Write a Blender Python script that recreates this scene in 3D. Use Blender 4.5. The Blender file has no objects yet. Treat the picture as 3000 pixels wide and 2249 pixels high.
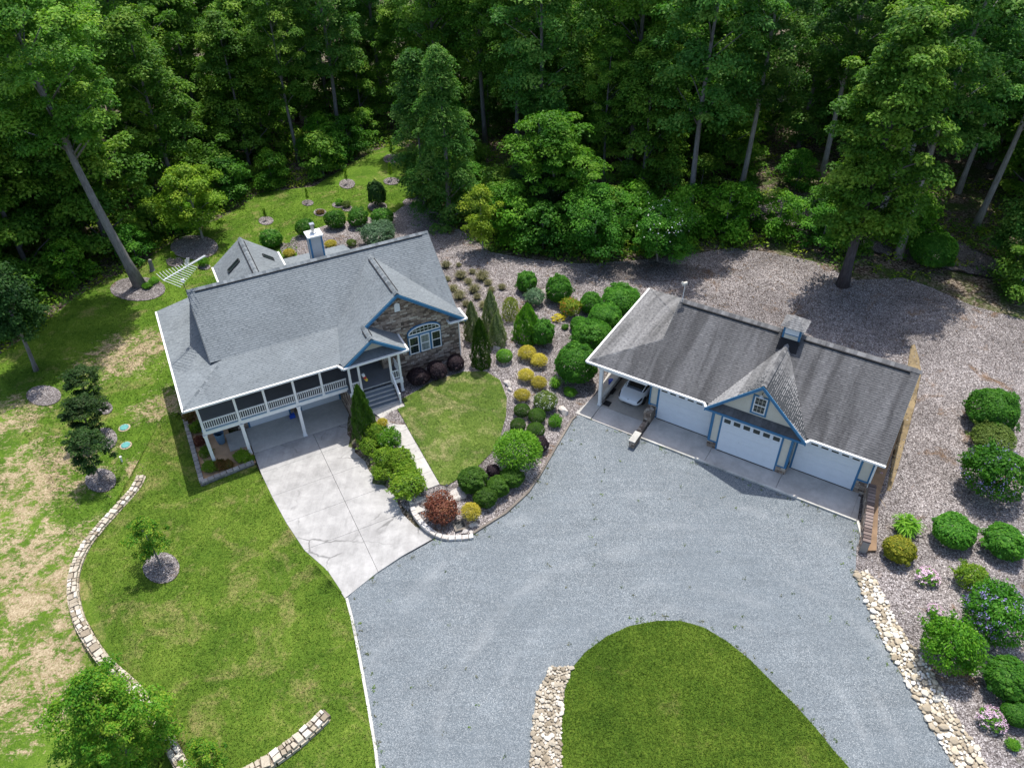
import bpy, bmesh, math, random
import numpy as np
from mathutils import Vector, Matrix
sc=bpy.context.scene
COL=sc.collection
R_=math.radians
# ---------------------------------------------------------------- camera, sky, sun, exposure
CAM_H=36.511
def make_camera():
    cd=bpy.data.cameras.new('camera'); co=bpy.data.objects.new('camera',cd); COL.objects.link(co)
    cd.sensor_width=36; cd.sensor_fit='HORIZONTAL'; cd.lens=2275.844/3000*36; cd.clip_start=.5; cd.clip_end=2000
    th,r=R_(39.763),R_(-.887)
    fw=Vector((0,math.cos(th),-math.sin(th))); rt=Vector((1,0,0)); up=rt.cross(fw)
    rt2=rt*math.cos(r)+up*math.sin(r); up2=up*math.cos(r)-rt*math.sin(r)
    m=Matrix((rt2,up2,-fw)).transposed().to_4x4(); m.translation=(0,0,CAM_H); co.matrix_world=m
    sc.camera=co
make_camera()
SUN_EL,SUN_HEAD=70.0,-105.0   # light travels towards SUN_HEAD (degrees from +x)
w=bpy.data.worlds.new('World'); sc.world=w; w.use_nodes=True
nt=w.node_tree; sky=nt.nodes.new('ShaderNodeTexSky'); sky.sky_type='NISHITA'; sky.sun_disc=False
sky.sun_elevation=R_(SUN_EL); sky.sun_rotation=R_(15); sky.air_density=1.0; sky.dust_density=2.2; sky.ozone_density=.5
bg=nt.nodes['Background']; bg.inputs[1].default_value=.15; nt.links.new(sky.outputs[0],bg.inputs[0])
sl=bpy.data.lights.new('sun','SUN'); sl.energy=3.35; sl.angle=R_(.55); sl.color=(1,.955,.88)
so=bpy.data.objects.new('sun',sl); COL.objects.link(so); so.location=(20,60,80)
d_=Vector((math.cos(R_(SUN_HEAD))*math.cos(R_(SUN_EL)),math.sin(R_(SUN_HEAD))*math.cos(R_(SUN_EL)),-math.sin(R_(SUN_EL))))
so.rotation_euler=d_.to_track_quat('-Z','Y').to_euler()
vs=sc.view_settings; vs.view_transform='Standard'; vs.look='None'; vs.exposure=0.68; vs.gamma=1; vs.use_curve_mapping=False
cy=sc.cycles; cy.max_bounces=6; cy.diffuse_bounces=3; cy.glossy_bounces=2; cy.transmission_bounces=3; cy.transparent_max_bounces=4
cy.sample_clamp_indirect=4
# ---------------------------------------------------------------- measured site data (metres)
POLY={'gravel': [[-5.83,11.79],[-6.69,17.18],[-7.36,19.47],[-8.13,22.01],[-8.91,24.51],[-9.37,25.7],[-8.25,27.07],[-6.55,28.51],[-4.58,29.78],[-3.34,29.81],[-2.51,29.89],[-0.58,31.48],[0.88,33.15],[1.76,34.7],[2.94,37.23],[4.18,39.87],[4.51,40.4],[4.94,40.34],[8.5,38.11],[20.79,30.41],[20.59,29.24],[20.0,28.66],[19.26,26.71],[19.18,24.88],[19.2,22.58],[19.49,19.98],[19.76,17.87],[20.09,15.91],[20.07,14.7],[19.69,11.4]],'island': [[1.78,11.66],[1.96,15.36],[2.14,18.37],[2.4,20.04],[2.9,21.29],[3.61,22.11],[4.79,22.99],[6.09,23.6],[7.62,23.89],[8.86,23.87],[10.02,23.45],[11.07,22.61],[12.02,21.53],[12.87,20.25],[13.6,19.15],[14.27,17.98],[14.79,16.87],[15.33,15.91],[15.64,14.98],[14.37,11.49]],'rocksA': [[1.77,21.31],[2.86,21.29],[2.38,20.04],[2.12,18.37],[1.96,14.96],[0.38,14.99],[0.72,17.95],[0.96,19.83]],'rocksB': [[19.26,26.83],[19.92,26.8],[20.21,25.97],[20.29,23.88],[20.5,22.24],[20.89,20.91],[21.09,18.71],[21.37,16.9],[21.53,15.23],[20.07,14.8],[20.09,15.91],[19.76,17.87],[19.49,19.98],[19.2,22.58],[19.13,24.88]],'front_lawn': [[-25.0,36.89],[-25.29,34.34],[-25.87,32.42],[-25.98,30.37],[-25.74,28.43],[-25.06,26.81],[-23.77,24.99],[-22.17,23.18],[-20.57,21.84],[-18.43,20.04],[-16.99,18.62],[-15.78,17.19],[-14.88,15.55],[-13.54,12.14],[-5.83,11.79],[-6.63,16.76],[-7.33,19.23],[-8.7,23.92],[-9.39,25.63],[-10.95,27.38],[-13.13,30.01],[-14.88,32.62],[-16.49,35.49],[-17.36,37.04],[-17.59,37.28],[-20.65,35.61],[-22.66,39.49],[-24.68,43.01],[-25.73,42.55]],'yard': [[-53.97,44.52],[-48.4,48.51],[-42.24,51.3],[-40.95,54.35],[-40.1,56.67],[-39.39,59.49],[-37.42,62.08],[-35.48,63.88],[-33.32,68.34],[-30.96,71.33],[-28.44,74.47],[-27.11,78.18],[-21.1,78.45],[-18.53,82.92],[-16.84,85.76],[-14.09,89.68],[-11.31,87.82],[-9.55,79.8],[-9.39,74.91],[-11.42,70.64],[-14.65,69.58],[-18.05,68.65],[-20.54,67.27],[-19.03,59.31],[-21.58,55.76],[-23.6,51.12],[-23.34,44.94],[-24.15,42.98],[-24.49,38.43],[-24.97,36.8],[-25.29,34.34],[-25.87,32.42],[-25.98,30.37],[-25.74,28.43],[-25.06,26.81],[-23.77,24.99],[-22.17,23.18],[-20.57,21.84],[-18.43,20.04],[-16.99,18.62],[-15.78,17.19],[-14.88,15.55],[-13.54,12.14],[-31.68,12.74]],'mulch': [[-22.34,66.4],[-20.54,67.27],[-18.05,68.65],[-14.65,69.58],[-11.42,70.64],[-9.39,74.91],[-6.34,68.26],[-4.45,66.2],[-1.75,61.95],[2.0,60.62],[6.09,59.84],[12.39,60.62],[16.7,61.47],[20.26,62.38],[23.38,61.41],[27.02,59.65],[29.64,56.54],[33.64,56.69],[35.39,55.19],[37.59,52.37],[40.71,50.26],[46.96,48.07],[26.2,11.25],[21.56,11.35],[21.26,14.65],[21.53,15.23],[21.37,16.9],[21.09,18.71],[20.89,20.91],[20.5,22.24],[20.29,23.88],[20.21,25.97],[19.92,26.8],[19.29,26.77],[20.0,28.66],[20.59,29.24],[20.79,30.41],[8.5,38.11],[4.94,40.34],[4.51,40.4],[4.18,39.87],[2.94,37.23],[1.76,34.7],[0.88,33.15],[-0.58,31.48],[-2.51,29.89],[-3.34,29.81],[-4.58,29.78],[-6.04,31.35],[-6.89,32.38],[-9.94,38.57],[-13.09,44.83],[-15.3,49.31]],'center_lawn': [[-8.02,40.57],[-7.49,40.87],[-7.8,41.69],[-5.75,43.58],[-3.6,44.55],[-1.9,44.59],[-0.87,43.65],[-0.38,41.83],[-0.45,39.97],[-0.87,37.94],[-1.47,36.41],[-2.36,35.15],[-4.21,33.55],[-4.63,33.66]],'disc_a': [[-26.64,36.2],[-26.55,35.85],[-26.58,35.55],[-26.73,35.32],[-26.97,35.18],[-27.29,35.15],[-27.65,35.23],[-28.02,35.41],[-28.36,35.67],[-28.65,35.99],[-28.85,36.34],[-28.94,36.69],[-28.91,37.0],[-28.77,37.24],[-28.53,37.38],[-28.2,37.42],[-27.83,37.34],[-27.46,37.16],[-27.11,36.89],[-26.83,36.55]],'disc_b': [[-28.16,40.32],[-28.07,39.97],[-28.07,39.66],[-28.17,39.42],[-28.35,39.27],[-28.6,39.23],[-28.89,39.3],[-29.2,39.47],[-29.49,39.73],[-29.74,40.05],[-29.93,40.41],[-30.03,40.76],[-30.03,41.08],[-29.94,41.33],[-29.75,41.48],[-29.5,41.53],[-29.2,41.46],[-28.89,41.28],[-28.59,41.01],[-28.34,40.68]],'disc_c': [[-29.77,43.63],[-29.71,43.41],[-29.72,43.21],[-29.8,43.06],[-29.94,42.96],[-30.12,42.94],[-30.33,42.98],[-30.54,43.09],[-30.75,43.26],[-30.93,43.48],[-31.05,43.71],[-31.12,43.94],[-31.11,44.15],[-31.03,44.3],[-30.9,44.4],[-30.71,44.42],[-30.49,44.37],[-30.27,44.25],[-30.06,44.08],[-29.89,43.87]],'disc_d': [[-19.82,28.57],[-19.75,28.21],[-19.79,27.88],[-19.94,27.62],[-20.19,27.47],[-20.5,27.41],[-20.85,27.48],[-21.22,27.65],[-21.55,27.91],[-21.83,28.24],[-22.02,28.6],[-22.1,28.97],[-22.07,29.31],[-21.92,29.57],[-21.67,29.74],[-21.34,29.8],[-20.97,29.73],[-20.6,29.55],[-20.27,29.28],[-20.0,28.95]],'disc_e': [[-31.19,59.8],[-31.12,59.21],[-31.31,58.71],[-31.75,58.34],[-32.38,58.15],[-33.15,58.13],[-33.99,58.31],[-34.82,58.65],[-35.57,59.14],[-36.16,59.73],[-36.53,60.37],[-36.64,60.99],[-36.48,61.52],[-36.05,61.91],[-35.39,62.12],[-34.57,62.11],[-33.69,61.91],[-32.83,61.54],[-32.09,61.03],[-31.52,60.43]],'disc_f': [[-28.25,66.62],[-28.19,65.97],[-28.36,65.39],[-28.74,64.94],[-29.3,64.66],[-29.99,64.59],[-30.75,64.73],[-31.5,65.08],[-32.19,65.62],[-32.75,66.33],[-33.13,67.11],[-33.27,67.87],[-33.15,68.53],[-32.77,69.0],[-32.16,69.25],[-31.4,69.24],[-30.57,68.99],[-29.77,68.55],[-29.07,67.96],[-28.55,67.3]],'disc_g': [[-34.45,45.41],[-34.35,45.04],[-34.4,44.71],[-34.59,44.47],[-34.91,44.33],[-35.31,44.31],[-35.78,44.4],[-36.25,44.61],[-36.69,44.9],[-37.06,45.26],[-37.31,45.65],[-37.42,46.03],[-37.39,46.36],[-37.2,46.62],[-36.88,46.77],[-36.46,46.79],[-35.98,46.69],[-35.5,46.48],[-35.05,46.17],[-34.69,45.8]],'disc0': [[-16.52,78.13],[-16.52,77.65],[-16.65,77.27],[-16.9,77.04],[-17.22,77.01],[-17.58,77.17],[-17.92,77.5],[-18.19,77.95],[-18.34,78.46],[-18.35,78.95],[-18.22,79.33],[-17.97,79.56],[-17.63,79.59],[-17.26,79.42],[-16.92,79.09],[-16.66,78.63]],'disc1': [[-11.76,78.31],[-11.78,77.93],[-11.94,77.62],[-12.2,77.42],[-12.52,77.37],[-12.87,77.47],[-13.18,77.7],[-13.41,78.04],[-13.52,78.43],[-13.5,78.8],[-13.34,79.11],[-13.08,79.31],[-12.75,79.36],[-12.4,79.26],[-12.09,79.03],[-11.86,78.7]],'disc2': [[-12.4,84.46],[-12.41,83.88],[-12.56,83.41],[-12.82,83.11],[-13.16,83.01],[-13.52,83.12],[-13.85,83.42],[-14.11,83.92],[-14.26,84.56],[-14.27,85.19],[-14.13,85.7],[-13.87,86.03],[-13.52,86.12],[-13.14,85.96],[-12.79,85.58],[-12.53,85.06]],'disc3': [[-8.87,72.85],[-8.91,72.45],[-9.09,72.12],[-9.39,71.9],[-9.76,71.84],[-10.15,71.93],[-10.49,72.16],[-10.74,72.5],[-10.86,72.9],[-10.82,73.3],[-10.64,73.64],[-10.33,73.86],[-9.96,73.93],[-9.57,73.84],[-9.22,73.61],[-8.98,73.26]],'disc4': [[-20.27,74.12],[-20.27,73.84],[-20.36,73.63],[-20.54,73.51],[-20.78,73.5],[-21.03,73.61],[-21.28,73.81],[-21.47,74.08],[-21.58,74.38],[-21.59,74.66],[-21.5,74.88],[-21.32,75.01],[-21.08,75.01],[-20.82,74.9],[-20.57,74.7],[-20.38,74.42]],'disc5': [[-18.44,71.49],[-18.43,71.16],[-18.52,70.9],[-18.71,70.76],[-18.96,70.74],[-19.24,70.86],[-19.5,71.1],[-19.7,71.42],[-19.82,71.77],[-19.83,72.1],[-19.74,72.36],[-19.55,72.51],[-19.29,72.52],[-19.01,72.4],[-18.75,72.16],[-18.55,71.84]],'disc6': [[-16.8,72.94],[-16.8,72.67],[-16.91,72.46],[-17.11,72.34],[-17.36,72.33],[-17.64,72.43],[-17.89,72.63],[-18.08,72.9],[-18.18,73.2],[-18.18,73.47],[-18.07,73.68],[-17.87,73.81],[-17.61,73.81],[-17.34,73.71],[-17.09,73.5],[-16.9,73.24]],'disc7': [[-15.87,72.02],[-15.87,71.73],[-15.95,71.5],[-16.11,71.37],[-16.32,71.34],[-16.54,71.44],[-16.75,71.64],[-16.92,71.91],[-17.01,72.22],[-17.02,72.51],[-16.94,72.74],[-16.78,72.88],[-16.57,72.9],[-16.34,72.81],[-16.13,72.61],[-15.96,72.33]],'disc8': [[-12.35,71.98],[-12.37,71.5],[-12.53,71.1],[-12.82,70.86],[-13.18,70.8],[-13.58,70.93],[-13.94,71.24],[-14.21,71.68],[-14.35,72.19],[-14.35,72.68],[-14.18,73.08],[-13.89,73.32],[-13.52,73.38],[-13.11,73.24],[-12.75,72.92],[-12.48,72.48]],'disc9': [[-23.72,70.8],[-23.7,70.46],[-23.81,70.21],[-24.03,70.07],[-24.32,70.05],[-24.64,70.17],[-24.94,70.39],[-25.18,70.69],[-25.33,71.07],[-25.36,71.43],[-25.26,71.72],[-25.05,71.88],[-24.75,71.9],[-24.42,71.76],[-24.11,71.5],[-23.86,71.16]],'disc10': [[-28.05,63.21],[-28.04,63.0],[-28.12,62.84],[-28.29,62.74],[-28.52,62.71],[-28.77,62.77],[-29.0,62.9],[-29.19,63.08],[-29.3,63.28],[-29.31,63.48],[-29.22,63.64],[-29.05,63.75],[-28.83,63.78],[-28.58,63.72],[-28.34,63.6],[-28.16,63.42]],'disc11': [[-30.91,64.21],[-30.87,63.9],[-30.97,63.64],[-31.19,63.48],[-31.5,63.45],[-31.84,63.54],[-32.18,63.76],[-32.45,64.05],[-32.62,64.39],[-32.67,64.71],[-32.57,64.97],[-32.34,65.12],[-32.02,65.14],[-31.67,65.03],[-31.33,64.82],[-31.07,64.53]],'wash': [[30.71,47.5],[30.28,45.83],[29.76,44.31],[28.86,42.56],[28.12,41.13],[27.31,39.73],[26.43,38.15],[25.58,36.87],[24.85,35.38],[23.93,34.0],[23.42,32.98],[23.62,32.88],[24.21,33.83],[25.09,35.25],[25.91,36.69],[26.7,37.99],[27.51,39.58],[28.43,40.94],[29.13,42.44],[30.18,44.23],[30.69,45.92],[31.05,47.61]],'litter': [[23.53,56.97],[23.56,55.93],[23.29,55.67],[23.05,55.61],[21.96,54.69],[21.4,53.87],[20.7,52.57],[20.73,53.8],[20.71,54.85],[20.22,54.52],[19.55,54.36],[19.15,55.03],[19.83,56.42],[19.99,57.14],[20.46,57.76],[21.12,59.07],[21.35,59.61],[21.7,60.35],[21.7,59.92],[22.12,59.87],[22.84,60.72],[23.32,60.66],[23.35,60.37],[23.11,58.85],[23.01,58.25],[23.28,57.72]],'litter2': [[17.71,58.37],[17.32,58.08],[17.24,57.73],[16.3,57.49],[15.26,57.3],[13.73,57.08],[12.55,56.86],[11.25,57.3],[9.95,57.27],[8.65,57.08],[7.86,57.44],[7.62,57.76],[7.16,58.07],[6.76,58.44],[7.31,58.77],[7.09,59.17],[8.02,59.64],[9.13,59.91],[10.34,60.17],[11.57,59.78],[12.98,60.19],[14.15,59.66],[15.37,59.6],[16.46,59.36],[16.79,59.06],[17.37,58.79]]}
CURB=[[-9.37,25.66],[-8.9,24.42],[-8.13,22.01],[-7.36,19.47],[-6.69,17.18],[-6.22,15.1],[-5.67,11.78]]
EDGE=[[4.43,40.25],[4.11,39.86],[2.94,37.32],[1.76,34.74],[0.94,33.23],[-0.52,31.52],[-2.46,29.96]]
WALLA=[[-25.03,36.53,-1.36],[-25.03,35.27,-1.32],[-25.48,33.66,-1.31],[-26.0,31.97,-1.32],[-26.31,30.34,-1.31],[-26.13,28.59,-1.28],[-25.51,26.95,-1.27],[-24.39,25.19,-1.17],[-22.97,23.58,-1.17],[-21.55,22.27,-1.09],[-19.69,20.91,-1.04],[-17.83,19.15,-0.81],[-16.74,17.83,-0.92],[-15.65,16.52,-0.73],[-14.84,15.14,-0.91]]
WALLB=[[-9.28,19.01,0.11],[-9.76,18.43,0.08],[-10.51,17.66,0.03],[-11.42,16.94,-0.05],[-12.42,16.35,-0.15],[-13.78,15.62,-0.38],[-15.24,15.12,-0.84]]
RWALL=[[-6.29,32.12,0.14],[-6.04,31.49,0.08],[-5.46,30.66,0.11],[-4.72,29.96,0.16],[-4.01,29.65,0.19],[-3.04,29.64,0.22],[-2.44,29.73,0.22]]
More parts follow.
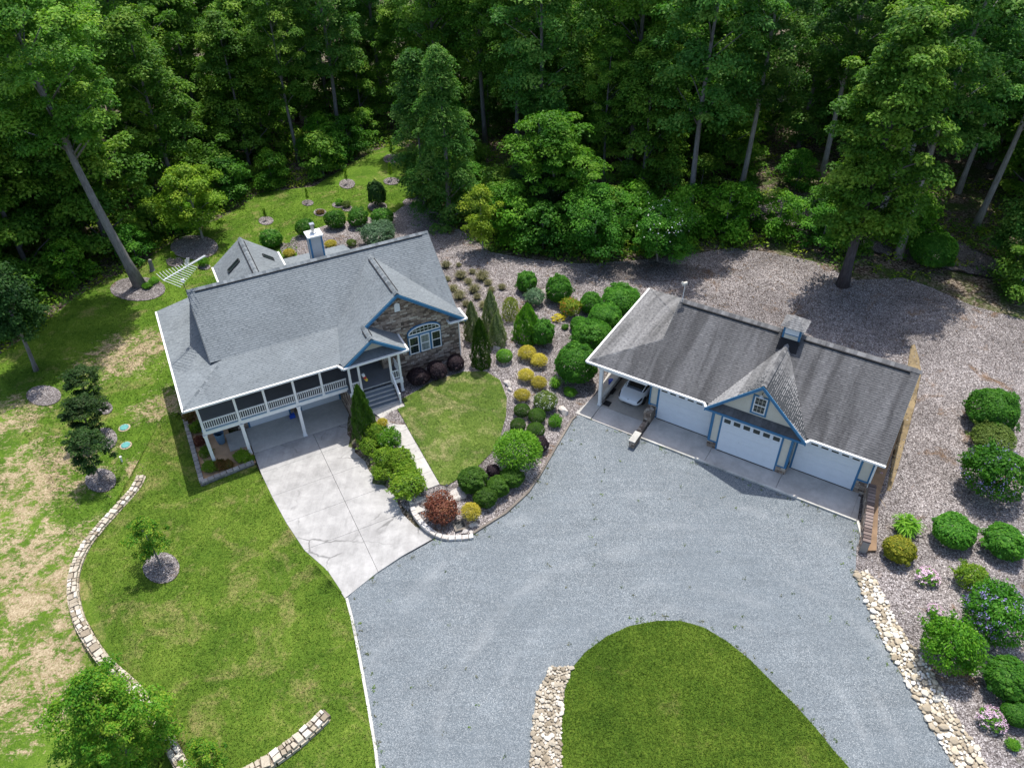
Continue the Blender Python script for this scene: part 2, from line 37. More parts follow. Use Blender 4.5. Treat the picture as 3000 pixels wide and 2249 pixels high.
PLANTS=[('conifer',-2.98,48.52,0.76,1.24,3.5,'cream flecked conical evergreen,left of three beside the stone gable end','variegated conical evergreens'),('conifer',-1.55,49.56,0.74,1.31,3.8,'tallest cream flecked conical evergreen,behind the other two near the gable','variegated conical evergreens'),('conifer',-1.06,47.81,0.72,1.28,3.0,'cream flecked conical evergreen standing in front of the taller pair','variegated conical evergreens'),('dcone',-2.25,45.31,0.66,1.38,4.3,'slim dark green conical cypress at the top of the small lawn',None),('limecone',-0.03,51.23,0.73,1.32,1.99,'lime tipped stubby evergreen right of the cream flecked cones',None),('thread',1.23,48.66,0.63,2.03,3.25,'tall feathery bright green evergreen in the middle of the garden bed',None),('round',2.31,48.15,0.55,1.98,2.27,'rounded olive tinged evergreen merging with the feathery one',None),('loose',1.91,53.35,0.68,1.52,1.36,'bluish grey green low bush in front of the white rock',None),('round',1.33,55.34,0.69,1.87,1.96,'bright green clipped bush left of the white rock at the mulch path',None),('round',4.0,53.83,0.58,2.12,2.44,'tall bright green rounded bush right of the white rock',None),('round',6.49,52.54,0.39,1.87,1.78,'bright green round bush between red flowering plant and hedge row',None),('round',5.35,49.93,0.38,1.32,1.25,'small dark green bush at the upper end of the big hedge',None),('globe',-0.54,45.85,0.63,1.24,1.06,'dense bright green globe bush right of the slim cypress',None),('gold',1.17,46.21,0.56,1.39,1.11,'uppermost golden mound bush,next to the feathery evergreen','golden mound bushes'),('gold',2.03,45.46,0.47,1.28,1.03,'golden mound bush second from the top of the group','golden mound bushes'),('gold',1.02,43.81,0.44,1.21,0.97,'golden mound bush third down,beside the rock on the lawn edge','golden mound bushes'),('gold',1.94,43.1,0.33,1.16,0.93,'golden mound bush fourth down,left of the blade leaved clump','golden mound bushes'),('gold',0.71,41.73,0.33,1.15,0.92,'lowest golden mound bush,just above the boxwood balls','golden mound bushes'),('white',2.3,41.02,0.18,1.56,1.32,'white flowering rounded bush below the golden mounds',None),('box',0.67,40.22,0.25,1.13,0.96,'clipped dark boxwood ball,upper left of four','boxwood balls'),('box',1.69,39.71,0.16,1.21,1.03,'largest clipped boxwood ball,below the white flowering bush','boxwood balls'),('box',0.36,38.8,0.22,1.09,0.92,'clipped boxwood ball,lower left of four,above the big lime bush','boxwood balls'),('box',1.55,38.37,0.13,1.27,0.95,'clipped boxwood ball,lower right of four,above the burgundy bush','boxwood balls'),('redyellow',4.75,51.97,0.51,1.64,1.56,'loose bush with red and yellow flowers beside the hedge row',None),('yellow',3.77,51.15,0.56,1.04,0.47,'vivid yellow low ground cover patch in the mulch',None),('small',4.27,50.07,0.48,0.54,0.43,'tiny green bush under the yellow ground cover',None),('hedge',4.67,44.16,0.15,2.94,3.09,'largest bright green hedge bush,beside the carport corner','hedge bushes by the carport'),('hedge',6.09,48.01,0.22,2.89,2.31,'second hedge bush up from the carport corner','hedge bushes by the carport'),('hedge',7.53,50.81,0.24,2.55,1.91,'third hedge bush up along the carport roof','hedge bushes by the carport'),('hedge',9.0,52.87,0.21,3.07,2.3,'uppermost hedge bush at the back corner of the carport roof','hedge bushes by the carport'),('grassg',3.15,43.15,0.23,1.25,1.25,'upright blade leaved green clump left of the big hedge',None),('small',4.14,42.45,0.09,0.89,0.62,'low loose green plant under the blade leaved clump',None),('burg',-6.78,43.49,0.53,1.44,1.37,'burgundy mound bush nearest the entry steps','burgundy bushes under the gable window'),('burg',-5.43,44.08,0.61,1.48,1.41,'middle burgundy mound bush under the arched window','burgundy bushes under the gable window'),('burg',-4.13,44.95,0.65,1.32,1.25,'burgundy mound bush at the right corner of the gable wall','burgundy bushes under the gable window'),('fount',-5.68,59.44,0.59,0.76,0.61,'brownish green fountain grass tuft in the mulch right of the house roof','fountain grass tufts'),('fount',-4.29,57.52,0.64,0.85,0.68,'brownish green fountain grass tuft in the mulch right of the house roof','fountain grass tufts'),('fount',-3.31,58.26,0.65,0.54,0.43,'brownish green fountain grass tuft in the mulch right of the house roof','fountain grass tufts'),('fount',-2.42,57.21,0.68,1.01,0.81,'brownish green fountain grass tuft in the mulch right of the house roof','fountain grass tufts'),('fount',-3.57,56.59,0.67,0.63,0.51,'brownish green fountain grass tuft in the mulch right of the house roof','fountain grass tufts'),('fount',-1.88,56.29,0.7,0.63,0.5,'brownish green fountain grass tuft in the mulch right of the house roof','fountain grass tufts'),('fount',-4.84,55.59,0.63,0.68,0.54,'brownish green fountain grass tuft in the mulch right of the house roof','fountain grass tufts'),('fount',-3.06,55.23,0.69,0.88,0.7,'brownish green fountain grass tuft in the mulch right of the house roof','fountain grass tufts'),('fount',-4.26,54.36,0.66,0.92,0.74,'brownish green fountain grass tuft in the mulch right of the house roof','fountain grass tufts'),('fount',-1.61,55.23,0.72,0.57,0.46,'brownish green fountain grass tuft in the mulch right of the house roof','fountain grass tufts'),('fount',-0.73,55.55,0.72,0.62,0.5,'brownish green fountain grass tuft in the mulch right of the house roof','fountain grass tufts'),('fount',-5.46,57.2,0.6,0.53,0.42,'brownish green fountain grass tuft in the mulch right of the house roof','fountain grass tufts'),('fount',-2.77,54.13,0.71,0.61,0.49,'brownish green fountain grass tuft in the mulch right of the house roof','fountain grass tufts'),('fount',-4.55,59.54,0.61,0.46,0.37,'brownish green fountain grass tuft in the mulch right of the house roof','fountain grass tufts'),('fount',-3.66,53.19,0.69,0.61,0.49,'brownish green fountain grass tuft in the mulch right of the house roof','fountain grass tufts'),('fount',-2.18,52.82,0.73,0.75,0.6,'brownish green fountain grass tuft in the mulch right of the house roof','fountain grass tufts'),('fount',-3.88,50.91,0.7,0.59,0.47,'brownish green fountain grass tuft in the mulch right of the house roof','fountain grass tufts'),('small',2.91,39.35,0.04,0.93,0.84,'small leafy green plant beside the tan rock by the gravel',None),('burg',1.79,36.98,0.07,1.06,1.06,'burgundy bush squeezed between boxwoods and the gravel edge',None),('bigbright',0.28,35.37,0.12,3.07,2.91,'largest bright green spreading bush at the right of the small lawn',None),('dgreen',-1.75,32.31,0.1,1.33,1.13,'dark green bush,lowest of three along the gravel edge','dark green bushes along the gravel'),('dgreen',-1.0,33.13,0.09,1.41,1.2,'dark green bush,middle of three along the gravel edge','dark green bushes along the gravel'),('dgreen',-0.11,33.93,0.07,1.43,1.21,'dark green bush,uppermost of three along the gravel edge','dark green bushes along the gravel'),('dgreen',-2.55,33.44,0.21,1.76,1.5,'dark green rounded bush at the bottom tip of the small lawn',None),('burg',-1.3,34.49,0.18,0.86,0.95,'small burgundy bush tucked behind the big bright bush',None),('maple',-4.33,31.19,0.07,1.87,1.59,'rust burgundy spreading dwarf maple inside the curved block wall',None),('gold',-2.6,31.06,0.06,1.19,1.37,'yellow and green upright bush near the drain grate',None),('dcone2',-10.11,38.93,-0.24,1.62,4.5,'dark green pointed dwarf conifer beside the entry steps',None),('gold',-8.84,38.93,0.49,0.79,0.79,'small golden bush between dwarf conifer and walkway',None),('strip',-9.51,37.61,-0.51,1.65,1.4,'leafy green bush left in the strip beside the concrete driveway,below the conifer','bushes between walkway and driveway'),('pinkb',-8.17,37.38,0.24,1.55,1.32,'pink tinged flowering bush next to the walkway slabs','bushes between walkway and driveway'),('strip',-8.37,35.95,0.09,1.55,1.32,'olive green bush in the middle of the planting strip','bushes between walkway and driveway'),('strip',-7.31,35.62,0.27,1.44,1.23,'bright green bush touching the middle walkway slab','bushes between walkway and driveway'),('strip',-6.88,34.8,0.17,1.36,1.16,'bright green bush just above the handrail','bushes between walkway and driveway'),('strip',-8.46,35.14,-0.4,1.31,1.11,'loose green bush overhanging the driveway edge','bushes between walkway and driveway'),('strip',-9.28,38.33,0.09,1.44,1.22,'leafy green bush at the foot of the dwarf conifer','bushes between walkway and driveway'),('strip',-6.67,33.32,0.12,2.19,1.53,'wide light green bush around the white handrail',None),('redb',-23.37,41.92,-1.45,0.7,0.56,'reddish tipped bush at the back of the block planter','bushes in the block planter'),('strip',-22.5,40.72,-1.43,0.81,0.65,'dark green bush behind the corner post of the porch','bushes in the block planter'),('redb2',-21.87,39.38,-1.4,0.67,0.54,'crimson leaved bush in the block planter','bushes in the block planter'),('strip',-21.11,38.23,-1.37,0.72,0.57,'bright green bush left of the corner post base','bushes in the block planter'),('strip',-20.37,36.85,-1.36,0.8,0.64,'olive bush in the front corner of the block planter','bushes in the block planter'),('redb',-19.83,36.98,-1.35,0.7,0.56,'orange tipped green bush in front of the corner post','bushes in the block planter'),('redb',-19.27,37.06,-1.33,0.6,0.48,'low olive bush in the middle of the planter front','bushes in the block planter'),('strip',-18.45,37.75,-1.31,0.81,0.64,'bright green bush in the planter near the second post','bushes in the block planter'),('strip',-17.92,37.64,-1.3,0.46,0.37,'small green bush at the driveway end of the planter','bushes in the block planter'),('budded',-22.78,65.94,-0.75,1.95,1.95,'round white budded bush next to the skylight roof','round bushes behind the house'),('budded',-19.62,67.09,-0.17,1.71,1.71,'round white budded bush left of the chimney','round bushes behind the house'),('budded',-16.82,68.03,0.07,1.88,1.88,'round white budded bush above and right of the chimney','round bushes behind the house'),('budded',-14.66,68.14,0.2,1.88,1.88,'round white budded bush fourth from the left behind the roof','round bushes behind the house'),('budded',-12.29,67.87,0.28,1.92,1.92,'round white budded bush farthest right behind the roof','round bushes behind the house'),('blue',-12.2,64.08,0.35,3.19,2.39,'large loose blue green bush behind the main roof ridge',None),('brown',-14.71,64.05,0.24,0.85,0.77,'small brownish bush behind the low rear roof',None),('gold',-16.72,64.21,0.11,1.16,0.7,'flat golden bush right of the chimney',None),('gold',-20.53,63.44,-0.38,1.15,0.75,'golden bush beside the skylight roof gutter',None),('dround',-13.31,72.19,0.11,1.7,2.9,'dark upright evergreen bush alone on the back lawn',None),('small',-17.39,73.1,-0.13,0.83,0.75,'dark small bush on the back lawn beside a brownish one',None),('brown',-16.54,72.37,-0.05,0.82,0.82,'brownish small bush on the back lawn beside a dark one',None),('redb',-19.05,71.4,-0.21,0.82,0.49,'low reddish bush in a straw ring on the back lawn',None),('small',-28.68,63.4,-1.31,0.96,0.96,'small round bush in a straw ring behind the television aerial',None),('small',-32.62,60.92,-1.54,0.89,0.62,'green plant right of the big leaning trunk base',None),('small',-32.94,60.24,-1.58,0.88,0.53,'low green plant at the foot of the big leaning trunk',None),('sapling',-17.43,78.34,-0.3,0.7,1.7,'young sapling in a mulch ring,left on the back lawn','saplings on the back lawn'),('sapling',-12.69,78.65,-0.11,0.7,2.1,'young sapling in a mulch ring,middle of the back lawn','saplings on the back lawn'),('sapling',-13.26,84.65,-0.28,0.86,2.3,'young sapling in a straw ring at the far end of the back lawn','saplings on the back lawn'),('sapling',-20.87,74.24,-0.43,0.51,1.7,'thin sparse sapling in a straw ring above the chimney','saplings on the back lawn'),('sapling',-9.87,73.0,0.13,0.66,1.4,'young sapling in a pale mulch ring near the woods','saplings on the back lawn'),('sapling',-24.55,71.04,-0.66,0.65,1.3,'low sapling in the shade left of the round bushes','saplings on the back lawn'),('sapling',-31.7,64.28,-1.35,0.72,1.2,'small sapling in a mulch ring behind the television aerial',None),('hedge',32.2,38.63,0.28,3.22,2.74,'dense green bush,top of the column right of the garage',None),('olive',31.31,36.32,0.26,2.49,1.62,'low olive bush between the dense green one and the purple flowering one',None),('purple',29.25,32.49,0.21,3.45,3.45,'large purple flowering bush right of the garage',None),('grassg',23.14,29.66,-0.01,2.11,1.58,'arching bright ornamental grass near the garage wing wall',None),('yg',21.97,27.81,-0.0,1.69,1.52,'yellow tipped round bush below the ornamental grass',None),('round2',25.48,28.91,0.11,2.17,1.74,'bright green round bush right of the ornamental grass',None),('round2',27.94,27.91,0.21,2.1,1.79,'grey green round bush near the right edge of the mulch',None),('lime',25.06,25.73,0.14,1.63,1.38,'lime green bush above the lower purple flowering one',None),('purple',24.7,22.79,0.17,3.23,3.23,'lower large purple flowering bush at the right edge',None),('tree_s',21.57,21.16,0.07,2.76,3.18,'dark lime shrubby tree in front of the lower purple bush',None),('pink',22.9,26.12,0.07,1.17,0.76,'pink hydrangea below the yellow tipped bush','pink hydrangeas'),('pink',22.51,23.98,0.08,0.77,0.5,'small pink hydrangea above the shrubby tree','pink hydrangeas'),('pink',22.52,17.95,0.12,1.15,0.75,'pink hydrangea low in the right mulch bed','pink hydrangeas'),('round2',23.98,19.63,0.18,2.1,1.79,'bright green spreading bush low at the right edge',None),('round2',23.73,18.07,0.19,1.29,1.03,'green bush right of the low pink hydrangea',None),('small',23.0,16.79,0.15,0.63,0.44,'small green plant at the bottom right of the mulch',None),('pink',23.48,34.31,-0.13,0.38,0.23,'tiny magenta flowers in the shade by the garage downspout',None),('round',36.54,58.52,0.59,3.39,3.22,'leafy bush in front of the pale leaning trunk at the right woods edge',None),('round',34.98,65.33,0.71,2.93,2.34,'leafy bush between two trunks at the right woods edge',None),('small',30.4,65.47,0.62,1.74,1.22,'low bush on the dirt track at the woods edge',None),('round',41.72,53.98,0.6,1.73,1.38,'small bush under the right edge tree',None),('dround',3.11,68.95,0.21,5.73,7.74,'big dark glossy evergreen bush between yellow tree and crape myrtle',None)]
TREES=[('crape_dark',-27.77,36.51,-1.57,2.45,4.3,(0,0),'dark crape myrtle nearest the stone wall,in a mulch ring','dark crape myrtles on the left lawn'),('crape_dark',-29.96,40.67,-1.62,2.76,3.6,(0,0),'middle dark crape myrtle of three on the left lawn','dark crape myrtles on the left lawn'),('crape_dark',-31.75,44.44,-1.64,2.5,3.2,(0,0),'farthest dark crape myrtle of three on the left lawn','dark crape myrtles on the left lawn'),('young',-20.98,28.74,-1.05,2.2,4.0,(0,0),'young yellow tipped tree in an oval mulch ring on the front lawn',None),('bright',-18.41,17.25,-1.54,4.73,7.47,(0,0),'broad bright green tree over the stone wall at the bottom left',None),('young',-14.04,16.25,-0.58,1.72,3.1,(0,0),'yellow tipped young tree at the bottom edge beside the stone wall',None),('light',-30.31,68.49,-1.19,6.1,7.3,(0,0),'light green small tree in a shaded mulch ring at the left lawn edge',None),('yellow',-2.45,62.09,0.56,3.05,5.98,(0,0),'yellow green small tree in front of the dark evergreen wood edge',None),('deodar',-5.87,68.57,0.29,7.09,16.3,(0,0),'drooping dark cedar behind the yellow green tree',None),('medium',-8.48,72.02,0.16,5.16,14.8,(0,0),'slender leafy tree left of the drooping cedar',None),('layer',4.21,66.66,0.31,8.28,11.1,(0,0),'bright green layered tree behind the dark evergreen bush',None),('crape_w',7.68,61.75,0.41,6.73,6.2,(0,0),'spreading crape myrtle at the wood edge behind the carport',None),('crape_w',13.21,60.32,0.36,5.8,5.5,(0,0),'crape myrtle with white flower clusters behind the carport',None),('left',-38.04,48.82,-1.94,4.81,10.2,(0,0),'dark tree with bare lower trunk at the left picture edge',None),('edge',42.8,56.88,0.67,4.77,8.1,(0,0),'leafy tree with pale trunk at the right picture edge',None),('tallbig',-33.83,60.69,-1.61,13,27,(0,0),'huge leaning tree with thick bare grey trunk left of the house',None),('tall',-38.74,84.24,-2.31,8,24,(0,0),'tall bare trunked tree behind the light green small tree',None),('tall',-20.44,91.21,-1.08,8,25,(0,0),'tall bare trunked tree at the far end of the back lawn',None),('tall',-24.45,86.4,-1.16,8,20,(0,0),'bare trunked tree on the wooded bank behind the back lawn',None),('tall',-2.69,89.27,-0.56,9,26,(0,0),'tall tree with pale bare trunk behind the drooping cedar',None),('tulip',28.23,55.85,0.38,8.5,22,(0,0),'big dark trunked tree standing in the mulch behind the garage',None),('tallp',34.61,60.09,0.59,8,26,(0,0),'pale trunked leaning tree right of the dark trunked one',None),('tallp',34.0,64.46,0.67,7,24,(0,0),'pale thin trunk right behind the dark trunked tree',None),('tallp',32.62,75.72,0.84,7.5,25,(0,0),'pale trunk beside the dirt track behind the garage',None),('tallp',23.46,72.81,0.5,8,24,(0,0),'slim pale trunk at the edge of the woods above the track',None),('tall',17.25,84.12,0.18,9,27,(0,0),'pale trunked tall tree over the crape myrtles',None),('tall',9.95,75.67,0.03,6,15,(0,0),'thin dark trunked tree in the lit gap above the crape myrtles',None)]
MISC={'rocks': [[2.79,54.98,0.64,0.78],[-1.15,47.27,0.71,0.71],[-0.29,43.33,0.48,0.67],[-0.16,42.69,0.43,0.44],[3.59,40.63,0.05,0.82]],'flatrock': [-3.53,32.77,0.22],'lids': [[-28.09,41.46,-1.56],[-27.3,39.62,-1.56]],'pipe': [-26.95,38.01,-1.54],'stump': [-33.54,63.14,-1.51],'cage': [-31.93,63.85,-1.38],'grate': [-3.27,30.56,0.03],'lamp': [[-6.15,32.27,-0.03],[-4.16,33.18,0.27]],'stick': [[22.5,32.81,-0.12],[22.71,31.48,-0.08],[22.6,32.49,-0.11],[23.3,32.74,-0.09]],'pinkfl': [23.55,34.41,-0.13],'straw': [[-31.95,49.81,3.5],[-29.77,51.15,3],[-26.24,43.58,2.0],[-32.67,36.08,5],[-29.27,28.24,5],[-25.5,22.46,4.5],[-37.49,43.29,3],[-25.55,37.36,1.2],[-31.35,38.13,3.0]],'stones': [[-2.97,30.11,-0.0],[-2.59,30.52,0.02],[-2.57,30.0,-0.01],[-2.31,30.59,0.02]],'isl': [8.2,16.5],'log': [[20.07,64.78,0.41],[21.16,65.45,0.43]],'woodpath': [[23.3,67.91],[28.45,70.35],[33.75,68.5],[38.69,64.19],[40.71,59.24],[43.67,56.11]]}
CP=[[4.21,38.93,-0.14],[0.56,31.55,-0.14],[-4.25,26.55,-0.14],[-6.58,23.91,-0.14],[-5.81,16.75,-0.14],[0.98,26.76,-0.14],[-0.38,19.86,-0.14],[11.11,31.71,-0.14],[17.53,29.42,-0.14],[7.52,26.64,-0.14],[18.7,24.91,-0.14],[19.31,18.36,-0.14],[19.65,15.12,-0.14],[-0.43,12.57,-0.14],[11.12,11.54,-0.14],[7.99,21.7,-0.06],[8.2,16.5,-0.06],[3.91,16.56,-0.06],[5.55,40.55,-0.16],[8.2,44.79,-0.16],[11.38,49.87,-0.16],[8.94,38.43,-0.16],[11.59,42.66,-0.16],[14.77,47.75,-0.16],[13.17,35.77,-0.16],[15.83,40.01,-0.16],[19.01,45.1,-0.16],[17.41,33.12,-0.16],[20.07,37.36,-0.16],[23.25,42.44,-0.16],[20.8,31.0,-0.16],[23.46,35.24,-0.16],[26.64,40.32,-0.16],[-18.74,40.92,-1.33],[-17.41,38.23,-1.31],[-16.09,35.54,-1.07],[-14.76,32.85,-0.83],[-13.43,30.16,-0.59],[-15.78,42.38,-1.33],[-14.45,39.69,-1.31],[-13.13,37.0,-1.07],[-11.8,34.31,-0.83],[-10.47,31.62,-0.59],[-9.14,28.93,-0.35],[-13.0,43.75,-1.33],[-11.67,41.06,-1.31],[-10.79,39.27,-1.15],[-9.9,37.47,-0.99],[-9.02,35.68,-0.83],[-8.13,33.89,-0.67],[-7.25,32.09,-0.51],[-6.58,30.75,-0.39],[-10.05,27.37,-0.2],[-9.38,26.02,-0.16],[-17.08,33.93,-0.93],[-15.66,31.29,-0.69],[-13.79,28.86,-0.45],[-11.84,26.48,-0.21],[-8.74,24.06,-0.1],[-7.6,20.45,-0.1],[-6.89,17.62,-0.1],[-6.07,13.54,-0.1],[-24.4,34.27,-1.35],[-25.11,30.8,-1.25],[-24.98,27.95,-1.1],[-23.28,24.73,-0.95],[-20.78,22.63,-0.8],[-17.83,19.9,-0.6],[-15.01,16.81,-0.45],[-18.45,29.54,-1.15],[-16.92,24.55,-0.85],[-12.63,22.82,-0.45],[-13.71,27.44,-0.7],[-12.61,18.74,-0.35],[-9.4,18.61,-0.2],[-25.68,35.2,-1.45],[-26.6,32.13,-1.5],[-27.01,28.98,-1.55],[-25.65,25.79,-1.6],[-22.77,22.59,-1.6],[-20.36,20.2,-1.55],[-17.76,17.55,-1.5],[-15.77,14.95,-1.4],[-33.69,38.27,-1.8],[-28.98,26.98,-1.9],[-24.58,18.75,-1.9],[-34.34,27.22,-2.1],[-30.95,42.77,-1.6],[-37.17,48.75,-1.9],[-35.13,52.91,-1.8],[-31.85,54.69,-1.7],[-20.78,34.89,-1.4],[-22.78,38.93,-1.45],[-24.99,43.41,-1.5],[-26.93,48.03,-1.4],[-18.41,36.4,-1.3],[-20.27,39.05,-1.3],[-23.81,46.22,-1.3],[-22.01,49.34,-1.2],[-23.78,52.93,-1.1],[-31.39,66.31,-1.2],[-25.19,70.77,-0.7],[-19.56,76.15,-0.4],[-14.05,83.65,-0.2],[-11.43,73.79,0.1],[-19.45,65.78,-0.1],[-14.53,68.73,0.2],[-17.05,57.37,0.1],[-7.13,54.45,0.5],[-4.03,48.18,0.75],[-11.27,50.18,-0.2],[-16.65,47.53,-1.2],[-7.83,41.62,0.55],[-6.29,44.61,0.62],[-3.6,46.39,0.75],[-9.09,38.99,0.5],[-9.98,40.11,0.5],[-6.03,33.25,0.35],[-4.87,33.83,0.33],[-6.41,38.08,0.42],[-4.16,40.31,0.4],[-4.15,43.66,0.55],[-3.29,37.4,0.35],[-7.99,36.19,0.42],[-9.72,38.68,0.2],[-8.39,35.99,0.15],[-7.15,33.26,-0.0],[-4.25,31.42,0.12],[-3.1,30.73,0.05],[-1.0,32.35,0.05],[0.62,34.47,0.06],[2.57,37.85,0.05],[3.81,40.18,0.02],[0.85,45.31,0.55],[3.25,44.95,0.35],[4.5,43.08,0.1],[3.6,51.79,0.6],[-0.12,54.38,0.75],[-4.23,60.73,0.6],[6.9,50.84,0.3],[8.83,54.81,0.3],[14.2,59.01,0.35],[22.67,60.26,0.4],[29.28,55.5,0.4],[34.71,50.03,0.35],[28.48,39.41,0.2],[27.79,31.07,0.2],[26.75,24.53,0.2],[21.96,26.23,0.05],[21.78,20.6,0.1],[23.4,17.0,0.2],[32.12,24.36,0.3],[-70.0,120.0,-5.0],[-30.0,130.0,-3.0],[0.0,110.0,-1.0],[40.0,130.0,1.0],[80.0,120.0,2.0],[-60.0,60.0,-3.0],[-80.0,90.0,-5.0],[60.0,60.0,1.0],[35.0,80.0,1.0],[70.0,90.0,1.5],[0.0,80.0,-0.6],[-35.0,80.0,-2.0],[-25.0,65.0,-1.3],[20.0,70.0,0.4],[-60.0,20.0,-3.0],[60.0,20.0,0.6],[-150.0,150.0,-9.0],[150.0,150.0,5.0],[150.0,0.0,3.0],[-150.0,0.0,-5.0],[0.0,200.0,-2.0],[0.0,0.0,-0.2],[-25.0,5.0,-1.5],[40.0,0.0,0.2]]

GX,GY,GYAW=5.23,41.928,R_(-32.052)     # garage frame
HX,HY,HYAW=-18.489,37.698,R_(26.268)   # house frame
def gw(x,y): return (GX+x*math.cos(GYAW)-y*math.sin(GYAW),GY+x*math.sin(GYAW)+y*math.cos(GYAW))
def hw(x,y): return (HX+x*math.cos(HYAW)-y*math.sin(HYAW),HY+x*math.sin(HYAW)+y*math.cos(HYAW))
CPA=np.array(CP)
def _fit():
    n=len(CPA); d=np.hypot(CPA[:,None,0]-CPA[None,:,0],CPA[:,None,1]-CPA[None,:,1])
    A=np.zeros((n+3,n+3)); A[:n,:n]=d-np.eye(n)*.15; A[:n,n]=1; A[:n,n+1]=CPA[:,0]; A[:n,n+2]=CPA[:,1]; A[n:,:n]=A[:n,n:].T
    return np.linalg.solve(A,np.r_[CPA[:,2],0,0,0])
TW=_fit()
def TV(x,y):
    x=np.asarray(x,float); y=np.asarray(y,float); out=np.empty(x.shape)
    for i in range(0,len(x),4000):
        a,b=x[i:i+4000],y[i:i+4000]
        out[i:i+4000]=np.hypot(a[:,None]-CPA[:,0],b[:,None]-CPA[:,1])@TW[:-3]+TW[-3]+TW[-2]*a+TW[-1]*b
    return out
def T(x,y): return float(TV([x],[y])[0])
# ---------------------------------------------------------------- material helpers
class NT:
    def __init__(s,name):
        s.m=bpy.data.materials.new(name); s.m.use_nodes=True; s.t=s.m.node_tree; s.t.nodes.clear()
        s.out=s.n('OutputMaterial')
    def n(s,ty,**k):
        nd=s.t.nodes.new('ShaderNode'+ty)
        for a,b in k.items(): setattr(nd,a,b)
        return nd
    def l(s,a,b): s.t.links.new(a,b)
    def pos(s,scale=(1,1,1),obj=False,rot=0):
        if obj: o=s.n('TexCoord').outputs['Object']
        else: o=s.n('NewGeometry').outputs['Position']
        mp=s.n('Mapping'); mp.inputs['Scale'].default_value=scale; mp.inputs['Rotation'].default_value=(0,0,rot); s.l(o,mp.inputs[0]); return mp.outputs[0]
    def noise(s,v,scale,detail=3,rough=.55,dist=0):
        nd=s.n('TexNoise'); nd.inputs['Scale'].default_value=scale; nd.inputs['Detail'].default_value=detail; nd.inputs['Roughness'].default_value=rough; nd.inputs['Distortion'].default_value=dist
        s.l(v,nd.inputs['Vector']); return nd.outputs[0]
    def vor(s,v,scale,feat='F1',out='Color'):
        nd=s.n('TexVoronoi',feature=feat); nd.inputs['Scale'].default_value=scale; s.l(v,nd.inputs['Vector']); return nd.outputs[out]
    def ramp(s,f,stops,interp='LINEAR'):
        nd=s.n('ValToRGB'); cr=nd.color_ramp; cr.interpolation=interp
        while len(cr.elements)<len(stops): cr.elements.new(.5)
        for e,(p,c) in zip(cr.elements,stops):
            e.position=p; e.color=(c,c,c,1) if not isinstance(c,(tuple,list)) else tuple(c)+(1,)
        s.l(f,nd.inputs[0]); return nd.outputs[0]
    def mix(s,f,a,b,mode='MIX'):
        nd=s.n('Mix',data_type='RGBA',blend_type=mode)
        for i,v in ((0,f),(6,a),(7,b)):
            if isinstance(v,(int,float)): nd.inputs[i].default_value=v
            elif isinstance(v,(tuple,list)): nd.inputs[i].default_value=tuple(v)+(1,)
            else: s.l(v,nd.inputs[i])
        return nd.outputs[2]
    def math(s,op,a,b=0,c=None):
        nd=s.n('Math',operation=op)
        for i,v in enumerate((a,b,c)):
            if v is None: continue
            if isinstance(v,(int,float)): nd.inputs[i].default_value=v
            else: s.l(v,nd.inputs[i])
        return nd.outputs[0]
    def attr(s,name): return s.n('Attribute',attribute_name=name).outputs['Fac']
    def bump(s,h,strength=.3,dist=.02):
        nd=s.n('Bump'); nd.inputs['Strength'].default_value=strength; nd.inputs['Distance'].default_value=dist; s.l(h,nd.inputs['Height']); return nd.outputs[0]
    def pbr(s,col,rough=.8,spec=.3,bump=None,metal=0,**k):
        b=s.n('BsdfPrincipled')
        if isinstance(col,(tuple,list)): b.inputs['Base Color'].default_value=tuple(col)+(1,)
        else: s.l(col,b.inputs['Base Color'])
        if isinstance(rough,(int,float)): b.inputs['Roughness'].default_value=rough
        else: s.l(rough,b.inputs['Roughness'])
        b.inputs['Specular IOR Level'].default_value=spec; b.inputs['Metallic'].default_value=metal
        for a,v in k.items(): b.inputs[a.replace('_',' ')].default_value=v
        if bump is not None: s.l(bump,b.inputs['Normal'])
        s.l(b.outputs[0],s.out.inputs[0]); return s.m
def paint(name,c,rough=.5,var=.12,scale=3,spec=.35,metal=0):
    t=NT(name); v=t.pos(obj=True); n=t.noise(v,scale,4,.6); n2=t.noise(v,scale*9,3)
    f=t.ramp(n,[(.3,1-var),(.7,1+var*.4)]); f2=t.ramp(n2,[(.3,1-var*.5),(.7,1+var*.3)])
    col=t.mix(1,t.mix(1,c,f,'MULTIPLY'),f2,'MULTIPLY')
    return t.pbr(col,rough,spec,metal=metal)
def leafmat(name,dark,mid,light,trans=.38,rough=.55):
    t=NT(name); a=t.attr('tint'); oi=t.n('ObjectInfo').outputs['Random']
    col=t.ramp(a,[(0,dark),(.5,mid),(1,light)])
    f=t.ramp(oi,[(0,.78),(1,1.2)]); col=t.mix(1,col,f,'MULTIPLY')
    p=t.n('BsdfPrincipled'); t.l(col,p.inputs['Base Color']); p.inputs['Roughness'].default_value=rough; p.inputs['Specular IOR Level'].default_value=.16
    tr=t.n('BsdfTranslucent'); tc=t.mix(1,col,(1.05,1.22,.55),'MULTIPLY'); t.l(tc,tr.inputs[0])
    mx=t.n('MixShader'); mx.inputs[0].default_value=trans; t.l(p.outputs[0],mx.inputs[1]); t.l(tr.outputs[0],mx.inputs[2]); t.l(mx.outputs[0],t.out.inputs[0])
    return t.m
